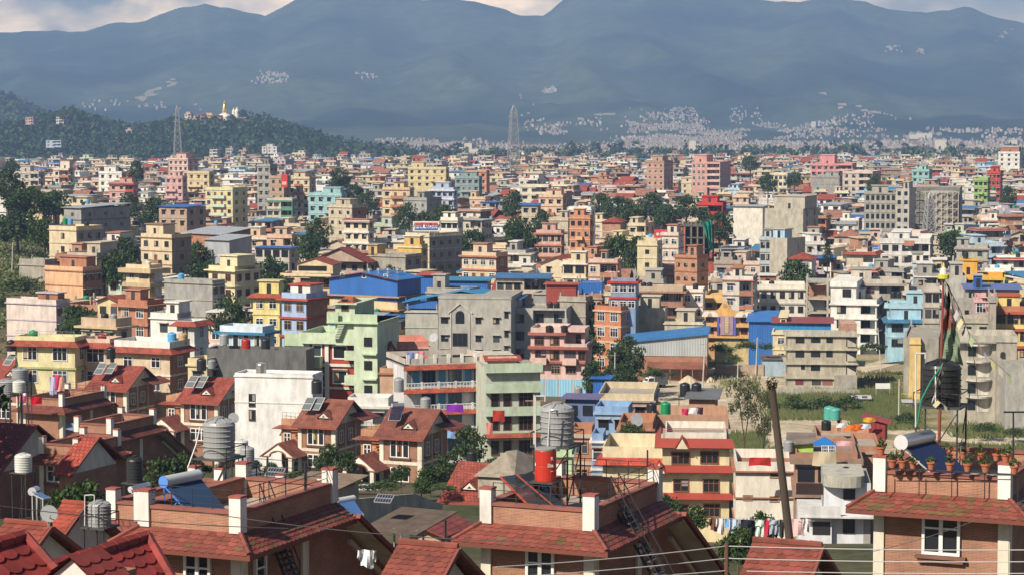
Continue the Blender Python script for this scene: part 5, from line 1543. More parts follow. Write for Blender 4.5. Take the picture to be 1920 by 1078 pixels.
def rowhouse(label, pl, pc, py, Y, side='solar', roofc=(.33, .065, .042), curtain=(.6, .5, .25), deep=6.5, porch=True, wing=True, brick=BRK):
 v = V('row_house', label, 'house', pc, py, Y, pl, D=deep, group='brick row houses with red sloping roofs')
 W, zE = v.W, v.zE
 rise, run = 2.5, 3.6
 m = v.p('wall', 'brick', brick)
 m.box(-W, 0, 0, deep, 0, zE)
 v.p('gable', 'paint', (.66, .62, .52)).prismx([(0, zE + .002), (deep, zE + .002), (run + .4, zE + rise - .1)], -W + .01, -.01)
 for x in (-W - .05, -.42): v.p('pilaster', 'paint', (.72, .67, .56)).box(x, x + .47, -.1, -.003, 0, zE - .02)
 v.p('pilaster', 'paint', (.70, .66, .55)).box(.003, .1, -.1, .4, 0, zE - .02)
 for y in (2.4, 4.9): v.p('side_pier', 'paint', (.52, .46, .38)).box(.003, .07, y, y + .25, 0, zE)
 v.p('floor_band', 'paint', (.68, .63, .53)).box(-W + .42, -.43, -.07, -.003, zE - 3.1, zE - 2.75).box(.003, .06, .4, deep, zE - 3.0, zE - 2.75)
 m = v.p('roof', 'tile', roofc)
 n = 5   # a slightly flared slope
 for i in range(n):
  a, c = i / n, (i + 1) / n
  fz_ = lambda t: zE - .2 + (rise + .2) * (t ** 1.12)
  m.slab((-W - .55, -.75 + (run + .75) * a, fz_(a)), (.55, -.75 + (run + .75) * a, fz_(a)), (.55, -.75 + (run + .75) * c, fz_(c)), (-W - .55, -.75 + (run + .75) * c, fz_(c)), .1)
 m.slab((.55, deep + .5, zE + .4), (-W - .55, deep + .5, zE + .4), (-W - .55, run, zE + rise - .01), (.55, run, zE + rise - .01), .1)
 v.p('fascia', 'plain', (.24, .07, .045)).box(-W - .55, .55, -.80, -.752, zE - .42, zE - .18)
 v.p('bargeboard', 'plain', (.2, .06, .04)).beam((.58, -.75, zE - .25), (.58, run, zE + rise - .08), .09)
 zd = zE + .72
 xd = -W * .36
 m = v.p('dormer', 'tile', roofc)
 m.slab((xd - .95, .35, zd - .05), (xd, .35, zd + .72), (xd, 1.9, zd + .82), (xd - .95, .75, zd), .07).slab((xd, .35, zd + .72), (xd + .95, .35, zd - .05), (xd + .95, .75, zd), (xd, 1.9, zd + .82), .07)
 m.use('paint', (.76, .74, .68)).prism([(xd - .6, zd - .02), (xd + .6, zd - .02), (xd, zd + .5)], .4, .5)
 m.use('gloss', (.05, .05, .05)).prism([(xd - .2, zd + .06), (xd + .2, zd + .06), (xd, zd + .28)], .385, .399)
 casement(v, -W * .52, -.004, zE - 2.35, W * .46, 2.0, 3, curtain=curtain, transom=.66, sill=True)
 casement(v, -W * .52, -.004, zE - 4.9, W * .46, 1.5, 3, transom=.66)
 for y in (1.1, 3.4):
  casement(v, .004, y + .3, zE - 2.2, .95, 1.5, 2, pi / 2, col=(.6, .58, .54))
  casement(v, .004, y + .3, zE - 4.7, .95, 1.3, 2, pi / 2, col=(.6, .58, .54))
 v.p('side_eave', 'tile', (.24, .06, .045)).slab((.1, 3.4, zE + .9), (2.0, 3.4, zE + .25), (2.0, deep + 1.2, zE + .25), (.1, deep + 1.2, zE + .9), .1)
 if wing:   # lower terrace wing with an outside stair
  zw = zE - .55
  v.p('wing_wall', 'brick', (.46, .22, .12)).box(-W - 3.0, -W - .004, 1.4, 6.2, 0, zw + .75)
  v.p('wing_eave', 'tile', roofc).slab((-W - 3.9, .8, zw - .3), (-W - .05, .8, zw - .3), (-W - .05, 1.4, zw + .05), (-W - 3.2, 1.4, zw + .05), .08)
  m = v.p('wing_railing', 'iron', COL['black'])
  for i in range(6): x = -W - 2.9 + i * .55; m.beam((x, 1.5, zw + .75), (x, 1.5, zw + 1.5), .02)
  m.beam((-W - 2.9, 1.5, zw + 1.5), (-W - .1, 1.5, zw + 1.5), .02).beam((-W - 2.9, 1.5, zw + 1.1), (-W - .1, 1.5, zw + 1.1), .015)
  for i in range(9):
   z = zw - .2 - i * .3
   v.p('stair_tread', 'paint', (.42, .16, .08)).box(-W - 1.5 + i * .13, -W - .55 + i * .13, .75, 1.38, z - .07, z)
  v.win_ = casement(v, -W - 2.2, 1.396, zw - 2.2, .9, 1.4, 2, col=(.7, .68, .64), sill=False)
 if porch:
  zp = zE - 3.45
  x0, x1 = -W - 3.1, -W + .75
  xc = (x0 + x1) / 2
  m = v.p('porch_roof', 'tile', (.28, .085, .06))
  m.slab((x0 - .4, -2.9, zp - .1), (xc, -2.9, zp + 1.5), (xc, 1.0, zp + 1.5), (x0 - .4, 1.0, zp - .1), .12).slab((xc, -2.9, zp + 1.5), (x1 + .4, -2.9, zp - .1), (x1 + .4, 1.0, zp - .1), (xc, 1.0, zp + 1.5), .12)
  ped = [(x0, zp - .1), (xc - 1.0, zp - .1)] + [(xc + 1.0 * cos(a * pi / 10), zp - .1 + .62 * sin(a * pi / 10)) for a in range(10, -1, -1)][1:] + [(x1, zp - .1), (xc, zp + 1.33)]
  v.p('pediment', 'paint', (.76, .72, .62)).prism(ped, -2.8, -2.6)
  m = v.p('arch_trim', 'plain', (.22, .085, .055))
  arc = [(xc + 1.05 * cos(a * pi / 10), -2.84, zp - .06 + .66 * sin(a * pi / 10)) for a in range(11)]
  m.path(arc, .09, 4).beam((x0 - .1, -2.84, zp - .12), (xc - 1.05, -2.84, zp - .06), .09).beam((xc + 1.05, -2.84, zp - .06), (x1 + .1, -2.84, zp - .12), .09)
  for x in (x0 + .3, x1 - .35): v.p('column', 'paint', (.74, .70, .60)).box(x - .22, x + .22, -2.85, -2.4, 0, zp - .1)
  v.p('porch_back', 'gloss', (.03, .03, .03)).box(x0 + .4, x1 - .5, 1.2, 1.39, .2, zp - .2)
  casement(v, xc + .3, 1.15, .5, 2.2, 1.7, 3, col=(.72, .7, .66), sill=False)
  v.p('porch_wall', 'brick', (.44, .2, .11)).box(x0 + .55, x1 - .6, -2.75, -2.55, 0, .75)
 v.roofc = roofc
 return v
RH = []
for a in [('row house with new red roof and two grey collectors leftmost', -20, 36, 716, 300, dict(porch=False, wing=False)),
          ('row house with new red roof second from the left', 170, 237, 728, 290, dict(porch=False, curtain=(.62, .58, .4))),
          ('row house with new red roof behind the big grey tank', 340, 408, 752, 276, dict(curtain=(.5, .48, .42))),
          ('row house with weathered brownish roof left of the tube heater house', 560, 628, 797, 258, dict(roofc=(.28, .088, .055), curtain=(.66, .5, .12))),
          ('row house with weathered roof and open window shutters', 713, 790, 818, 240, dict(roofc=(.26, .082, .053), curtain=(.5, .16, .1))),
          ('row house with clean red roof between hedge and brick terrace', 838, 898, 936, 186, dict(porch=False, wing=False, curtain=(.6, .5, .4), deep=5))]:
 v = rowhouse(*a[:5], **a[5]); RH.append(v); v.done()
def panel(loc, yaw, w, h, tilt, label, col=(.13, .145, .15), frame=(.6, .6, .6), n=1, name='flat_collector', cat='solar panel', group='flat solar collectors'):
 """tilted flat collector with frame; loc is the middle of its lower edge"""
 t = thing(name, label, cat, loc, yaw, group)
 c, s = cos(tilt), sin(tilt)
 q = lambda x, k, e=0: (x, k * c - e * s, k * s + e * c)
 m = MB('gloss', col)
 m.face(q(-w / 2, 0, .04), q(w / 2, 0, .04), q(w / 2, h, .04), q(-w / 2, h, .04)).build('glass', t)
 m = MB('iron', frame)
 for a, b2 in ((q(-w / 2, 0, .03), q(w / 2, 0, .03)), (q(-w / 2, h, .03), q(w / 2, h, .03)), (q(-w / 2, 0, .03), q(-w / 2, h, .03)), (q(w / 2, 0, .03), q(w / 2, h, .03)), (q(-w / 2, h / 2, .05), q(w / 2, h / 2, .05))): m.beam(a, b2, .035)
 for i in range(1, n): x = -w / 2 + w * i / n; m.beam(q(x, 0, .05), q(x, h, .05), .015)
 m.build('frame', t)
 m = MB('iron', (.3, .3, .3))
 for x in (-w / 2 + .08, w / 2 - .08): m.beam(q(x, h), (x, h * c + .1, 0), .025)
 m.build('leg', t)
 return t
def heater(A, Bq, A2, B2, r, label, cap=(.5, .5, .52), body=(.62, .62, .62), tube=(.02, .03, .06), frame=(.45, .45, .47), feet=None, n=18, group='tube solar water heaters'):
 n = max(8, int((B2 - A2).length / .062))
 """evacuated tube heater: tank from A to Bq, tubes running down to the line A2-B2; all world points"""
 o = Vector(((A2.x + B2.x) / 2, (A2.y + B2.y) / 2, min(A2.z, B2.z) if feet is None else feet))
 t = thing('solar_heater', label, 'solar heater', o, 0, group)
 A, Bq, A2, B2 = A - o, Bq - o, A2 - o, B2 - o
 MB('steel' if body[0] > .55 else 'plastic', body).beam(A, Bq, r, 24).build('tank', t, smooth=False)
 d = (Bq - A).normalized()
 for s_, q in ((-1, A), (1, Bq)): MB('plastic', cap).beam(q, q + d * (.025 * s_), r * 1.03, 24).build('end_cap', t)
 m = MB('gloss', tube)
 for i in range(n):
  k = (i + .5) / n
  m.beam(A.lerp(Bq, k), A2.lerp(B2, k), .027, 6)
 m.build('tubes', t)
 m = MB('iron', frame)
 m.beam(A2, B2, .045)
 for q, q2 in ((A, A2), (Bq, B2)):
  m.beam(q - Vector((0, 0, r * .6)), q2, .03)
  ft = Vector((q.x, q.y + .25, 0))
  m.beam(q, ft, .035).beam(ft.lerp(q, .15), q2.lerp(q, .45), .025).beam(q2, Vector((q2.x, q2.y, 0)), .03)
 m.build('frame', t)
 return t
zL, zC, zR = vL.zb + vL.terr, vC.zb + vC.terr, vR.zb + vR.terr
heater(P(307, 903, 71.6), P(371, 890, 73.0), P(358, 966, 71.2), P(432, 966, 72.6), .185, 'solar heater with bright blue end cap and blue frame', cap=(.10, .26, .72), body=(.50, .52, .55), tube=(.03, .06, .13), frame=(.06, .2, .62), feet=zL)
heater(P(1690, 829, 73.5), P(1742, 817, 75.0), P(1752, 892, 73.2), P(1822, 890, 74.6), .24, 'shiny solar heater above the flower pots', cap=(.6, .6, .62), body=(.6, .6, .6), tube=(.02, .03, .08), feet=zR)
heater(P(735, 760, 242.6), P(757, 759, 243), P(728, 787, 241.4), P(750, 788, 241.8), .26, 'small tube heater on the weathered roof with shutters', body=(.6, .6, .6), tube=(.02, .03, .07), n=9)
heater(P(60, 921, 112), P(68, 918, 113), P(80, 935, 110), P(95, 933, 111), .2, 'tube heater with white tank below the three-light window', feet=gz(-24, 110), body=(.6, .6, .62), tube=(.05, .1, .2), n=10)
heater(P(245, 917, 96), P(277, 909, 97), P(254, 932, 95), P(287, 928, 96), .13, 'low tube heater in the shade left of the blue-capped one', body=(.6, .6, .6), tube=(.03, .05, .1), n=10)
heater(P(630, 940, 110), P(662, 934, 111), P(640, 968, 108.5), P(682, 966, 109.5), .17, 'bright blue tube heater behind the shaded brick terrace', body=(.55, .57, .6), tube=(.05, .12, .3), n=10)
heater(P(455, 890, 118), P(480, 886, 119), P(470, 915, 116.5), P(500, 913, 117.5), .2, 'tube heater with white tank right of the big left tank', body=(.62, .62, .62), tube=(.05, .1, .25), n=10)
heater(P(866, 877, 190), P(892, 874, 191), P(880, 908, 188.5), P(908, 905, 189.5), .2, 'tube heater on the clean red row house roof', body=(.2, .25, .3), tube=(.03, .05, .08), n=9)
for i, (px, py, Y, lab) in enumerate([(183, 701, 291.5, 'left grey collector on the second red roof'), (202, 700, 291.5, 'right grey collector on the second red roof'), (354, 726, 277.5, 'left grey collector on the red roof behind the big tank'), (372, 726, 277.5, 'right grey collector on the red roof behind the big tank'), (573, 768, 260, 'left grey collector on the brownish roof'), (590, 768, 260, 'right grey collector on the brownish roof'), (12, 684, 301, 'grey collector on the leftmost red roof'), (512, 893, 116, 'dark solar module left above the brown flat roof'), (717, 942, 120, 'solar module on a pole beside the grey boundary wall')]):
 big = i < 7
 panel(P(px, py, Y), TH, 1.15 if big else .95, 1.9 if big else .6, radians(40 if big else 35), lab, n=1 if big else 6, frame=(.6, .6, .6) if big else (.22, .23, .25), col=(.13, .145, .15) if big else (.02, .025, .05))
for px, pb, Y, r, h, col, where in [(208, 672, 293, .62, 1.5, 'black', 'standing behind the collectors of the second red roof'), (378, 694, 279, .62, 1.5, 'black', 'on a red drum above the roof behind the big tank'), (594, 737, 262, .66, 1.6, 'black', 'on a plinth above the brownish roof'), (397, 690, 284, .5, 1.1, 'grey', 'right of the tank above the roof behind the big tank'), (21, 658, 302, .62, 1.5, 'black', 'above the leftmost red roof'), (748, 734, 268, .62, 1.7, 'grey', 'between white tripod legs left of the white veranda house'), (798, 766, 262, .62, 1.4, 'grey', 'in front of the white veranda house'), (885, 866, 205, .5, 1.05, 'black', 'on a white plinth beside the dark trees'),
                               (44, 884, 132, .52, 1.1, 'white', 'above the three-light window house'), (253, 903, 112, .42, 1.3, 'black', 'in the shade right of the dark left houses'), (14, 740, 188, .9, 1.35, 'grey', 'at the left edge beside two stacked ones'), (38, 714, 192, .72, 1.15, 'grey', 'topmost of the left edge cluster'), (36, 734, 186, .55, .95, 'white', 'lowest of the left edge cluster'), (452, 848, 128, .42, .75, 'white', 'just right of the big left tank'), (464, 868, 112, .36, .85, 'grey', 'below the small white tank right of the big left tank'), (616, 935, 106, .3, .85, 'grey', 'upright near the bright blue tube heater'), (615, 962, 100, .42, .5, 'grey', 'low and squat below the bright blue tube heater'),
                               (1222, 776, 268, .62, 1.4, 'black', 'left of the green one on the brick roof'), (1248, 776, 266, .62, 1.45, 'green', 'right of the black one on the brick roof'), (1555, 786, 250, .62, 1.5, 'teal', 'left of two on the laundry roof'), (1566, 786, 249, .6, 1.3, 'teal', 'right of two on the laundry roof'), (1549, 806, 248, .55, 1.1, 'black', 'below the teal ones on the laundry roof'), (1478, 845, 205, .45, 1.0, 'grey', 'behind the leaning pole'), (1586, 898, 190, .45, 1.05, 'black', 'on the rounded grey ledge of the white house'), (1084, 742, 300, .6, 1.3, 'grey', 'on the blue terrace below the pink house')]:
 if (px, pb) in ((44, 884), (253, 903), (14, 740), (38, 714), (36, 734), (616, 935), (615, 962), (452, 848), (464, 868)):
  w = P(px, pb, Y); zg = gz(w.x, w.y)
  stand(Vector((w.x, w.y, zg)), r * 1.8, w.z - zg - .06, ' '.join(('steel stand under the ' + col + ' tank ' + where).split()[:15]), TH, guard=False)
 tank(P(px, pb, Y), col, where, r, h, label=f"{col} water tank {where}", group='water tanks standing on the near roofs')
def bigtank(px, pb, pt, wpx, Y, zf, col, where, lab, extra=.12):
 p = P(px, pb, Y)
 r = wpx * Y / F / 2
 hgt = (pb - pt) * Y / F
 stand(Vector((p.x, p.y, zf)), r * 2.05, p.z - zf - .06, lab, TH)
 return tank(p, col, where, r, hgt, label=f"{col} water tank {where}", group='large water tanks on steel stands')
bigtank(411, 856, 780, 63, 90, vM.zb + vM.terr, 'grey', 'on a tall stand above the shaded terrace', 'black steel stand under the left big grey tank')
bigtank(1045, 832, 752, 66, 77, zC, 'grey', 'on a tall stand above the centre terrace', 'black steel stand under the centre big grey tank')
bigtank(1765, 758, 672, 76, 76, zR, 'black', 'on a tall stand beside the prayer flag pole', 'black steel stand under the big black tank')
p = P(187, 985, 76)
stand(Vector((p.x, p.y, p.z - 1.0)), .75, .94, 'low steel stand under the lower left grey tank', TH, brace=False)
tank(p, 'grey', 'lower left', .40, .86, label='pale grey water tank with a bent pipe on a low stand', group='large water tanks on steel stands')
MB_ = MB('iron', (.5, .5, .5))
def thingmesh(mb, name, label, cat, group=None, loc=None, kind=None):
 if loc is None:
  loc = Vector(mb.v[0])
  mb.v = [(a - loc.x, b2 - loc.y, c - loc.z) for a, b2, c in mb.v]
 return tag(mb.build(name, None, loc), label, cat, group, kind)
def pipe(pts, r, label, col=(.55, .55, .55), name='pipe', cat='pipe', group=None):
 return thingmesh(MB('iron', col).path([P(*q) for q in pts], r, 6), name, label, cat, group)
pipe([(177, 980, 75.5), (177, 928, 75.5), (172, 927, 75.5), (159, 928, 75.5), (159, 985, 75.5)], .02, 'bent grey pipe left of the lower left tank')
pipe([(375, 800, 88), (368, 832, 88), (352, 876, 88)], .025, 'white hose hanging left of the big left tank', (.75, .75, .75))
pipe([(1004, 905, 76), (1004, 742, 76), (1022, 742, 76), (1022, 752, 76)], .022, 'tall bent pipe left of the centre big tank')
pipe([(1027, 900, 75.8), (1026, 845, 76), (1032, 760, 76)], .02, 'grey pipe climbing the front of the centre big tank')
pipe([(1717, 800, 74), (1717, 662, 74), (1735, 662, 74), (1735, 672, 74)], .025, 'grey pipe frame left of the big black tank')
pipe([(1754, 760, 75), (1754, 686, 75.5)], .02, 'grey pipe climbing the front of the big black tank')
pipe([(1720, 795, 74.5), (1727, 750, 74.5), (1745, 715, 75), (1768, 682, 75.5)], .03, 'green hose curving up to the big black tank', (.02, .20, .11))
pipe([(1900, 900, 74), (1900, 772, 74)], .03, 'dark iron post at the right side of the flower terrace', COL['black'])
pipe([(1882, 772, 74), (1945, 772, 74)], .03, 'dark iron bar on top of the right terrace post', COL['black'])
p = P(1023, 900, 75.6)
stand(Vector((p.x, p.y, zC)), .62, p.z - zC - .06, 'small steel stand under the red drum', TH, brace=False, guard=False)
dr = thing('drum', 'red drum with white lettering under the big centre tank', 'drum', p, 0)
m = MB('plastic', (.48, .035, .02)); m.lathe([(.35, 0), (.355, .03), (.355, .5), (.35, .52), (.355, .54), (.355, 1.0), (.34, 1.04)], 24); m.build('body', dr)
MB('plastic', (.3, .3, .3)).lathe([(.36, 1.04), (.36, 1.09), (.1, 1.1)], 20).build('lid', dr)
def drumtext(body, size, ang, z):
 lettering(body, size, (.362 * sin(ang), -.362 * cos(ang), z), dr, (.75, .74, .72), rot=(pi / 2, 0, ang), bold=.004)
drumtext('R', .17, .62, .76); drumtext('Sta', .17, .45, .54); drumtext('...', .14, .6, .38); drumtext('S', .13, -1.2, .55)
o = P(1000, 925, 75)
t = thing('flat_collector', 'long dark collector with red rails on the centre terrace', 'solar panel', Vector((o.x, o.y, zC)), 0, 'flat solar collectors')
for k in range(2):
 a, b2, c, d = [P(*q) - Vector((o.x, o.y, zC)) for q in ((938 + 32 * k, 893 - 4 * k, 74.8 + .9 * k), (968 + 32 * k, 889 - 4 * k, 75.6 + .9 * k), (1040 + 22 * k, 950 - 4 * k, 74.6 + .9 * k), (1000 + 22 * k, 956 - 4 * k, 73.8 + .9 * k))]
 MB('gloss', (.035, .045, .055)).slab(a, b2, c, d, .05).build('glass', t)
 MB('iron', (.42, .06, .035)).beam(a, d, .035).beam(b2, c, .03).build('rail', t)
m = MB('iron', COL['black'])
for q in ((945, 900, 75), (985, 892, 76.4), (1010, 950, 74.2), (1050, 948, 75.2)):
 w = P(*q) - Vector((o.x, o.y, zC)); m.beam(w, (w.x, w.y, 0), .025)
m.build('leg', t)
def stair(name, label, a, b2, w, n, dirw, rails=True):
 t = thing(name, label, 'stair', b2, 0)
 a = a - b2; z = Vector((0, 0, 0)); dw = dirw * w
 for s_ in (0, 1): MB('iron', (.035, .035, .038)).beam(a + dw * s_, z + dw * s_, .045).build('stringer', t)
 m = MB('iron', (.10, .095, .09))
 for i in range(n):
  q = a.lerp(z, (i + .5) / n)
  m.slab(q - V_ * .0 + Vector((0, 0, .02)), q + dw + Vector((0, 0, .02)), q + dw + U * .24 + Vector((0, 0, .02)), q + U * .24 + Vector((0, 0, .02)), .03)
 m.build('treads', t)
 for s_ in (0, 1):
  m = MB('iron', COL['black'])
  h = Vector((0, 0, .85))
  m.beam(a + dw * s_ + h, z + dw * s_ + h, .022).beam(a + dw * s_ + h * .5, z + dw * s_ + h * .5, .015)
  for i in range(5): q = a.lerp(z, i / 4) + dw * s_; m.beam(q, q + h, .02)
  m.build('handrail', t)
 return t
stair('steel_stair', 'black steel stair leading up to the centre terrace', P(1145, 940, 74.2), P(1250, 1130, 73.0), .7, 16, V_)
stair('steel_stair', 'black steel stair on the shaded side of the left house', P(487, 955, 72.4), P(545, 1110, 71.2), .6, 14, V_)
pipe([(1214, 905, 79), (1214, 843, 79)], .03, 'black lamp post on the centre terrace corner', COL['black'], 'lamp_post', 'lamp post')
pipe([(572, 945, 74), (572, 868, 74)], .035, 'black post rising from the left terrace corner', COL['black'], 'post', 'post')
for lab, py, Y, x0, x1 in (('front iron plant shelf along the right terrace', 876, 73.0, 1664, 1910), ('rear iron plant shelf on the right terrace', 858, 76.2, 1760, 1925)):
 a, b2 = P(x0, py, Y), P(x1, py + 4, Y - (1.4 if Y < 75 else 1.0))
 b2.z = a.z
 t = thing('plant_shelf', lab, 'plant shelf', Vector((a.x, a.y, zR)), 0, 'iron plant shelves')
 d = b2 - a
 m = MB('iron', COL['black'])
 h = a.z - zR
 for e in (0, .16): m.beam((0, e, h - .02), (d.x, d.y + e, h - .02), .015)
 m.build('rails', t)
 for i in range(5):
  q = d * (i / 4)
  MB('iron', COL['black']).beam((q.x, q.y + .08, 0), (q.x, q.y + .08, h - .03), .02).build('leg', t)
PM = MB('plain', (.44, .15, .08)).lathe([(.085, 0), (.125, .19), (.15, .2), (.155, .25), (.13, .25), (.12, .22)], 16).mesh('pot')
def plantmesh(seed):
 rng = random.Random(seed); mb = MB('leaf')
 for _ in range(9): leaf_blob(mb, (rng.gauss(0, .09), rng.gauss(0, .09), rng.uniform(.02, .25)), .08, 14, .045, rng, [(.06, .11, .03), (.09, .14, .04), (.05, .08, .025)])
 if seed == 3:
  for _ in range(8):
   mb.use('cloth', (.5, .03, .03)); c = (rng.gauss(0, .12), rng.gauss(0, .12), rng.uniform(.12, .32)); mb.box(c[0] - .02, c[0] + .02, c[1] - .02, c[1] + .02, c[2] - .02, c[2] + .02)
 return mb.mesh('plant')
PL = [plantmesh(i) for i in range(4)]
pots = []
for i, (px, row, k, lab) in enumerate([(1673, 0, 0, 'first from the left on the front shelf'), (1692, 0, 3, 'second from the left on the front shelf'), (1712, 0, 2, 'third from the left on the front shelf'), (1746, 0, 1, 'fourth from the left on the front shelf, below the heater tubes'), (1781, 0, 3, 'in the middle of the front shelf before the stand legs'), (1814, 0, 0, 'right of the stand legs on the front shelf'), (1848, 0, 2, 'left of the right white post on the front shelf'), (1902, 0, 1, 'right of the right white post on the front shelf'), (1776, 1, 1, 'first on the rear shelf under the big black tank'), (1805, 1, 0, 'second on the rear shelf behind the stand legs'), (1838, 1, 2, 'third on the rear shelf'), (1868, 1, 3, 'fourth on the rear shelf above the white post'), (1893, 1, 2, 'last on the rear shelf by the iron post'), (1655, 2, 0, 'standing on the left white post of the right house'), (1880, 2, 1, 'standing on the right white post')]):
 if row == 0: w = P(px, 876, 73.0 - 1.4 * (px - 1664) / 246 + .08); w.z = P(1664, 876, 73).z
 elif row == 1: w = P(px, 858, 76.2 - 1.0 * (px - 1760) / 165 + .08); w.z = P(1760, 858, 76.2).z
 else:
  xl = (-vR.W + .12, .1) if px < 1700 else (-.12, .1)
  w = vR.world(xl[0], xl[1], vR.zE + .5 + .58 + .58 + .004)
 t = thing('flower_pot', 'terracotta flower pot ' + lab, 'flower pot', w, RNG.uniform(0, 6), 'terracotta flower pots on the right terrace')
 sc = RNG.uniform(.9, 1.08)
 inst('pot', PM, (0, 0, 0), t, 0, (sc, sc, sc)); inst('plant', PL[k], (0, 0, .24 * sc), t, 0, (sc * .8, sc * .8, sc * RNG.uniform(.7, 1.3)))
a = P(1769, 520, 80); zf = zR
t = thing('prayer_flag_pole', 'tall red pole with a long weathered prayer flag', 'prayer flag', Vector((P(1762, 700, 80).x, 80, zf)), 0)
o = t.location.copy()
tp = a - o
MB('iron', (.22, .05, .04)).beam((0, 0, 0), tp, .06, 8, .04).build('pole', t)
m = MB('cloth', (.5, .45, .08)); m.lathe([(.02, -.1), (.2, -.05), (.2, .08), (.12, .12)], 12, tp).use('cloth', (.6, .6, .6)).lathe([(.13, .12), (.1, .3), (.03, .34)], 12, tp).use('plain', (.7, .5, .08)).lathe([(.05, .34), (.02, .5)], 8, tp); m.build('top_ornament', t)
m = MB('cloth')
rows = 30
pts = []
for r in range(rows + 1):
 k = r / rows
 py = 532 + 150 * k
 xl = 1769 - 6 * k + 3
 wd = 7 + 32 * k ** .8
 pts.append([P(xl + wd * c / 6 + 1.2 * sin(r * .7 + c), py + 3 * sin(c * 1.3), 80 + .16 * sin(c * 1.7 + r * .35)) - o for c in range(7)])
for r in range(rows):
 k = r / rows
 for c in range(6):
  m.col = (.05, .05, .06) if k < .3 else ((.24, .10, .07) if k < .56 else (.17, .22, .16))
  if c > 3 and k < .56: m.col = (.34, .32, .30)
  m.face(pts[r][c], pts[r][c + 1], pts[r + 1][c + 1], pts[r + 1][c])
m.build('flag', t)
def flagline(pts, label, n, size=.24):
 ws = [P(*q) for q in pts]
 o = ws[0].copy()
 t = thing('prayer_flag_string', label, 'prayer flags', o, 0, 'strings of faded prayer flags')
 MB('iron', (.15, .14, .12)).path([w - o for w in ws], .012, 4).build('cord', t)
 rng = random.Random(n)
 cols = [(.42, .40, .36), (.30, .36, .22), (.40, .2, .15), (.36, .34, .38), (.45, .42, .25)]
 L = len(ws) - 1
 for i in range(n):
  k = (i + .5) / n * L
  j = min(L - 1, int(k))
  p = ws[j].lerp(ws[j + 1], k - j) - o
  d = (ws[j + 1] - ws[j]).normalized() * size
  s2 = rng.uniform(-.15, .15)
  MB('cloth', cols[i % 5]).face(p, p + d, p + d + Vector((s2, .1, -size * 1.2)), p + Vector((s2, .05, -size * 1.1))).build('flag', t)
flagline([(1771, 525, 80), (1790, 570, 79), (1815, 620, 78), (1850, 665, 77), (1895, 705, 76)], 'string of faded prayer flags falling right from the pole top', 12)
flagline([(1773, 528, 80), (1800, 580, 82), (1822, 640, 84), (1830, 700, 86), (1836, 770, 88)], 'second string of prayer flags falling steeply from the pole', 12)
flagline([(1768, 680, 75), (1756, 715, 74.6), (1752, 745, 74.4), (1775, 762, 74)], 'short string of little flags across the big black tank', 6, .16)
lp = thing('utility_pole', 'dark wooden utility pole leaning right with a ragged top', 'utility pole', P(1560, 1700, 60), 0)
a, o = P(1447, 722, 61.5), lp.location
MB('bark', (.075, .058, .045)).beam(a - o, (0, 0, 0), .095, 10, .15).build('pole', lp)
m = MB('leaf'); leaf_blob(m, a - o + Vector((0, 0, .05)), .17, 90, .05, random.Random(2), [(.09, .075, .04), (.12, .10, .05), (.07, .06, .035)], 1.1); m.build('ragged_top', lp)
m = MB('iron', COL['black']); pm = P(1482, 1058, 60.4) - o
for i in range(5): m.path([pm + Vector((.16 * cos(w * pi / 4), .16 * sin(w * pi / 4), .05 * i - .1)) for w in range(9)], .016, 4)
m.build('wire_wrap', lp)
pipe([(1362, 1120, 54), (1362, 1018, 54)], .05, 'short brown post carrying the white wires', (.14, .06, .04), 'post', 'post')
def wire(pts, label, col=(.5, .5, .5), r=.011):
 return pipe(pts, r, label, col, 'wire', 'wire', 'wires crossing the foreground')
def sag(a, b2, s, n=10):
 return [(a[0] + (b2[0] - a[0]) * i / n, a[1] + (b2[1] - a[1]) * i / n + s * 4 * (i / n) * (1 - i / n), a[2] + (b2[2] - a[2]) * i / n) for i in range(n + 1)]
for a, b2, s, lab in [((1362, 1023, 54), (930, 1062, 50), 4, 'top white wire running left from the brown post'), ((1362, 1046, 54), (880, 1085, 50), 4, 'second white wire running left from the brown post'), ((1362, 1069, 54), (1100, 1084, 52), 2, 'lowest white wire left of the brown post'), ((1362, 1023, 54), (1960, 1030, 54), 3, 'top white wire running right across the pole'), ((1362, 1046, 54), (1960, 1052, 54), 3, 'second white wire running right across the pole'), ((1400, 1070, 54), (1960, 1074, 54), 2, 'lowest white wire right of the brown post')]:
 wire(sag(a, b2, s), lab)
for a, b2, s, lab in [((-20, 945, 45), (540, 990, 48), 8, 'dark wire crossing the left roofs'), ((380, 960, 46), (980, 1015, 46), 10, 'dark wire before the left brick house'), ((790, 862, 150), (905, 893, 190), 3, 'thin cable beside the hedge'), ((760, 856, 150), (905, 886, 190), 3, 'second thin cable beside the hedge'), ((1482, 1058, 60), (1925, 935, 60), 20, 'thin wire rising right from the leaning pole'), ((1480, 1062, 60), (1250, 1085, 58), 5, 'dark cable left of the leaning pole')]:
 wire(sag(a, b2, s), lab, (.08, .08, .08), .009)
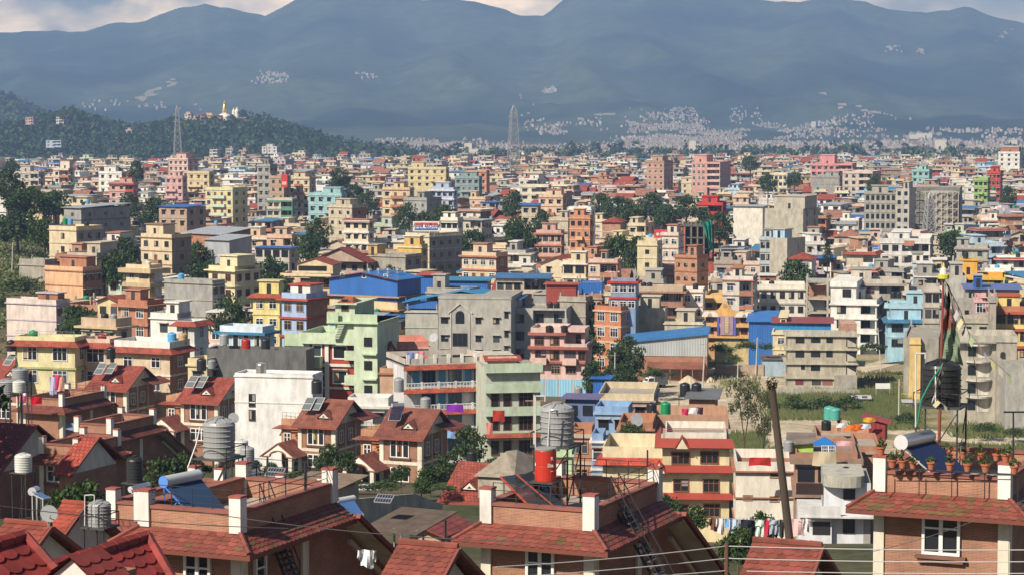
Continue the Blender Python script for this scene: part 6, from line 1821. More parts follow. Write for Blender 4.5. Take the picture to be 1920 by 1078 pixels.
def garment(p, w, h, col, label, shape, yaw=0, group='washing hung on the lines'):
 m = MB('cloth', col)
 n = 6
 def strip_(x0, x1, z0, z1, ph):
  pr = None
  for i in range(n + 1):
   k = i / n
   z = z1 + (z0 - z1) * k
   row = [((x0 + (x1 - x0) * c / 4) * (1 - .12 * k * sin(ph + w * 9)), .07 * sin(c * 1.6 + ph + k * 2), z - k * .06 * sin(c * 1.3 + w * 20)) for c in range(5)]
   if pr:
    for c in range(4): m.face(pr[c], pr[c + 1], row[c + 1], row[c])
   pr = row
 if shape == 'trousers': strip_(-w / 2, w / 2, -h * .35, 0, 0); strip_(-w / 2, -w * .04, -h, -h * .35, 0); strip_(w * .04, w / 2, -h, -h * .35, 1)
 elif shape == 'shirt': strip_(-w * .32, w * .32, -h, 0, 0); strip_(-w / 2, -w * .32, -h * .55, -.02, 1); strip_(w * .32, w / 2, -h * .6, -.02, 2)
 else: strip_(-w / 2, w / 2, -h, 0, 0)
 return tag(m.build(shape, None, p, yaw), label, shape, group)
wire(sag((1336, 968, 118), (1528, 976, 112), 3), 'washing line in front of the white house', (.3, .3, .3))
for px, w, h, c, s, l in [(1339, .5, .65, (.12, .06, .05), 'shirt', 'dark patterned shirt at the left end of the washing line'), (1352, .5, .8, (.62, .56, .58), 'shirt', 'pale pink shirt on the washing line'), (1366, .35, .4, (.12, .3, .6), 'towel', 'small blue towel on the washing line'), (1377, .55, 1.2, (.42, .50, .62), 'shirt', 'long light blue shirt on the washing line'), (1402, .75, 1.05, (.02, .022, .035), 'trousers', 'black trousers on the washing line'), (1427, .5, 1.0, (.48, .60, .54), 'trousers', 'pale mint trousers on the washing line'), (1440, .35, .8, (.4, .03, .05), 'towel', 'red towel behind the leaning pole on the line'), (1452, .45, .75, (.30, .34, .42), 'trousers', 'grey blue jeans right of the pole on the line'), (1466, .25, .9, (.03, .03, .03), 'towel', 'black cloth on the washing line'), (1496, .7, .85, (.62, .42, .42), 'towel', 'pink towel near the right end of the line'), (1513, .4, .7, (.6, .56, .58), 'shirt', 'white shirt at the right end of the line')]:
 p = P(px, 971 + 3 * sin((px - 1336) / 61), 118 - 6 * (px - 1336) / 192)
 garment(p, w, h, c, l, s)
garment(P(688, 1030, 62), .5, .48, (.62, .63, .66), 'white shirt hanging below the left gable', 'shirt')
for i, (px, py, Y, w, h, c, s, l) in enumerate([(99, 706, 207, .6, 1.6, (.42, .40, .62), 'towel', 'violet and white cloth hung on the left terrace'), (106, 702, 207, .7, 1.3, (.5, .05, .12), 'towel', 'crimson cloth hung on the left terrace'), (113, 706, 207, .7, 1.3, (.55, .3, .25), 'towel', 'salmon cloth hung on the left terrace'), (68, 743, 203, 1.0, .7, (.4, .01, .02), 'towel', 'dark red cloth over the left terrace wall'), (41, 741, 200, .9, .7, (.6, .12, .2), 'towel', 'pink bucket-coloured cloth by the left tanks'), (197, 793, 170, 1.1, .7, (.62, .06, .08), 'towel', 'bright red washing on the eave terrace'), (165, 795, 170, 1.2, .5, (.6, .6, .62), 'towel', 'white washing on the eave terrace'), (140, 793, 170, 1.2, .5, (.2, .25, .4), 'towel', 'blue washing on the eave terrace'),
            (853, 758, 281, 2.0, .95, (.2, .03, .35), 'blanket', 'purple blanket over the veranda railing'), (935, 769, 270, 1.4, 1.3, (.36, .04, .03), 'rug', 'red patterned rug hung on the pale green balcony'), (1425, 857, 221, 2.0, .8, (.42, .03, .03), 'rug', 'red rug over the white house balustrade'), (1546, 846, 197, 1.9, 1.2, (.50, .42, .30), 'rug', 'beige patterned rug hung below the blue parasol'), (1585, 826, 210, 1.7, .6, (.55, .35, .38), 'towel', 'pink towel right of the blue parasol'), (1578, 793, 246, 1.1, .5, (.62, .62, .64), 'towel', 'white sheets on the laundry roof'), (1595, 797, 246, 1.4, .6, (.65, .16, .03), 'towel', 'orange cloth left of two on the laundry roof'), (1608, 795, 246, 1.2, .6, (.6, .12, .02), 'towel', 'orange cloth right of two on the laundry roof'), (1622, 794, 246, 1.2, .5, (.55, .6, .7), 'towel', 'light blue cloth on the laundry roof'), (1630, 782, 247, 1.2, .5, (.6, .3, .04), 'towel', 'yellow orange cloth by the red shed'),
            (1285, 766, 262, .8, .7, (.5, .03, .1), 'towel', 'magenta washing right of the green tank'), (1300, 764, 262, 1.1, .7, (.66, .66, .66), 'towel', 'white washing on the brick roof'), (1312, 763, 262, .8, .8, (.06, .03, .05), 'towel', 'dark washing on the brick roof'), (1195, 728, 330, 1.3, .9, (.68, .68, .7), 'towel', 'white sheet left of two before the truck'), (1208, 726, 330, 1.3, .9, (.68, .68, .7), 'towel', 'white sheet right of two before the truck'), (735, 664, 300, .7, .7, (.5, .02, .02), 'shirt', 'red shirt under the little red gable'), (770, 660, 292, .9, .9, (.15, .2, .45), 'towel', 'blue washing on the veranda roof'), (790, 658, 292, .9, .9, (.55, .2, .25), 'towel', 'pink washing on the veranda roof'), (782, 662, 292, .6, 1.3, (.6, .55, .55), 'towel', 'long white washing on the veranda roof'), (845, 806, 278, 1.1, 1.0, (.2, .36, .62), 'towel', 'sky blue towel on the lower veranda'), (862, 804, 278, 1.6, .6, (.4, .03, .04), 'towel', 'red cloth on the lower veranda'), (918, 792, 270, .8, 1.4, (.55, .2, .18), 'towel', 'reddish cloth hung at the end of the veranda'), (848, 792, 278, 2.4, .4, (.6, .58, .56), 'towel', 'row of pale cloth on the lower veranda')]):
 garment(P(px, py, Y), w, h, c, l, s)
# ------------------------------------------------------------------ larger near buildings
GR, GRL = (.46, .57, .40), (.52, .62, .46)
b = B('house', 'pale green house with tall stair tower and dark red bays', 'house', 572, 676, 722, 630, 297, -13, D=9, pb=735)
W2, D2 = b.W / 2, b.D / 2
shell(b, (.34, .06, .035), b.fz(645), side=GR)
for y0, y1 in ((645, 636), (688, 683), (731, 727)): b.p('floor_band', 'paint', (.70, .68, .62) if y0 != 645 else GR).box(-W2 - .2, W2, -D2 - .25, D2, b.fz(y0), b.fz(y1))
ring(b.p('parapet', 'paint', GRL), -W2 - .6, W2 + .1, -D2 - .7, D2 + .2, b.fz(645) + .003, b.fz(624), .15)
b.p('corner_pillar', 'paint', (.74, .72, .68)).box(b.fx(610), b.fx(617), -D2 - .3, -D2 - .003, 0, b.fz(646))
b.p('end_wall', 'paint', GR).box(-W2 - .1, b.fx(581), -D2 - .2, -D2 - .004, 0, b.fz(646))
for y in (650, 697):
 f = b.wpx(626, 649, y, y + 22, 'clear', True); b.wpx(588, 602, y, y + 20, 'clear', True)
 m = b.p('balcony', 'paint', GRL); m.box(b.fx(573), b.fx(606), -D2 - 1.5, -D2 - .003, b.fz(y + 40), b.fz(y + 19))
 m = b.p('balcony', 'paint', GRL); m.box(b.fx(651), b.fx(673), -D2 - 1.3, -D2 - .003, b.fz(y + 24), b.fz(y + 6))
m = b.p('stair_tower', 'paint', GRL); m.box(b.fx(673), b.fx(716), -D2 - 2.2, D2 - 1, 0, b.fz(600))
b.p('tower_terrace', 'paint', GR).box(b.fx(624), b.fx(719), -D2 - 2.6, D2 - 1, b.fz(603), b.fz(600)).box(b.fx(668), b.fx(717), -D2 - 2.5, -D2 - 2.3, b.fz(600), b.fz(585)).box(b.fx(624), b.fx(645), -D2 - 2.5, -D2 - 2.3, b.fz(600), b.fz(582))
m = b.p('tower_room', 'paint', GRL); m.box(b.fx(637), b.fx(673), -D2 - 1.8, D2 - 2, b.fz(645), b.fz(568)); m.box(b.fx(632), b.fx(679), -D2 - 2.4, D2 - 1.6, b.fz(568), b.fz(565))
m = b.p('cap_roof', 'tile', (.46, .12, .06)); x0, x1, xc, z0, z1 = b.fx(641), b.fx(672), b.fx(656), b.fz(565), b.fz(555); yc = -D2 - .1
m.faces([(x0, yc - 2.1, z0), (x1, yc - 2.1, z0), (x1, yc + 2.1, z0), (x0, yc + 2.1, z0), (xc - .5, yc, z1), (xc + .5, yc, z1)], [(0, 1, 5, 4), (1, 2, 5), (2, 3, 4, 5), (3, 0, 4)])
inst('window', wmesh('brown', .8, 1.4, False), (b.fx(655), -D2 - 1.805, b.fz(579)), b.root)
for y in (628, 672, 718): inst('window', wmesh('open', 1.0, 1.15, False), (b.fx(699), -D2 - 2.205, b.fz(y + 17)), b.root)
for y in (648, 695): b.p('tower_ledge', 'paint', GRL).box(b.fx(688), b.fx(716), -D2 - 2.7, -D2 - 2.203, b.fz(y + 13), b.fz(y + 10))
m = b.p('roof_stair', 'paint', (.6, .7, .54))
for i in range(9): z = b.fz(632) + (b.fz(604) - b.fz(632)) * i / 9; x = b.fx(634 + i * 1.2); m.box(x, x + .9, -D2 - 2.4, -D2 - 1.9, z, z + .09)
m = b.p('left_terrace', 'paint', GR); m.box(b.fx(531), b.fx(573), -D2 + .5, D2, b.fz(652), b.fz(645)).box(b.fx(531), b.fx(573), -D2 + .5, -D2 + .7, b.fz(645), b.fz(628)).box(b.fx(534), b.fx(570), -D2 + 1.6, D2, 0, b.fz(652))
b.done()
tank(b.world(b.fx(685), -D2 - .5, b.fz(599)), 'black', '', .75, .9, label='black water tank on the green stair tower terrace', group='water tanks standing on the near roofs')
H('small coral house with a bright red gable and washing', 724, 724, 804, 640, 303, 8, (.62, .26, .2), nf=2, nw=2, par=.8, trim='pink', blank=True, sidewin=False)
b = B('roof_gable', 'little bright red gable roof on the coral house', 'roof', 713, 713, 755, 640, 299, 8, D=4, ground=P(730, 670, 300).z + .3)
W2, D2 = b.W / 2, b.D / 2
b.p('gable', 'paint', (.7, .4, .34)).prism([(-W2 + .7, 0), (W2 - .7, 0), (0, b.H - .2)], -D2, D2)
b.p('roof', 'tile', (.5, .07, .03)).slab((-W2, -D2 - .4, -.3), (0, -D2 - .4, b.H), (0, D2, b.H), (-W2, D2, -.3), .12).slab((0, -D2 - .4, b.H), (W2, -D2 - .4, -.3), (W2, D2, -.3), (0, D2, b.H), .12)
b.done()
b = B('veranda_house', 'white veranda house with blue doors and red tiled eaves', 'house', 757, 757, 915, 680, 283, 17, D=9, pb=870)
W2, D2 = b.W / 2, b.D / 2
shell(b, (.66, .65, .66), b.fz(688))
ring(b.p('parapet', 'paint', (.5, .45, .4)), -W2, W2, -D2 - .5, D2, b.fz(688) + .4, b.fz(672), .18)
for i in range(6): x = -W2 + .4 + (b.W * .8) * i / 5; b.p('parapet_post', 'paint', (.72, .7, .66)).box(x - .18, x + .18, -D2 - .62, -D2 - .28, b.fz(688) + .4, b.fz(665))
for k, y in enumerate((686, 730, 772, 817)):
 m = b.p('eave', 'tile', (.44, .09, .045)); z = b.fz(y)
 m.slab((-W2 - .3, -D2 - 1.05, z - .45), (W2 + .3, -D2 - 1.05, z - .45), (W2 + .1, -D2 - .5, z + .1), (-W2 - .1, -D2 - .5, z + .1), .08)
 b.p('veranda_floor', 'paint', (.6, .58, .55)).box(-W2, W2, -D2 - .48, -D2 - .003, z - .35, z - .02)
 if k:
  m = b.p('balustrade', 'paint', (.68, .67, .65)); m.box(-W2, W2, -D2 - .6, -D2 - .5, z + .7, z + .8)
  n = 26
  for i in range(n + 1): x = -W2 + b.W * i / n; m.box(x - .04, x + .04, -D2 - .57, -D2 - .52, z, z + .7)
  for i in range(6): x = -W2 + b.W * i / 5; m.box(x - .14, x + .14, -D2 - .64, -D2 - .46, z, z + .9)
for y in (698, 742, 785, 830):
 for i, k in enumerate(('d', 'w', 'd', 'w', 'd', 'w')):
  x = -W2 + b.W * (.14 + i * .155)
  if (y in (742, 785)) and i in (0, 4): continue
  if k == 'd':
   inst('door', dmesh('steelblue') if True else None, (x, -D2 - .003, b.fz(y + 26)), b.root)
  else: b.win(x, b.fz(y + 22), 1.5, 1.5, 'blue', 'f', False)
b.p('arch_niche', 'gloss', (.12, .12, .12)).prism([(-W2 + .35, b.fz(725)), (-W2 + 1.5, b.fz(725)), (-W2 + 1.5, b.fz(703))] + [(-W2 + .925 + .575 * cos(a * pi / 6), b.fz(703) + .575 * sin(a * pi / 6)) for a in range(1, 6)] + [(-W2 + .35, b.fz(703))], -D2 - .04, -D2 - .002)
b.done()
H('bare brick stub house with a weedy top left of the veranda house', 712, 750, 758, 690, 288, -10, (.46, .27, .17), mat='brick', nf=2, blank=True, par=.6, trim='brick', sidewin=False)
H('low white terrace with balustrade below the green house', 652, 728, 734, 745, 272, -6, (.72, .71, .68), nf=2, nw=2, par=1.0, trim='white', sidewin=False, band=.3, over=.5)
b = B('balcony_house', 'pale green balcony house with dark carved windows', 'house', 912, 912, 1013, 690, 276, 9, D=9, pb=860)
W2, D2 = b.W / 2, b.D / 2
pg = (.50, .60, .46)
shell(b, (.52, .55, .46), b.fz(690))
for y in (690, 728, 772, 818):
 z = b.fz(y)
 b.p('balcony', 'paint', pg).box(-W2 - .3, W2 + .2, -D2 - .8, -D2 - .003, z - .5, z - .3).box(-W2 - .3, W2 + .2, -D2 - .8, -D2 - .65, z - .3, z + .62)
m = b.p('eave', 'tile', (.42, .08, .045)); z = b.fz(812)
m.slab((-W2 - .4, -D2 - 1.4, z - .5), (W2 + .4, -D2 - 1.4, z - .5), (W2 + .2, -D2 - .81, z), (-W2 - .2, -D2 - .81, z), .08)
for y in (738, 782, 828):
 for x0, x1 in ((922, 934), (945, 957), (974, 997)): b.wpx(x0, x1, y, y + 26, 'brown')
b.p('roof_room', 'paint', (.55, .5, .42)).box(-W2 + .5, W2 - 2.5, -D2 + 2, D2, b.fz(690), b.fz(672))
m = b.p('room_eave', 'tile', (.44, .08, .045)); m.slab((-W2, -D2 + 1.2, b.fz(678)), (W2 - 2, -D2 + 1.2, b.fz(678)), (W2 - 2, -D2 + 3, b.fz(670)), (-W2, -D2 + 3, b.fz(670)), .1)
b.done()
b = B('house', 'pink balcony house with red bands and blue shop shutters', 'house', 995, 1098, 1124, 617, 408, -9, D=9, pb=729)
W2, D2 = b.W / 2, b.D / 2
pk = (.68, .46, .42)
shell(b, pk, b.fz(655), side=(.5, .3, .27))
b.p('top_floor', 'paint', pk).box(-W2, b.fx(1058), -D2 + .01, D2, b.fz(655) + .004, b.fz(621))
b.p('roof_slab', 'paint', (.36, .13, .1)).box(-W2 - .4, b.fx(1062), -D2 - .7, D2 + .2, b.fz(629), b.fz(624))
ring(b.p('parapet', 'paint', (.66, .5, .45)), -W2, b.fx(1058), -D2, D2, b.fz(624) + .003, b.fz(615), .2)
b.p('band', 'paint', (.36, .12, .09)).box(-W2 - .4, W2 + .6, -D2 - .9, D2 + .3, b.fz(655), b.fz(650))
ring(b.p('terrace_wall', 'paint', (.6, .48, .44)), b.fx(1058) + .01, W2 + .3, -D2 - .6, D2, b.fz(650) + .003, b.fz(644), .2)
b.p('roof_room', 'paint', pk).box(b.fx(1058) + .01, b.fx(1092), -D2 + 3.5, D2, b.fz(650), b.fz(622)).box(b.fx(1056), b.fx(1094), -D2 + 2.2, D2, b.fz(625), b.fz(618))
b.p('door', 'plain', (.03, .02, .02)).box(b.fx(1075), b.fx(1085), -D2 + 3.45, -D2 + 3.498, b.fz(650), b.fz(630))
for x0, x1 in ((1003, 1019), (1032, 1048)): b.wpx(x0, x1, 633, 647, 'brown')
for x0, x1 in ((1004, 1023), (1032, 1048), (1059, 1079), (1085, 1097)): b.wpx(x0, x1, 659, 675, 'brown')
for x0, x1 in ((1004, 1020), (1034, 1050), (1061, 1080)): b.wpx(x0, x1, 687, 701, 'grill')
for x0, x1 in ((995, 1026), (1056, 1082)): b.p('balcony', 'paint', (.68, .45, .4)).box(b.fx(x0), b.fx(x1), -D2 - 1.2, -D2 - .003, b.fz(684), b.fz(672))
b.p('band', 'paint', (.36, .12, .09)).box(-W2, W2, -D2 - .5, -D2 - .004, b.fz(682), b.fz(678))
for i in range(4): b.p('shutter', 'sheet', (.25, .50, .66)).box(b.fx(997 + i * 26), b.fx(1021 + i * 26), -D2 - .06, -D2 - .003, .3, b.fz(712))
b.done()
for k, px in enumerate((1030, 1058)): tank(P(px, 622, 409), 'black', '', .7, 1.2, label=f"black water tank {'left' if k == 0 else 'right'} of two on the pink balcony house", group='water tanks standing on the near roofs')
H('deep blue sheet lean-to right of the pink house', 1112, 1140, 1146, 710, 380, -10, 'sheetblue', mat='sheet', nf=1, blank=True, roof='low', rcol='sheetblue', sidewin=False)
b = B('house', 'cream yellow house with three red tiled bands and brown windows', 'house', 1242, 1368, 1374, 817, 235, -4, D=9, pb=985)
W2, D2 = b.W / 2, b.D / 2
yc_ = (.70, .60, .38)
shell(b, yc_, b.fz(826))
rd = (.30, .05, .034)
for y, dy in ((826, 12), (877, 8), (930, 6)):
 m = b.p('tiled_band', 'plain', rd)
 z1, z0 = b.fz(y - 4), b.fz(y + dy)
 m.slab((-W2 - .8, -D2 - .9, z0), (W2 + .6, -D2 - .9, z0), (W2 + .2, -D2 - .003, z1), (-W2 - .2, -D2 - .003, z1), .1)
 if y == 826: m.slab((-W2 - .8, D2, z0), (-W2 - .8, -D2 - .9, z0), (-W2 - .2, -D2, z1), (-W2 - .2, D2, z1), .1)
ring(b.p('roof_wall', 'paint', (.7, .66, .58)), -W2 + .3, W2 - .3, -D2 + .2, D2, b.fz(826), b.fz(811), .15)
m = b.p('gable_ornament', 'plain', rd)
for x, y in ((1279, 838), (1236, 885)):
 xx, z = b.fx(x), b.fz(y)
 m.slab((xx - .85, -D2 - 1.0, z - .1), (xx, -D2 - 1.0, z + 1.25), (xx, -D2, z + 1.25), (xx - .85, -D2, z - .1), .1).slab((xx, -D2 - 1.0, z + 1.25), (xx + .85, -D2 - 1.0, z - .1), (xx + .85, -D2, z - .1), (xx, -D2, z + 1.25), .1)
 m.use('paint', (.74, .66, .46)).prism([(xx - .6, z - .1), (xx + .6, z - .1), (xx, z + .95)], -D2 - .94, -D2 - .8).use('plain', rd)
for x0, x1, y0, y1 in ((1261, 1292, 849, 870), (1315, 1346, 847, 868), (1265, 1290, 901, 922), (1320, 1348, 901, 923), (1322, 1349, 948, 970), (1266, 1290, 950, 972)): b.wpx(x0, x1, y0, y1, 'brown')
b.p('roof_railing', 'iron', (.3, .1, .08)).box(-W2, W2, -D2 + .1, -D2 + .14, b.fz(804), b.fz(803)).box(-W2, W2, -D2 + .1, -D2 + .14, b.fz(808), b.fz(807))
b.done()
H('cream wing with a curved parapet left of the red-banded house', 1130, 1243, 1250, 838, 241, -6, (.70, .61, .42), nf=3, nw=1, par=1.6, skirt=(.5, .07, .035), trim='cream', sidewin=False, wk='brown', blank=True, pb=985)
H('narrow sky blue house with a white and red stair edge', 1110, 1131, 1136, 812, 247, -6, (.24, .36, .58), nf=3, nw=1, wk='white', trim='white', over=.3, sidewin=False)
H('brick slab house with grilled windows right of the red drum', 1072, 1110, 1114, 800, 250, -6, (.44, .2, .12), mat='brick', nf=4, nw=1, wk='grill', shade=False, trim=(.5, .42, .34), band=.4, sidewin=False)
H('pale green narrow house behind the red drum', 1040, 1072, 1076, 846, 215, -4, (.48, .60, .38), nf=2, blank=True, par=.3, sidewin=False)
H('periwinkle blue house with a violet sheet roof', 1060, 1116, 1122, 748, 292, -10, (.14, .19, .34), nf=2, nw=2, wk='open', shade=False, roof='low', rcol=(.15, .13, .25), sidewin=False)
H('sky blue house wall right of the periwinkle house', 1116, 1178, 1186, 762, 284, -8, (.26, .40, .62), nf=2, nw=2, wk='open', trim=(.3, .44, .66), par=.8, sidewin=False)
H('low brick house with a cream parapet in front of the dirt yard', 1122, 1226, 1234, 738, 300, -6, (.42, .2, .12), mat='brick', nf=2, nw=2, par=.9, parcol='cream', trim='concrete', sidewin=False)
H('rough brick room under a flat sheet roof by the black tank pair', 1292, 1340, 1346, 748, 280, -8, (.42, .2, .12), mat='brick', nf=1, blank=True, roof='low', rcol='darkgrey', sidewin=False)
H('long brick house with a worn cement band behind the red-banded house', 1222, 1366, 1374, 778, 264, -4, (.42, .21, .13), mat='brick', nf=2, blank=True, par=1.6, parcol=(.46, .27, .18), trim=(.42, .38, .33), band=.5, sidewin=False)
H('brick wall house with climbing greenery left of the long brick house', 1160, 1224, 1230, 792, 256, -6, (.42, .2, .12), mat='brick', nf=2, blank=True, par=.7, sidewin=False)
tree(1180, 788, 830, 254, 60, 'bush', 'climbing plant over the brick wall house')
p = P(1295, 742, 286)
zt_ = P(1295, 775, 286).z
stand(Vector((p.x, p.y, zt_)), 2.9, p.z - zt_ - .06, 'grey steel stand under the pair of black tanks', 0, deep=1.4, brace=False)
for k, px in enumerate((1284, 1306)): tank(P(px, 742, 286), 'black', '', .66, 1.7, label=f"black water tank {'left' if k == 0 else 'right'} of the pair on the grey stand by the dirt yard", group='water tanks standing on the near roofs')
b = H('tall blank white house with brown ledges left of the leaning pole', 1380, 1491, 1496, 866, 224, -4, (.74, .70, .62), nf=3, fl=2.6, blank=True, par=.9, trim=(.34, .15, .1), band=.12, over=.35, sidewin=False, pb=980)
for px, y in ((1402, 930), (1452, 886), (1452, 932)): b.wpx(px - 8, px + 8, y, y + 8, 'grill')
b.done()
b = B('unfinished_house', 'white plastered house with empty window holes and rounded grey ledge', 'unfinished house', 1545, 1633, 1642, 905, 186, -6, D=8, pb=1078)
W2, D2 = b.W / 2, b.D / 2
wh_ = (.66, .68, .72)
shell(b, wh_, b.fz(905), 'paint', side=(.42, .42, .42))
for y in (918, 975, 1033): b.wpx(1582, 1603, y, y + 26 if y > 920 else y + 18, 'open')
m = b.p('rounded_ledge', 'concrete', (.46, .44, .38))
pts = [(b.fx(1543), -D2)] + [(b.fx(1582) - (b.fx(1582) - b.fx(1543)) * cos(a * pi / 10), -D2 - 1.2 * sin(a * pi / 10)) for a in range(1, 10)] + [(b.fx(1621), -D2), (b.fx(1621), D2 - 2), (b.fx(1543), D2 - 2)]
n_ = len(pts); z0, z1 = b.fz(911), b.fz(890)
m.faces([(x, y, z0) for x, y in pts] + [(x, y, z1) for x, y in pts], [tuple(range(n_)), tuple(range(2 * n_ - 1, n_ - 1, -1))] + [(i, (i + 1) % n_, n_ + (i + 1) % n_, n_ + i) for i in range(n_)])
b.p('left_wing', 'paint', wh_).box(b.fx(1497), b.fx(1560), -D2 - .6, D2 - 1, 0, b.fz(966))
b.p('wing_parapet', 'paint', (.60, .60, .60)).box(b.fx(1506), b.fx(1576), -D2 - 1.3, -D2 - 1.15, b.fz(966), b.fz(946)).box(b.fx(1497), b.fx(1640), -D2 - 1.4, D2 - 1, b.fz(968), b.fz(965))
b.p('opening', 'gloss', (.03, .03, .03)).box(b.fx(1524), b.fx(1557), -D2 - .64, -D2 - .605, b.fz(1003), b.fz(978))
b.p('grey_patch', 'concrete', (.36, .35, .33)).box(b.fx(1620), b.fx(1633), -D2 - .03, -D2 - .002, 0, b.fz(955))
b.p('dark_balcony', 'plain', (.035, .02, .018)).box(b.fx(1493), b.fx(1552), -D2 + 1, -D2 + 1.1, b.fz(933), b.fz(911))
b.done()
H('brick house with a dark veranda and beige rug under the blue parasol', 1492, 1608, 1616, 849, 202, -6, (.38, .2, .13), mat='brick', nf=2, nw=3, wk='open', ww=2.2, wh=1.6, shade=False, par=.5, trim=(.3, .2, .15), band=.5, over=.5, sidewin=False)
H('plain brick house wall left of the right white post', 1603, 1650, 1658, 836, 212, -6, (.44, .22, .14), mat='brick', nf=3, blank=True, par=.6, trim='concrete', band=.15, sidewin=False)
H('brick house carrying the laundry roof with teal tanks', 1530, 1648, 1654, 818, 250, -6, (.42, .22, .14), mat='brick', nf=1, blank=True, par=.9, parcol=(.45, .26, .18), trim='concrete', sidewin=False)
b = B('shed', 'small red sheet shed right of the orange washing', 'shed', 1629, 1660, 1672, 786, 248, -14, D=3, ground=P(1650, 822, 248).z)
b.p('wall', 'sheet', (.24, .035, .03)).box(-b.W / 2, b.W / 2, -b.D / 2, b.D / 2, 0, b.H - .3); b.p('roof', 'sheet', (.32, .045, .035)).slab((-b.W / 2 - .8, -b.D / 2 - .3, b.H + .3), (b.W / 2 + .6, -b.D / 2 - .3, b.H - .4), (b.W / 2 + .6, b.D / 2, b.H - .4), (-b.W / 2 - .8, b.D / 2, b.H + .3), .1); b.done()
b = B('shack', 'lime green roof shack with a grey sheet roof left of the parasol', 'shack', 1484, 1525, 1530, 826, 205, -8, D=3, ground=P(1500, 850, 205).z)
b.p('wall', 'paint', (.36, .55, .12)).box(-b.W / 2, b.W / 2, -b.D / 2, b.D / 2, 0, b.H - .2); b.p('roof', 'rust', (.2, .16, .13)).slab((-b.W / 2 - .5, -b.D / 2 - .4, b.H - .35), (b.W / 2 + .2, -b.D / 2 - .4, b.H - .1), (b.W / 2 + .2, b.D / 2, b.H + .35), (-b.W / 2 - .5, b.D / 2, b.H + .35), .08); b.done()
pa = thing('parasol', 'blue square parasol on the brick house roof', 'parasol', P(1546, 850, 203), 0)
z = (850 - 832) / F * 203
w_ = 21 / F * 203
m = MB('cloth', (.02, .14, .40)); hh = 15 / F * 203
m.faces([(-w_, -w_, z), (w_, -w_, z), (w_, w_, z), (-w_, w_, z), (0, 0, z + hh)], [(0, 1, 4), (1, 2, 4), (2, 3, 4), (3, 0, 4)]).build('canopy', pa)
MB('iron', (.5, .5, .5)).beam((0, 0, 0), (0, 0, z + hh), .03).build('pole', pa)
for k, px in enumerate((1547, 1560)): panel(P(px, 848, 200), 0, .55, .62, radians(65), f"{'left' if k == 0 else 'right'} small solar module under the blue parasol", col=(.02, .03, .07), n=4)
b = B('sheet_roof_shed', 'open shed under a wide dark rusty sheet roof', 'shed', 685, 780, 794, 994, 118, -26, D=4)
for x in (-.45, 0, .45):
 for y in (-.4, .4): b.p('post', 'iron', (.2, .2, .2)).beam((x * b.W, y * b.D, 0), (x * b.W, y * b.D, b.H - .05), .06)
b.p('roof', 'concrete', (.13, .095, .075)).slab((-b.W / 2 - .2, -b.D / 2 - .3, b.H - .15), (b.W / 2 + .2, -b.D / 2 - .3, b.H - .15), (b.W / 2 + .2, b.D / 2 + .3, b.H + .35), (-b.W / 2 - .2, b.D / 2 + .3, b.H + .35), .05)
b.done()
b = B('flat_roof_house', 'low house under a flat brown sheet roof with a solar module', 'house', 515, 600, 622, 922, 138, -24, D=5)
shell(b, (.4, .3, .22), b.H - .2, 'brick'); b.p('roof', 'concrete', (.24, .18, .13)).slab((-b.W / 2 - .5, -b.D / 2 - .5, b.H - .15), (b.W / 2 + .5, -b.D / 2 - .5, b.H - .15), (b.W / 2 + .5, b.D / 2 + .5, b.H + .3), (-b.W / 2 - .5, b.D / 2 + .5, b.H + .3), .08); b.done()
def wall(label, pts, h, th=.25, mat='concrete', col=(.36, .35, .31), name='boundary_wall', cat='wall'):
 ws = [P(*q) for q in pts]
 o = Vector((ws[0].x, ws[0].y, min(gz(w.x, w.y) for w in ws) - .3))
 mb = MB(mat, col)
 for a, c in zip(ws, ws[1:]):
  d = Vector((c.x - a.x, c.y - a.y, 0)).normalized(); n = Vector((-d.y, d.x, 0)) * th
  f = [a - o, c - o, c + n - o, a + n - o]
  mb.faces([(q.x, q.y, 0) for q in f] + [tuple(q) for q in f], [(0, 1, 5, 4), (1, 2, 6, 5), (2, 3, 7, 6), (3, 0, 4, 7), (4, 5, 6, 7)])
 return tag(mb.build(name, None, o), label, cat, 'boundary walls')
wall('grey stained boundary wall below the hedge of the row houses', [(665, 935, 165), (778, 925, 172), (830, 945, 176)], 2)
wall('yellowish compound wall below the deep blue shed', [(1340, 640, 466), (1500, 640, 462)], 2, col=(.52, .42, .2))
wall('rough stone wall along the dirt road', [(1480, 792, 372), (1535, 800, 368)], 1, col=(.26, .23, .19))
wall('long low cement wall before the scalloped concrete house', [(1455, 727, 410), (1612, 730, 410)], 1.5, col=(.42, .40, .35))
wall('dark retaining wall beside the upper road', [(1610, 692, 462), (1700, 676, 462)], 2, col=(.10, .095, .085))
wall('brick wall on the bank right of the grey shed', [(1340, 686, 442), (1432, 683, 440)], 1.5, mat='brick', col=(.38, .26, .18))
fp = thing('fence', 'black iron fence with white tin sheets before the row house garden', 'fence', P(640, 912, 196), 0)
o = fp.location
m = MB('iron', (.12, .07, .05))
for i in range(46):
 w = P(632 + i * 3.1, 912, 196) - o; m.beam((w.x, w.y, -2), (w.x, w.y, .2), .02)
a, c = P(632, 912, 196) - o, P(772, 912, 196) - o
m.beam(a, c, .025).beam(a + Vector((0, 0, -.9)), c + Vector((0, 0, -.9)), .025).build('bars', fp)
MB('sheet', (.62, .63, .64)).slab(P(628, 918, 198) - o, P(708, 918, 198) - o, P(712, 907, 200) - o, P(632, 907, 200) - o, .03).build('tin_roof', fp)
b = B('tin_hut', 'small grey tin hut on the grass right of the concrete house', 'hut', 1600, 1628, 1634, 744, 398, -6, D=3)
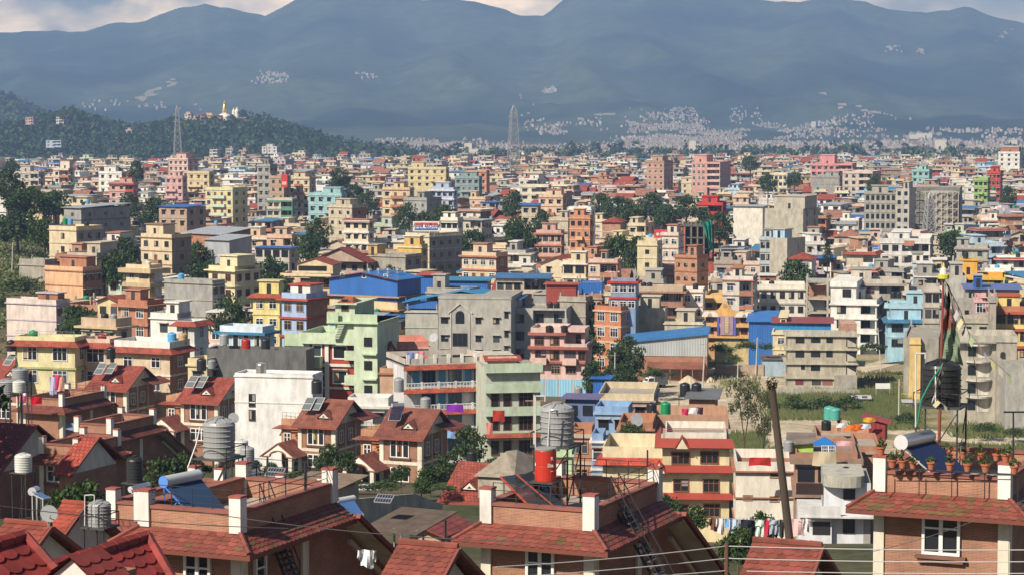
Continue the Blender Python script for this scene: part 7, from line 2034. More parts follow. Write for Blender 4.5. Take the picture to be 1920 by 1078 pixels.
b.p('wall', 'sheet', (.42, .43, .44)).box(-b.W / 2, b.W / 2, -b.D / 2, b.D / 2, 0, b.H - .25); b.p('roof', 'sheet', (.5, .51, .52)).slab((-b.W / 2 - .3, -b.D / 2 - .4, b.H - .2), (b.W / 2 + .6, -b.D / 2 - .4, b.H - .2), (b.W / 2 + .6, b.D / 2, b.H), (-b.W / 2 - .3, b.D / 2, b.H), .08); b.p('door', 'plain', (.08, .08, .08)).box(.2, 1.1, -b.D / 2 - .03, -b.D / 2 - .003, 0, 1.7); b.done()
b = B('tin_hut', 'second grey tin hut near the yellow stair bay', 'hut', 1693, 1712, 1716, 752, 392, -6, D=2.5)
b.p('wall', 'sheet', (.38, .39, .40)).box(-b.W / 2, b.W / 2, -b.D / 2, b.D / 2, 0, b.H - .2); b.p('roof', 'sheet', (.45, .45, .46)).slab((-b.W / 2 - .2, -b.D / 2 - .3, b.H - .15), (b.W / 2 + .2, -b.D / 2 - .3, b.H - .15), (b.W / 2 + .2, b.D / 2, b.H + .05), (-b.W / 2 - .2, b.D / 2, b.H + .05), .06); b.done()
b = B('low_shed', 'low shed with a ragged dark roof and blue wall by the upper road', 'shed', 1430, 1474, 1478, 670, 440, -4, D=4)
b.p('wall', 'paint', (.36, .46, .55)).box(-b.W / 2, b.W / 2, -b.D / 2, b.D / 2, 0, b.H - .3); b.p('roof', 'rust', (.14, .11, .09)).slab((-b.W / 2 - .4, -b.D / 2 - .4, b.H - .25), (b.W / 2 + .4, -b.D / 2 - .4, b.H - .25), (b.W / 2 + .4, b.D / 2 + .3, b.H + .1), (-b.W / 2 - .4, b.D / 2 + .3, b.H + .1), .1); b.done()
bd = thing('notice_board', 'blank white notice board on two posts on the grass', 'notice board', G(1655, 745, PZ), 0)
for x in (-1.2, 1.2): MB('iron', (.4, .4, .4)).beam((x, 0, 0), (x, 0, 2.6), .06).build('post', bd)
MB('plain', (.74, .74, .72)).box(-1.3, 1.3, -.1, -.06, 1.6, 2.6).build('board', bd)
yr = thing('pipe_rail', 'yellow pipe railing beside the yellow stair bay', 'railing', G(1690, 748, PZ), 0)
m = MB('iron', (.55, .45, .06))
for z in (.5, 1.0): m.beam((0, 0, z), (2.4, -1.5, z), .05)
for k in range(3): m.beam((1.2 * k, -.75 * k, 0), (1.2 * k, -.75 * k, 1), .05)
m.build('rails', yr)
for a, c, Y, lab in [((1322, 640), (1316, 722), 402, 'leaning grey pole at the right end of the grey shed'), ((1420, 632), (1417, 700), 440, 'pole with cross bar before the deep blue shed'), ((1646, 614), (1652, 692), 450, 'slanting lamp pole before the white stepped house'), ((1686, 710), (1685, 786), 372, 'grey pole on the grass before the yellow stair bay'), ((1384, 678), (1382, 722), 415, 'short pole at the dirt yard'), ((1153, 660), (1153, 712), 400, 'pole left of the dense dark tree'), ((24, 455), (22, 500), 520, 'pole beside the left edge trees'), ((1002, 740), (1002, 860), 200, 'thin pole right of the pale green balcony house'), ((1112, 300), (1112, 300), 0, '')]:
 if not Y: continue
 p0, p1 = P(a[0], a[1], Y), P(c[0], c[1], Y)
 p1.z = gz(p1.x, p1.y) - .2
 t = thing('lamp_pole' if 'lamp' in lab else 'pole', lab, 'pole', p1, 0, 'poles standing between the houses')
 MB('plain', (.50, .48, .44)).beam((0, 0, 0), p0 - p1, .13, 6, .09).build('shaft', t)
 MB('iron', (.3, .2, .15)).beam(p0 - p1 + Vector((-.8, 0, -.5)), p0 - p1 + Vector((.8, 0, -.5)), .06).build('cross_bar', t)
o = G(1226, 727, PZ)
tk = thing('truck', 'small truck with a white cab and dark covered back on the dirt yard', 'truck', o, radians(20))
m = MB('plain', (.10, .10, .11)); m.prism([(-.2, .7), (2.4, .7), (2.4, 2.6), (2.1, 2.75), (.1, 2.75), (-.2, 2.6)], -1, 1); m.build('cover', tk)
m = MB('plain', (.70, .70, .70)); m.prism([(-1.9, .5), (-.25, .5), (-.25, 2.1), (-1.1, 2.1), (-1.7, 1.4), (-1.9, 1.3)], -.9, .9); m.build('cab', tk)
MB('gloss', (.03, .035, .04)).faces([(-1.70, -.75, 1.42), (-1.12, -.75, 2.06), (-1.12, .75, 2.06), (-1.70, .75, 1.42)], [(0, 1, 2, 3)]).box(-1.4, -.4, -.92, -.902, 1.35, 1.95).build('windscreen', tk)
for x in (-1.3, 1.7):
 for y in (-.85, .85): MB('plain', (.02, .02, .02)).beam((x, y - .1, .36), (x, y + .1, .36), .36, 14).build('wheel', tk)
for px, py, w, h, lab in ((1290, 713, 40, 14, 'large heap of pale sand behind the truck'), (1332, 712, 20, 10, 'small heap of pale sand at the grey shed'), (1250, 714, 16, 10, 'small sand heap just right of the truck')):
 o = G(px, py + 4, PZ); s = o.y / F
 mb = MB('concrete', (.58, .48, .34)); rng = random.Random(px)
 prof = [(w * s * .5, 0), (w * s * .32, h * s * .5), (w * s * .14, h * s * .85), (.1, h * s)]
 mb.lathe(prof, 14); mb.v = [(x * rng.uniform(.9, 1.1), y * rng.uniform(.9, 1.1), z) for x, y, z in mb.v]
 tag(mb.build('sand_heap', None, o), lab, 'sand heap', 'heaps of sand')
def person(loc, label, shirt, pants, yaw=0, h=1.68):
 t = thing('person', label, 'person', loc, yaw)
 me = bpy.data.meshes.new('body')
 J = [(0, 0, .93), (0, 0, 1.15), (0, 0, 1.40), (0, -.01, 1.50), (0, -.02, 1.60), (0, -.02, 1.70), (.19, 0, 1.38), (.25, -.03, 1.12), (.22, -.16, .92), (-.19, 0, 1.38), (-.25, -.03, 1.12), (-.22, -.16, .92), (.10, 0, .88), (.11, -.02, .48), (.11, 0, .07), (.11, -.13, .03), (-.10, 0, .88), (-.11, .02, .48), (-.11, .03, .07), (-.11, -.10, .03)]
 Ed = [(0, 1), (1, 2), (2, 3), (3, 4), (4, 5), (2, 6), (6, 7), (7, 8), (2, 9), (9, 10), (10, 11), (0, 12), (12, 13), (13, 14), (14, 15), (0, 16), (16, 17), (17, 18), (18, 19)]
 R_ = [.14, .13, .14, .055, .09, .085, .065, .045, .035, .065, .045, .035, .095, .065, .045, .04, .095, .065, .045, .04]
 me.from_pydata(J, Ed, [])
 ob = bpy.data.objects.new('body', me); COLL.objects.link(ob)
 md = ob.modifiers.new('skin', 'SKIN')
 for i, r in enumerate(R_): me.skin_vertices[0].data[i].radius = (r, r)
 me.skin_vertices[0].data[0].use_root = True
 sb = ob.modifiers.new('sub', 'SUBSURF'); sb.levels = 1; sb.render_levels = 1
 dg = bpy.context.evaluated_depsgraph_get()
 me2 = bpy.data.meshes.new_from_object(ob.evaluated_get(dg))
 bpy.data.objects.remove(ob)
 mb = MB('cloth')
 vs = [tuple(v.co) for v in me2.vertices]
 b0 = mb._add(vs)
 for p_ in me2.polygons:
  z = p_.center.z
  x = abs(p_.center.x)
  mb.f.append(tuple(p_.vertices)); mb.m.append('cloth')
  mb.c.append((.012, .01, .01) if z > 1.68 else (.28, .16, .10) if z > 1.46 or (x > .17 and z < 1.05 and z > .8) else shirt if z > .95 else pants if z > .08 else (.02, .02, .02))
 mb.build('body', t, smooth=True)
 m = MB('cloth', (.012, .01, .01)); m.lathe([(.096, 1.62), (.1, 1.68), (.08, 1.75), (.03, 1.79)], 12, (0, 0, 0)); m.build('hair', t)
 return t
person(P(1573, 816, 249) + Vector((0, 0, .45)), 'person in a red shirt standing on the laundry roof', (.5, .03, .05), (.05, .05, .08), .4)
person(G(1443, 772, PZ), 'person in dark clothes walking on the dirt road behind the pole', (.05, .05, .06), (.04, .04, .05), 1.2)
for a in [(1398, 690, 800, 300, 70, 'loose', 'open crowned tree with slender forked stems by the dirt yard'), (1432, 720, 830, 296, 46, 'loose', 'thin sparse tree right of the open crowned one'), (1175, 690, 712, 395, 46, 'round', 'low tree in front of the grey shed base'),
          (617, 832, 880, 215, 38, 'round', 'round green garden tree between two row houses'), (604, 866, 900, 205, 34, 'round', 'lower garden tree between two row houses'), (652, 846, 872, 222, 24, 'round', 'small garden tree beside the shutter row house'), (880, 800, 868, 225, 66, 'dark', 'large dark tree right of the shutter row house'), (842, 850, 900, 208, 50, 'dark', 'dark tree behind the hedge'), (752, 872, 915, 200, 36, 'round', 'garden tree before the shutter row house window'), (806, 872, 920, 195, 48, 'round', 'garden tree left of the clean red row house'), (790, 900, 930, 190, 40, 'dark', 'low dark tree behind the grey boundary wall'),
          (290, 805, 870, 200, 44, 'dark', 'dark tree in the shadow left of the big grey tank'), (345, 850, 880, 170, 70, 'round', 'leafy creeper tree below the left porch'), (310, 860, 900, 150, 50, 'dark', 'dark tree below the shaded left houses'), (478, 862, 890, 215, 22, 'round', 'yellow green tree left of the first porch'), (150, 900, 945, 118, 56, 'round', 'bushy tree below the left dark houses'), (508, 866, 885, 212, 22, 'round', 'small tree by the first porch column'),
          (1248, 928, 948, 205, 34, 'round', 'small tree below the red-banded house'), (1306, 948, 985, 150, 32, 'round', 'leafy tree left of the washing line'), (960, 846, 880, 230, 50, 'round', 'leafy tree below the pale green balcony house'), (930, 858, 882, 215, 50, 'dark', 'dark shrubs tree behind the stone-coloured roof'), (1385, 988, 1020, 112, 60, 'round', 'green tree behind the washing on the line'), (1425, 960, 985, 125, 18, 'round', 'slim green sapling behind the washing line')]:
 tree(*a)
for i, (px, Y, top, lab) in enumerate([(-150, 150, -13, 'added shade tree beyond the left edge nearest the dark roofs'), (-230, 138, -11, 'added shade tree beyond the left edge, second back'), (-190, 165, -14, 'added shade tree beyond the left edge behind the second'), (-330, 140, -9, 'tallest added shade tree beyond the left edge'), (-260, 172, -14, 'added shade tree beyond the left edge farthest down the slope')]):
 py = HZ - top * F / Y
 tree(px, py, py + 330, Y, 260, 'dark', lab)  # unseen trees, added outside the frame to throw shade on the left roofs
for a in [(700, 900, 922, 190, 120, 'bush', 'hedge in front of the row house garden'), (560, 880, 905, 205, 80, 'bush', 'flowering shrubs before the first porch'), (395, 868, 890, 175, 70, 'bush', 'shrubs below the big left tank'), (1255, 985, 1010, 140, 50, 'bush', 'shrub below the red-banded house'), (830, 905, 925, 186, 60, 'bush', 'shrub left of the clean red roof'), (250, 930, 960, 105, 40, 'bush', 'shrub below the low tube heater')]:
 tree(*a)
b = B('stone_roof_house', 'low house with a rough grey hipped cement roof beside the black tank', 'house', 896, 960, 975, 872, 185, -20, D=8)
shell(b, (.42, .38, .32), b.H - 1.0, 'concrete')
W2, D2 = b.W / 2, b.D / 2
b.p('roof', 'concrete', (.34, .29, .23)).faces([(-W2 - .3, -D2 - .3, b.H - 1), (W2 + .3, -D2 - .3, b.H - 1), (W2 + .3, D2 + .3, b.H - 1), (-W2 - .3, D2 + .3, b.H - 1), (-.3, -.5, b.H + .6), (.3, .5, b.H + .6)], [(0, 1, 4), (1, 2, 5, 4), (2, 3, 5), (3, 0, 4, 5)])
b.done()
def dish(px, py, Y, r, label, yaw=.4):
 r *= .85
 t = thing('satellite_dish', label, 'satellite dish', P(px, py, Y), yaw, 'satellite dishes')
 m = MB('plain', (.36, .37, .38)); m.lathe([(r, 0), (r * .8, -.09 * r * 3), (r * .4, -.16 * r * 3), (.02, -.19 * r * 3)], 20)
 e = m.build('bowl', t); e.rotation_euler = (radians(65), 0, 0)
 MB('iron', (.3, .3, .3)).beam((0, .1, -r * 1.6), (0, .1, 0), .03).build('mast', t)
 MB('iron', (.3, .3, .3)).beam((0, -.05, -r * .5), (0, -r * .9, .0), .015).build('feed_arm', t)
dish(92, 962, 62, .28, 'grey satellite dish among the lower left roofs')
dish(438, 783, 140, .4, 'small satellite dish right of the big left tank')
dish(813, 632, 300, .7, 'satellite dish at the corner of the arched grey block', -.4)
dish(1194, 786, 256, .9, 'satellite dish by the climbing plant')
gabled('brick gable house with long dark eave at the lower left', 10, 95, 985, 66, run=2.5, back=4.5, near=True, col=(.22, .05, .033)).done()
gabled('house with bright red tile slope behind the satellite dish', 118, 160, 945, 80, run=3.0, back=3.5, near=True, col=(.30, .06, .035)).done()
gabled('dark roofed brick house in shade at the left edge', 0, 70, 795, 175, run=5, back=4, near=False, col=(.22, .035, .03)).done()
gabled('house with a lit red tile slope in the left shadow', 150, 186, 818, 150, run=3.4, back=3, near=False, col=(.42, .07, .045)).done()
H('porch roof house with white pediment in front of the dark sheet roof', 768, 826, 832, 1000, 150, -22, (.5, .3, .2), mat='brick', nf=1, nw=1, roof='gable', rcol=(.28, .06, .045), sidewin=False)
# ------------------------------------------------------------------ skyline blocks, pylons and the temple
H('pink hotel block with white windows on the right skyline', 1297, 1350, 1370, 304, 1150, -20, (.55, .30, .25), nf=4, nw=6, ww=1.3, wh=1.6, wk='white', shade=False, trim='pink', pent=(.0, .45, .2, .8, 4))
H('unfinished red brick tower house on the right skyline', 1213, 1245, 1262, 302, 1180, -24, (.40, .22, .15), mat='brick', nf=5, nw=3, ww=.9, wh=.9, shade=False, trim='concrete', pent=(.2, .8, .2, .8, 3))
H('long pink house with raised roof rooms on the far right skyline', 1520, 1598, 1606, 307, 1200, -14, (.60, .26, .27), nf=3, nw=7, ww=1.6, trim='pink', pent=(.2, .55, .2, .8, 5))
H('cream hotel with square windows below the long pink house', 1443, 1476, 1482, 325, 1080, -16, (.66, .58, .42), nf=5, nw=4, ww=1.3, wh=1.4, trim='cream', shade=False)
H('grey apartment block with twelve windows under the long pink house', 1580, 1636, 1652, 322, 1060, -18, (.56, .47, .40), nf=4, nw=4, ww=1.4, wh=1.4, shade=False, side='pink')
H('blank grey concrete house left of the grey apartment block', 1522, 1574, 1580, 330, 1070, -12, (.36, .34, .31), mat='concrete', nf=2, blank=True, trim='grey')
H('white house with brown top on the right edge skyline', 1872, 1912, 1920, 285, 1500, -16, (.7, .68, .64), nf=3, nw=3, pent=(.1, .95, .1, .9, 4), pentcol='brick')
H('turquoise house left of the red roof near the right edge', 1710, 1742, 1748, 318, 1150, -14, 'teal', nf=4, nw=3, bal=((1, 1), (2, 1)))
H('red topped dark house near the right edge skyline', 1851, 1876, 1882, 322, 1050, -14, (.5, .08, .06), nf=4, nw=3, trim='red')
H('lime green scaffolded house near the right edge', 1826, 1852, 1858, 335, 1000, -14, (.30, .45, .16), nf=4, nw=3, bal=((1, 1), (2, 1)))
H('large yellow banded house left of the lattice pylon', 765, 836, 842, 314, 1100, -14, (.62, .52, .30), nf=3, nw=5, trim='yellow', bal=((1, 3), (1, 4)), pent=(.1, .4, .2, .8, 3))
H('orange brown apartment house below the lattice pylon', 872, 912, 918, 320, 1080, -14, (.55, .26, .14), nf=4, nw=3, bal=((0, 0), (1, 0), (2, 0)), trim='terracotta')
H('grey green banded house left of the orange brown apartment house', 853, 898, 904, 331, 1000, -12, (.24, .32, .32), nf=4, nw=4, bal=((1, 1), (1, 2), (2, 1)), trim=(.3, .4, .4))
H('white block with three windows at centre distance', 975, 1028, 1034, 347, 960, -12, (.66, .60, .48), nf=2, nw=3, wk='dark', ww=2)
H('tall white house on the left skyline under the wooded hill', 185, 228, 236, 322, 1000, -22, 'white', nf=4, nw=3, bal=((0, 2), (1, 2), (2, 2)), pent=(.2, .7, .2, .8, 3))
H('grey four-storey house above the left hillside trees', 28, 72, 84, 322, 980, -24, (.46, .42, .38), nf=5, nw=3, pent=(.2, .6, .2, .8, 3))
H('white house with stepped top right of the left hillside trees', 99, 128, 140, 316, 985, -24, (.68, .60, .5), nf=5, nw=2, pent=(.4, 1, .2, .8, 4), trim='terracotta')
H('cream house with wide balconies on the left skyline', 352, 392, 402, 322, 1010, -22, (.62, .5, .3), nf=4, nw=3, bal=((1, 0), (1, 1), (2, 0), (2, 1)))
H('pink house with balconies left of the cream wide-balcony house', 310, 342, 350, 330, 1000, -22, (.6, .36, .34), nf=4, nw=3, bal=((1, 0), (1, 1), (2, 0), (2, 1)))
H('tall red-brown house left of the pale pink skyline house', 205, 250, 256, 342, 930, -20, (.55, .33, .28), nf=4, nw=3, trim='redroof', skirt='redroof')
def pylon(px, ptop, Y, wb, wt, label, arms=True):
 s = Y / F
 top = P(px, ptop, Y)
 zb = gz(top.x, Y)
 h = top.z - zb
 t = thing('pylon', label, 'pylon', (top.x, Y, zb), .3, 'steel lattice pylons')
 m = MB('iron', (.27, .27, .27))
 n = 12
 def w_(z): return wb + (wt - wb) * min(1, z / (h * .93)) if z < h * .93 else wt * max(.05, (h - z) / (h * .07))
 zs = [h * .93 * (1 - (1 - i / n) ** 1.25) for i in range(n + 1)] + [h]
 for z0, z1 in zip(zs, zs[1:]):
  a, c2 = w_(z0) / 2, w_(z1) / 2
  k = [(-1, -1), (1, -1), (1, 1), (-1, 1)]
  for i in range(4):
   (x0, y0), (x1, y1) = k[i], k[(i + 1) % 4]
   m.beam((x0 * a, y0 * a, z0), (x0 * c2, y0 * c2, z1), .26)
   m.beam((x0 * a, y0 * a, z0), (x1 * c2, y1 * c2, z1), .15).beam((x1 * a, y1 * a, z0), (x0 * c2, y0 * c2, z1), .15)
   m.beam((x0 * c2, y0 * c2, z1), (x1 * c2, y1 * c2, z1), .08)
 m.build('lattice', t)
 if arms:
  for z in (.78, .87):
   m = MB('iron', (.36, .37, .38))
   for sx in (-1, 1): m.beam((0, 0, h * z), (sx * wb * .42, 0, h * z), .15).beam((0, 0, h * z + 1.5), (sx * wb * .42, 0, h * z), .12)
   m.build('cross_arm', t)
pylon(963, 198, 1480, 8.5, 3.4, 'tall grey steel pylon rising over the middle of the city')
pylon(332, 198, 1750, 8, 2, 'slim steel pylon in front of the temple hill')
pylon(1743, 362, 690, 5.2, 1.4, 'bare steel lattice mast in front of the round stair drum', False)
def hp(px, py, Y=YH): return P(px, py, Y)
su = 1.0 * YH / F
o = hp(421, 224)
st = thing('stupa', 'white domed stupa with a golden spire on the wooded hill', 'stupa', (o.x, o.y, o.z - 2))
MB('plain', (.78, .74, .66)).lathe([(8.6, 0), (8.6, 2), (8.2, 4.5), (6.6, 6.8), (4, 8.2), (2.6, 8.6)], 24).build('dome', st)
MB('plain', (.62, .42, .12)).box(-2.4, 2.4, -2.4, 2.4, 8.6, 11.0).build('harmika', st)
MB('steel', (.75, .5, .12)).lathe([(3.2, 11), (3.0, 12.5), (2.5, 15.5), (1.7, 18.5), (1.2, 19.5)], 16).build('spire', st)
MB('steel', (.8, .62, .25)).lathe([(1.6, 19.5), (1.7, 20.6), (.7, 21), (.6, 22.5), (.15, 24)], 14).build('finial', st)
for px, w, h, lab in ((438.5, 4.4, 13.5, 'slim white temple tower next to the golden spire'), (444.5, 5.2, 14.5, 'rounded white temple tower right of the slim one')):
 o = hp(px, 224)
 tw = thing('temple_tower', lab, 'temple tower', (o.x, o.y, o.z - 1))
 MB('plain', (.72, .70, .62)).lathe([(w / 2, 0), (w / 2, h * .5), (w * .46, h * .75), (w * .25, h * .9)], 12).build('shaft', tw)
 MB('plain', (.6, .5, .3)).lathe([(w * .22, h * .9), (w * .12, h), (.1, h * 1.06)], 8).build('finial', tw)
for i, (x0, x1, y0, y1, c, lab) in enumerate([(346, 358, 214, 224, (.6, .48, .40), 'small pinkish building at the left end of the temple hilltop'), (358, 371, 217, 224, (.42, .32, .3), 'brown roofed building second from left on the temple hilltop'), (371, 383, 215, 225, (.4, .2, .18), 'red brown building left of the yellow one on the hilltop'), (383, 399, 216, 224, (.68, .52, .26), 'yellow monastery building in the middle of the temple hilltop'), (384, 398, 223, 229, (.55, .16, .12), 'red building below the yellow monastery'), (399, 414, 217, 226, (.5, .2, .2), 'long red roofed hall left of the white dome'), (426, 435, 219, 227, (.25, .06, .07), 'dark red shrine in front of the white dome'), (449, 462, 221, 228, (.42, .3, .3), 'low buildings at the right end of the temple hilltop')]):
 H(lab, x0, x1, x1 + 2, y0, YH - 10 - 8 * (i == 4), -20, c, name='hilltop_building', cat='building', D=9, ground=hill_z(x0, YH - 10) - 3, nf=1, nw=2, ww=1.5, par=.3, roof='low' if i in (1, 2, 5) else 'flat', rcol='terracotta')
for px, py, lab, c in ((430, 285, 'brown house on the slope below the temple hilltop', (.5, .35, .25)), (455, 288, 'orange house right of the brown slope house', (.6, .3, .15)), (505, 281, 'white long house right of the temple hill slope', (.7, .65, .6)), (400, 287, 'white house left of the brown slope house', (.72, .68, .62)), (240, 250, 'pinkish house in the saddle of the wooded hill', (.6, .42, .34)), (112, 226, 'cream house under the tall tree on the wooded hill', (.6, .5, .42)), (115, 243, 'small orange house among the hill trees', (.6, .3, .2)), (55, 227, 'little red roofed house on the left wooded ridge', (.55, .2, .16)), (100, 270, 'long blue roofed shed at the foot of the wooded hill', (.3, .42, .6)), (165, 250, 'tan house half hidden in the hill trees', (.5, .42, .34))):
 long_ = 'long' in lab
 H(lab, px - (14 if long_ else 7), px + (14 if long_ else 7), px + (16 if long_ else 9), py - 6, 2320 if py > 260 else 2560, -20, tuple(.25 + .5 * q for q in c), name='hillside_house', D=9, ground=P(px, py, 2320 if py > 260 else 2560).z - 4, nf=2, nw=3, ww=1.6, par=.4)
for px, pt, pb, w, kind, lab in ((118, 202, 225, 18, 'loose', 'tall flat-topped tree on the wooded hill skyline'), (225, 224, 250, 11, 'cone', 'pointed tree left of two in the saddle of the hill'), (262, 229, 252, 9, 'cone', 'pointed tree right of two in the saddle of the hill'), (455, 207, 230, 17, 'dark', 'dark tree right of the white temple towers'), (605, 258, 300, 40, 'dark', 'large dark tree at the right foot of the temple hill'), (575, 262, 296, 24, 'dark', 'middle dark tree left of the large one at the hill foot'), (290, 228, 250, 20, 'dark', 'dark tree left of the slim pylon'), (688, 282, 318, 26, 'dark', 'dark tree right of the hill foot trees'), (500, 236, 262, 22, 'dark', 'dark tree on the right shoulder of the temple hill')):
 tree(px, pt, pb, 2560 if pb < 260 else 2300, w, kind, lab)
# ------------------------------------------------------------------ trees among the houses
for a in [(14, 322, 470, 650, 66, 'dark', 'tall dark tree at the left edge of the hillside'), (58, 352, 460, 630, 78, 'round', 'broad green tree second from the left edge of the hillside'), (104, 358, 436, 660, 56, 'dark', 'dark tree left of the long grey block'),
          (32, 398, 476, 590, 84, 'round', 'bushy green tree under the tall left edge tree'), (84, 412, 470, 560, 56, 'round', 'green tree just left of the green roof tank'),
          (232, 446, 500, 545, 54, 'round', 'round green tree between the cream houses on the left'), (218, 470, 540, 500, 48, 'round', 'light green tree behind the narrow cream house'),
          (255, 304, 338, 1000, 26, 'dark', 'dark tree on the left skyline among roofs'), (285, 372, 402, 700, 58, 'dark', 'wide dark tree right of the long grey block'), (242, 366, 396, 720, 44, 'dark', 'dark tree above the long grey block roof'),
          (636, 318, 362, 950, 42, 'dark', 'big dark tree right of the red poster'), (664, 346, 380, 860, 28, 'round', 'smaller tree under the big dark tree'), (690, 360, 400, 800, 36, 'dark', 'dark tree behind the beige unfinished house'),
          (596, 412, 472, 600, 46, 'dark', 'dark grey-green tree right of the peach terrace house'), (575, 440, 482, 575, 30, 'round', 'lower tree left of the dark grey-green one'), (764, 384, 432, 700, 38, 'dark', 'dark tree left above the signboard'), (795, 398, 428, 690, 44, 'dark', 'dark tree just behind the signboard'), (835, 385, 410, 700, 44, 'round', 'wide tree behind the white house with yellow balconies'),
          (886, 432, 480, 590, 38, 'round', 'tree in front of the grey four-storey house'), (962, 362, 420, 740, 34, 'dark', 'dark tree left of the peach balcony house'), (968, 408, 470, 605, 46, 'round', 'green tree left of the pink three-storey house'), (1018, 398, 428, 690, 30, 'dark', 'tree above the pink three-storey house'), (990, 428, 466, 603, 26, 'round', 'slim tree beside the pink three-storey house'),
          (1128, 366, 412, 770, 50, 'dark', 'first dark tree right of the orange house'), (1160, 372, 414, 760, 60, 'dark', 'second dark tree right of the orange house'), (1190, 382, 416, 750, 50, 'round', 'third tree right of the orange house'), (1222, 364, 408, 765, 48, 'dark', 'fourth tree right of the orange house'), (1288, 368, 412, 770, 52, 'dark', 'dark tree above the building site'), (1250, 384, 418, 745, 46, 'round', 'tree between the fourth and the building site tree'), (1320, 392, 424, 735, 40, 'dark', 'dark tree right above the green net'),
          (1160, 440, 480, 565, 60, 'round', 'broad tree below the dark gap'), (1195, 448, 484, 560, 30, 'dark', 'dark tree left of the deep slab house'), (1552, 454, 494, 545, 32, 'cone', 'single dark cypress among the right-hand roofs'), (1493, 486, 506, 520, 22, 'round', 'small tree left of the cypress by the red roof'),
          (1407, 294, 330, 1300, 34, 'dark', 'dark spreading tree on the right skyline'), (866, 538, 572, 480, 40, 'dark', 'dark tree behind the teal-blue roof'), (372, 455, 500, 560, 30, 'round', 'tree right of the brown banded cream house'), (378, 490, 530, 500, 36, 'round', 'lower tree right of the brown banded cream house'), (432, 558, 612, 400, 56, 'dark', 'dark tree in the gap right of the blank grey house'), (505, 482, 530, 510, 36, 'round', 'bright green tree left of the cream hall'), (512, 510, 545, 485, 34, 'round', 'second bright tree left of the cream hall'),
          (455, 480, 505, 520, 18, 'round', 'small tree behind the stepped cream villa'), (145, 570, 600, 415, 40, 'round', 'bushy tree right of the pinkish white house'), (1178, 634, 712, 405, 48, 'dark', 'dense dark conifer-like tree left of the grey shed'), (1160, 650, 712, 402, 38, 'dark', 'lower dark tree beside the dense one at the shed'), (1112, 678, 722, 385, 50, 'round', 'round tree right of the pink balcony house'), (1098, 614, 650, 430, 36, 'round', 'tree left of the orange brick house'),
          (1150, 574, 600, 452, 20, 'round', 'small tree behind the orange brick house'), (1440, 328, 356, 1000, 30, 'round', 'tree left of the cream hotel'), (20, 300, 330, 1200, 26, 'round', 'round tree on the far left skyline'), (1785, 430, 455, 620, 20, 'round', 'tree right of the white modern house'), (1890, 350, 372, 930, 26, 'dark', 'dark tree near the right edge'), (1640, 330, 352, 1020, 24, 'dark', 'dark tree right of the grey apartment block'), (730, 500, 520, 515, 30, 'round', 'tree behind the blue factory roof'), (1350, 400, 430, 640, 30, 'dark', 'tree right of the green net'), (1490, 322, 345, 1060, 24, 'round', 'tree right of the cream hotel')]:
 tree(*a)
for a in [(40, 518, 556, 470, 90, 'bush', 'wide bush on the grassy left slope'), (84, 540, 575, 455, 70, 'bush', 'bush under the low retaining house'), (8, 545, 590, 440, 70, 'bush', 'bush at the left edge by the pinkish house'), (150, 590, 620, 410, 50, 'bush', 'bush below the peach house'), (1222, 684, 716, 400, 50, 'bush', 'bush at the left foot of the grey shed'), (1262, 694, 708, 405, 24, 'bush', 'small bush by the sand heap'), (1355, 640, 668, 440, 50, 'bush', 'bush below the lattice-window house'), (1400, 634, 662, 445, 44, 'bush', 'bush below the deep blue shed'), (1436, 640, 660, 440, 30, 'bush', 'bush right of the telegraph pole by the blue shed'), (1375, 662, 684, 425, 36, 'bush', 'bush on the bank beside the upper road'), (1635, 640, 662, 440, 60, 'bush', 'bush below the white stepped apartment house'), (1700, 770, 800, 355, 60, 'bush', 'olive bush in front of the grey tin hut'), (1490, 738, 776, 388, 70, 'bush', 'tall weeds below the scalloped concrete house left'), (1545, 740, 776, 388, 70, 'bush', 'tall weeds below the scalloped concrete house middle'), (1590, 736, 774, 386, 60, 'bush', 'tall weeds below the scalloped concrete house right'), (1850, 790, 815, 352, 60, 'bush', 'bush at the foot of the curved balcony house'), (1905, 800, 820, 350, 50, 'bush', 'bush below the right edge cement wall')]:
 tree(*a)
def grass():
 rng = random.Random(6)
 mb = MB('leaf')
 cols = [(.13, .165, .05), (.18, .20, .075), (.09, .135, .04), (.20, .185, .09)]
 zone = [(1440, 1690, 735, 788, 1500), (1600, 1720, 765, 806, 900), (1610, 1700, 700, 760, 260), (1790, 1925, 800, 822, 300), (1330, 1420, 700, 735, 60), (1340, 1430, 815, 850, 500), (1690, 1940, 838, 850, 300), (1560, 1700, 640, 660, 160)]
 for x0, x1, y0, y1, n in zone:
  for _ in range(n):
   p = G(rng.uniform(x0, x1), rng.uniform(y0, y1), PZ)
   h = rng.uniform(.4, 1.3)
   mb.col = cols[rng.randrange(4)]
   for _ in range(5):
    dx, dy = rng.gauss(0, .5), rng.gauss(0, .5)
    mb.face((p.x + dx - .12, p.y + dy, p.z), (p.x + dx + .12, p.y + dy, p.z), (p.x + dx * 1.5 + rng.gauss(0, .2), p.y + dy, p.z + h))
 tag(mb.build('grass'), 'long green grass on the banks beside the dirt road', None, None, 'stuff')
 mb = MB('leaf')
 for _ in range(2200):
  px = rng.uniform(-60, 150)
  Y = rng.uniform(430, 780)
  x = (px - 960) / F * Y
  z = gz(x, Y)
  mb.col = cols[rng.randrange(4)]
  leaf_blob(mb, (x, Y, z + .3), rng.uniform(.5, 1.3), 7, .38, rng, cols)
 tag(mb.build('undergrowth'), 'green undergrowth on the left hillside', None, None, 'stuff')
grass()
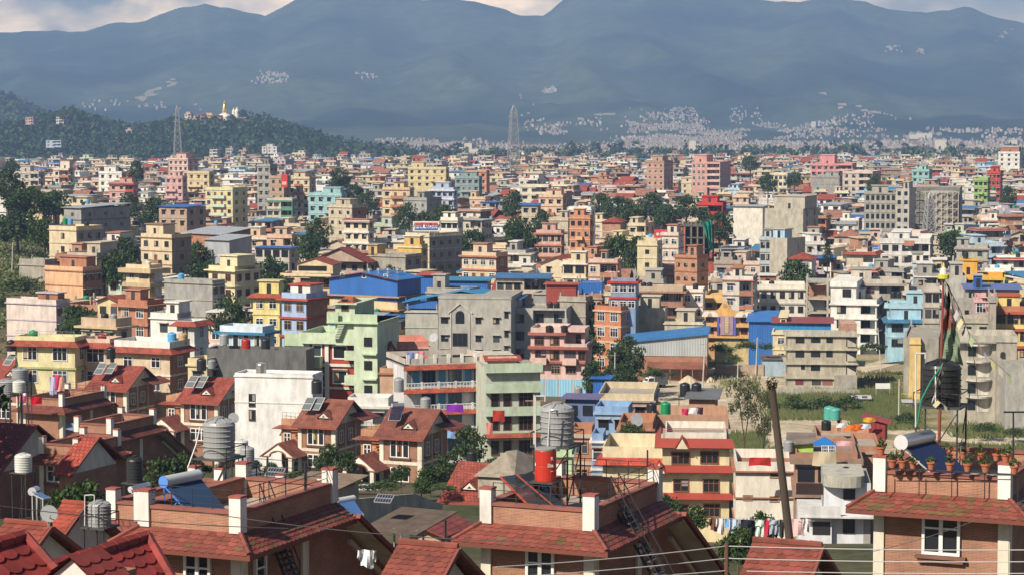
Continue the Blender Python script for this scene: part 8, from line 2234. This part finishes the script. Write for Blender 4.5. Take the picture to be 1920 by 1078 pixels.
# ------------------------------------------------------------------ the rest of the city
LM = [(705, 540, 'the blue factory'), (800, 425, 'the signboard'), (862, 620, 'the arched grey block'), (963, 300, 'the middle pylon'), (1326, 440, 'the green net'), (1090, 425, 'the orange house'), (1552, 475, 'the cypress'), (1690, 395, 'the concrete towers'), (1770, 400, 'the stair drum'), (1470, 420, 'the blank concrete building'), (420, 385, 'the yellow apartment house'), (498, 345, 'the grey tower house'), (330, 300, 'the slim pylon'), (1330, 310, 'the pink hotel'), (1365, 605, 'the lattice window'), (180, 420, 'the long grey block'), (1850, 510, 'the bright orange house'), (615, 375, 'the teal house'), (830, 375, 'the blue banded house'), (1705, 460, 'the white modern house'), (1290, 500, 'the roof-garden house'), (1560, 310, 'the long pink house'), (640, 335, 'the big dark tree'), (60, 390, 'the hillside trees'), (560, 520, 'the cream hall'), (910, 500, 'the red gabled house'), (1150, 600, 'the orange brick house'), (1600, 600, 'the white stepped house')]
FCOL = [('cream', (.62, .53, .38), 10), ('pale pink', (.62, .46, .40), 6), ('peach', (.64, .47, .32), 5), ('white', (.70, .67, .62), 10), ('brick red', (.38, .20, .13), 4), ('terracotta', (.48, .25, .16), 2), ('grey', (.38, .36, .32), 8), ('beige', (.52, .45, .35), 8), ('yellow', (.66, .55, .32), 3), ('pale blue', (.44, .54, .62), 2), ('pale green', (.48, .56, .44), 1.2), ('brown', (.34, .24, .17), 4), ('mauve', (.48, .40, .46), 1.5)]
FT = sum(c[2] for c in FCOL)
TR = ['terracotta', 'white', 'concrete', 'white', 'cream', 'beige', None, None, None]
FLOORWORD = {1: 'single-storey', 2: 'two-storey', 3: 'three-storey', 4: 'four-storey', 5: 'five-storey'}
def fill():
 rng = random.Random(77)
 ncat = len(CAT)
 cands = []
 grid = {}
 Y = 392.0
 while Y < 2080:
  step = 7.5 + (Y - 392) * .0055
  hw = Y * .2255
  x = -hw + rng.uniform(0, 8)
  while x < hw:
   w = rng.uniform(5, 9) if Y < 1100 else rng.uniform(6.5, 13)
   d = rng.uniform(7, 12)
   yy = Y + rng.uniform(-4, 4)
   nfl = rng.choices((2, 3, 4, 5), (3.4, 4.5, 3, .7))[0]
   if Y > 1500: nfl = rng.choices((2, 3, 4, 5), (3, 5, 3, .7))[0]
   h = nfl * 3.0 + .8
   zb = gz(x, yy)
   px, pt = topx(x, yy, zb + h)
   x += w + (rng.uniform(.5, 2.5) if rng.random() < .75 else rng.uniform(4, 13))
   if (px > 1310 and yy < 505) or (px > 1170 and yy < 460): continue
   if px < 150 and yy < 800: continue
   if px < 330 and yy > 1950: continue
   yaw = rng.choice((-34, -28, -24, -20, -16, -12, -10)) if px < 1200 else rng.choice((-28, -18, -14, -10, -8, -6, 12))
   cands.append([yy, px, pt, w, d, nfl, yaw, zb])
  Y += step
 cands.sort()
 N = 960
 top = [1078.0] * N
 cats = sorted(CAT[:ncat], key=lambda c: c[7])
 ci = 0
 keep = []
 def cover(a, c2, pt):
  for i in range(max(0, int(a / 2)), min(N, int(c2 / 2) + 1)):
   if pt < top[i]: top[i] = pt
 for c in cands:
  yy, px, pt, w, d, nfl, yaw, zb = c
  while ci < len(cats) and cats[ci][7] <= yy:
   cover(cats[ci][3], cats[ci][4], cats[ci][5]); ci += 1
  s = F / yy
  ca, sa = cos(radians(yaw)), abs(sin(radians(yaw)))
  a, c2 = (px - w * ca * s, px + d * sa * s) if yaw <= 0 else (px - d * sa * s, px + w * ca * s)
  bad = False
  x0, y0 = (px - 960) / F * yy, yy
  lim = 0
  for q in CAT[:ncat]:
   if q[7] > yy - 2 and min(c2, q[4]) - max(a, q[3]) > 3: lim = max(lim, q[6] - 2)
   if abs(q[0] - x0) < 40 and (q[0] - x0) ** 2 + (q[1] - y0 - d / 2) ** 2 < (q[2] * .85 + w * .5) ** 2: bad = True; break
  while pt < lim and nfl > 1:
   nfl -= 1
   pt = topx(x0, yy, zb + nfl * 3.0 + .8)[1]
  if pt < lim: bad = True
  c = [yy, px, pt, w, d, nfl, yaw, zb]
  if bad: continue
  vis = [top[i] - pt for i in range(max(0, int(a / 2)), min(N, int(c2 / 2) + 1)) if top[i] > pt]
  area = 2 * sum(vis)
  if area < 5: continue
  keep.append((area, max(vis), c, a, c2))
  cover(a, c2, pt)
 nh = sum(1 for o in COLL.objects if o.parent is None and o.get('category') == 'house')
 room = 292 - nh
 keep.sort(key=lambda k: -k[0])
 near, far = keep[:room], keep[room:]
 print('houses catalogued', nh, 'individual fill', len(near), 'massed', len(far))
 specs = []
 for area, vis, c, a, c2 in near:
  yy, px, pt, w, d, nfl, yaw, zb = c
  r = rng.random() * FT
  for cn, cc, wt_ in FCOL:
   r -= wt_
   if r <= 0: break
  feats = []
  kw = {}
  u = rng.random()
  if u < .40:
   x0 = rng.choice((0, .1, .4, .5)); kw['pent'] = (x0, x0 + rng.uniform(.35, .5), .2, .85, rng.uniform(2.2, 2.9)); feats.append('a roof stair room')
  elif u < .55: kw['skirt'] = rng.choice(('redroof', 'terracotta')); kw['par'] = .5; feats.append('a red tiled eave')
  elif u < .62: kw['roof'] = 'low'; kw['rcol'] = rng.choice(('sheetblue', 'steelblue')); feats.append('a blue sheet roof')
  elif u < .69: kw['roof'] = 'low'; kw['rcol'] = 'sheetgrey'; feats.append('a grey sheet roof')
  elif u < .76: kw['roof'] = rng.choice(('hip', 'gable')); kw['rcol'] = rng.choice(('redroof', 'terracotta')); feats.append('a pitched red roof')
  else: feats.append('a flat open roof')
  nw = max(2, int(w / 3))
  nf = min(nfl, max(1, int(vis / (3 * F / yy) + .9)))
  if rng.random() < .45:
   i = rng.randrange(nw); kw['bal'] = tuple((k, i) for k in range(0, 4)); feats.append('balconies')
  if rng.random() < .3: kw['wk'] = rng.choice(('white', 'brown')); kw['shade'] = False
  kw['trim'] = rng.choice(TR)
  if rng.random() < .6 and not kw.get('blank'): kw['notch'] = (rng.choice((.35, .5, .6)), rng.uniform(1.4, 2.4)); kw.pop('bal', None); feats = [f for f in feats if f != 'balconies'] + ['open verandas']
  if kw.get('roof', 'flat') == 'flat' and rng.random() < .3: kw['stubs'] = True
  kw['ww'] = rng.uniform(.8, 1.7); kw['wh'] = rng.uniform(1.0, 1.5)
  kw['over'] = rng.choice((.15, .25, .5, .7)); kw['band'] = rng.choice((.2, .25, .4))
  mat = 'brick' if cn == 'brick red' else ('concrete' if cn == 'grey' and rng.random() < .7 else 'paint')
  if rng.random() < .35 and mat == 'paint' : kw['side'] = rng.choice(((.36, .2, .13), (.36, .34, .3))); kw['side_mat'] = 'concrete'
  if rng.random() < .15: kw['blank'] = True; feats.append('a windowless front')
  j = .9 + .2 * rng.random()
  kw.update(mat=mat, nf=nf, nw=nw, ns=2 if nf < 3 else 1, wall=tuple(q * j for q in cc))
  mx_ = (a + c2) / 2
  lx, ly, ln = min(LM, key=lambda l: (l[0] - mx_) ** 2 + 2.2 * (l[1] - pt - 10) ** 2)
  dx, dy = mx_ - lx, pt + 10 - ly
  if abs(dx) > 1.4 * abs(dy): rel = ('far ' if abs(dx) > 90 else '') + ('left of' if dx < 0 else 'right of')
  elif dy < 0: rel = 'above and left of' if dx < -12 else ('above and right of' if dx > 12 else 'straight above')
  else: rel = 'below and left of' if dx < -12 else ('below and right of' if dx > 12 else 'straight below')
  specs.append([f"{cn} {FLOORWORD[nfl]} house with {' and '.join(feats[:2])}", f"{rel} {ln}", c, a, c2, kw, cn, nfl])
 seen = {}
 for s_ in specs:
  seen.setdefault((s_[0], s_[1]), []).append(s_)
 used = {}
 for k, v in seen.items():
  v.sort(key=lambda s_: s_[3])
  for i, s_ in enumerate(v):
   pre = '' if len(v) == 1 else ('left-hand ' if len(v) == 2 and i == 0 else 'right-hand ' if len(v) == 2 else ('leftmost ', 'middle ', 'rightmost ', 'farthest right ')[min(i, 3)])
   lab = (pre + s_[0] + ' ' + s_[1]).split()
   if len(lab) > 16: lab = (pre + s_[0].split(' and ')[0] + ' ' + s_[1]).split()
   lab = ' '.join(lab[:16])
   while lab in used: lab = 'neighbouring ' + lab
   used[lab] = 1
   s_.append(lab)
 tk = 0
 for s_ in specs:
  yy, px, pt, w, d, nfl, yaw, zb = s_[2]
  b = B('house', s_[-1], 'house', s_[3], px, s_[4], pt, yy, yaw, d, group='houses crowded across the city')
  kw = s_[5]
  wall = kw.pop('wall')
  fit(b, wall, rng=rng, **kw)
  b.done()
  if kw.get('roof', 'flat') == 'flat' and 'pent' not in kw and tk < 90 and rng.random() < .75:
   col = rng.choice(('black', 'black', 'black', 'grey', 'green', 'steel', 'blue'))
   wl = b.world(rng.uniform(-.3, .3) * b.W, rng.uniform(-.3, .3) * b.D, b.H - kw.get('par', .8) + .01)
   where = 'on the ' + s_[6] + ' ' + FLOORWORD[s_[7]] + ' house ' + s_[1]
   if f"{col} water tank {where}" in TLAB: continue
   tank(wl, col, where); tk += 1
 mb = MB('paint')
 for area, vis, c, a, c2 in far:
  yy, px, pt, w, d, nfl, yaw, zb = c
  r = rng.random() * FT
  for cn, cc, wt_ in FCOL:
   r -= wt_
   if r <= 0: break
  j = .88 + .24 * rng.random()
  cc = tuple(q * j for q in cc)
  p = P(px, pt, yy)
  th = radians(yaw)
  cx, cy = p.x - (w / 2) * cos(th) * (1 if yaw <= 0 else -1) - d / 2 * sin(th), p.y - (w / 2) * sin(th) * (1 if yaw <= 0 else -1) + d / 2 * cos(th)
  mb.at(cx, cy, zb - .3, th)
  Hh = p.z - zb + .3
  zt = Hh - .7
  tcol = C(rng.choice(TR) or cc)
  side = cc if rng.random() < .6 else rng.choice(((.36, .2, .13), (.36, .34, .3)))
  W2, D2 = w / 2, d / 2
  z0 = max(0, zt - min(nfl, int(vis / (3 * F / yy)) + 2) * 3.0 - 1)
  mb.use('paint', cc)
  ntc = rng.random() < .6
  xs, dp = (-W2 + w * rng.choice((.35, .5, .62)), rng.uniform(1.3, 2.3)) if ntc else (W2, 0)
  mb.face((-W2, -D2, z0), (xs, -D2, z0), (xs, -D2, zt), (-W2, -D2, zt)).face((W2, D2, z0), (-W2, D2, z0), (-W2, D2, zt), (W2, D2, zt))
  if ntc: mb.face((xs, -D2 + dp, z0), (W2, -D2 + dp, z0), (W2, -D2 + dp, zt), (xs, -D2 + dp, zt)).face((xs, -D2, z0), (xs, -D2 + dp, z0), (xs, -D2 + dp, zt), (xs, -D2, zt))
  mb.use('paint', side).face((W2, -D2 + dp, z0), (W2, D2, z0), (W2, D2, zt), (W2, -D2 + dp, zt)).face((-W2, D2, z0), (-W2, -D2, z0), (-W2, -D2, zt), (-W2, D2, zt))
  mb.use('concrete', (.36, .34, .3)).face((-W2, -D2, zt), (W2, -D2, zt), (W2, D2, zt), (-W2, D2, zt))
  nf = max(1, int((zt - z0) / 3))
  o = rng.choice((.15, .3, .6, .8))
  for k in range(nf):
   z = zt - 3 * k
   mb.use('paint', tcol).box(-W2 - o, W2 + o, -D2 - o, D2 + .1, z - .3, z + .01)
   nw = max(2, int(w / 3))
   mb.use('gloss', (.02, .022, .026))
   for i in range(nw):
    x = -W2 + w * (i + .5) / nw + rng.uniform(-.2, .2)
    ww = rng.uniform(.5, .9)
    yy_ = -D2 - .03 + (dp if x > xs else 0)
    if rng.random() < .12: continue
    mb.face((x - ww, yy_, z - 2.1), (x + ww, yy_, z - 2.1), (x + ww, yy_, z - .7), (x - ww, yy_, z - .7))
   if side == cc:
    for i in range(2):
     y = -D2 + d * (i + .5) / 2
     mb.face((W2 + .03, y - .6, z - 2.0), (W2 + .03, y + .6, z - 2.0), (W2 + .03, y + .6, z - .7), (W2 + .03, y - .6, z - .7))
   if ntc and k: mb.use('paint', tcol).box(xs, W2, -D2, -D2 + .12, z, z + .85).box(W2 - .12, W2, -D2 + .12, -D2 + dp, z, z + .85)
   elif rng.random() < .35:
    xa = -W2 + w * rng.choice((0, .33, .5)); xb = xa + w * .45
    mb.use('paint', tcol).box(xa, xb, -D2 - 1.2, -D2 - 1.05, z - 3, z - 2.1).box(xa, xb, -D2 - 1.2, -D2, z - 3.1, z - 2.95)
  u = rng.random()
  if u < .08:
   mb.use('tile', C(rng.choice(('redroof', 'terracotta', 'redroof'))))
   hh = d * .25
   mb.slab((-W2 - .5, -D2 - .6, zt - .1), (W2 + .5, -D2 - .6, zt - .1), (W2 + .5, 0, zt + hh), (-W2 - .5, 0, zt + hh), .15)
   mb.slab((-W2 - .5, D2 + .6, zt - .1), (W2 + .5, D2 + .6, zt - .1), (W2 + .5, 0, zt + hh), (-W2 - .5, 0, zt + hh), .15)
  elif u < .16:
   mb.use('sheet', C(rng.choice(('sheetblue', 'sheetgrey', 'steelblue', 'sheetgrey'))))
   mb.slab((-W2 - .5, -D2 - .6, zt + .2), (W2 + .5, -D2 - .6, zt + .2), (W2 + .5, D2 + .5, zt + 1.0), (-W2 - .5, D2 + .5, zt + 1.0), .15)
  else:
   ring(mb.use('paint', cc), -W2, W2, -D2, D2, zt + .01, Hh, .15)
   if rng.random() < .6:
    x0 = -W2 + w * rng.uniform(0, .5); x1 = x0 + w * .42; hh = rng.uniform(2.1, 2.9)
    mb.use('paint', cc if rng.random() < .7 else C(rng.choice(('brick', 'terracotta', 'concrete', 'cream')))).box(x0, x1, -D2 + d * .2, D2 - .3, zt + .02, zt + hh)
    mb.use('paint', tcol).box(x0 - .4, x1 + .4, -D2 + d * .2 - .5, D2, zt + hh, zt + hh + .2)
    mb.use('gloss', (.02, .02, .025)).face(((x0 + x1) / 2 - .5, -D2 + d * .2 - .03, zt + .1), ((x0 + x1) / 2 + .5, -D2 + d * .2 - .03, zt + .1), ((x0 + x1) / 2 + .5, -D2 + d * .2 - .03, zt + 1.9), ((x0 + x1) / 2 - .5, -D2 + d * .2 - .03, zt + 1.9))
   for _ in range(rng.choice((1, 2, 3, 4))):
    qx, qy, hh = rng.uniform(-.45, .4) * w, rng.uniform(-.45, .3) * d, rng.uniform(.3, 1.6)
    s2 = rng.uniform(.1, .7)
    mb.use('paint', C(rng.choice(('brick', 'concrete', 'white', 'sheetblue', 'darkgrey', 'green', 'terracotta', 'red')))).box(qx, qx + s2, qy, qy + s2 * .8, zt + .02, zt + hh)
   if rng.random() < .3:
    for qx in (-W2 * .92, W2 * .92): mb.use('concrete', (.34, .32, .28)).box(qx - .14, qx + .14, -D2 + .1, -D2 + .4, Hh, Hh + 1.3)
   for _ in range(rng.choice((0, 1, 1, 2))):
    mb.use('plastic', TCOL[rng.choice(('black', 'black', 'grey', 'green', 'blue', 'steel'))] ).lathe([(.6, 0), (.6, 1.2), (.2, 1.45)], 8, (rng.uniform(-.4, .4) * w, rng.uniform(-.4, .3) * d, zt + .02 + rng.choice((0, .5, 1.2))))
 tag(mb.build('city_houses'), 'crowded houses in cream, brick and pastel colours filling the far city', None, None, 'stuff')
 mb = MB('leaf')
 for _ in range(700):
  yy = rng.uniform(560, 2100)
  px = rng.uniform(0, 1920)
  x = (px - 960) / F * yy
  z = gz(x, yy)
  R_ = rng.uniform(2.2, 4.2)
  ok = True
  for q in CAT:
   if abs(q[0] - x) < 20 and (q[0] - x) ** 2 + (q[1] - yy) ** 2 < (q[2] + R_) ** 2: ok = False; break
   if q[7] > yy and q[3] < px < q[4] and topx(x, yy, z + R_ * 2.4)[1] < q[6]: ok = False; break
  if not ok: continue
  for k in range(7):
   leaf_blob(mb, (x + rng.gauss(0, R_ * .45), yy + rng.gauss(0, R_ * .45), z + R_ * rng.uniform(.8, 2.2)), R_ * .6, 40, R_ * .2, rng, LEAVES_FAR)
 tag(mb.build('garden_treetops'), 'green treetops showing in the gaps between far houses', None, None, 'stuff')
fill()
# ------------------------------------------------------------------ the hazy air of the valley
m = bpy.data.materials.new('haze')
m.use_nodes = True
t = m.node_tree
t.nodes.remove(t.nodes['Principled BSDF'])
pv = t.nodes.new('ShaderNodeVolumePrincipled')
pv.inputs['Color'].default_value = (0.33, 0.51, 0.89, 1)
pv.inputs['Density'].default_value = 1.2e-4
pv.inputs['Anisotropy'].default_value = 0.0
t.links.new(pv.outputs['Volume'], t.nodes['Material Output'].inputs['Volume'])
mb = MB('plain')
mb.box(-6500, 6500, -260, 9400, -10, 620)
mb.m = []
me = bpy.data.meshes.new('haze')
me.from_pydata(mb.v, [], mb.f)
me.materials.append(m)
hz_o = bpy.data.objects.new('haze', me)
COLL.objects.link(hz_o)
tag(hz_o, kind='stuff')
hz_o['label'] = 'blue haze in the air of the valley'
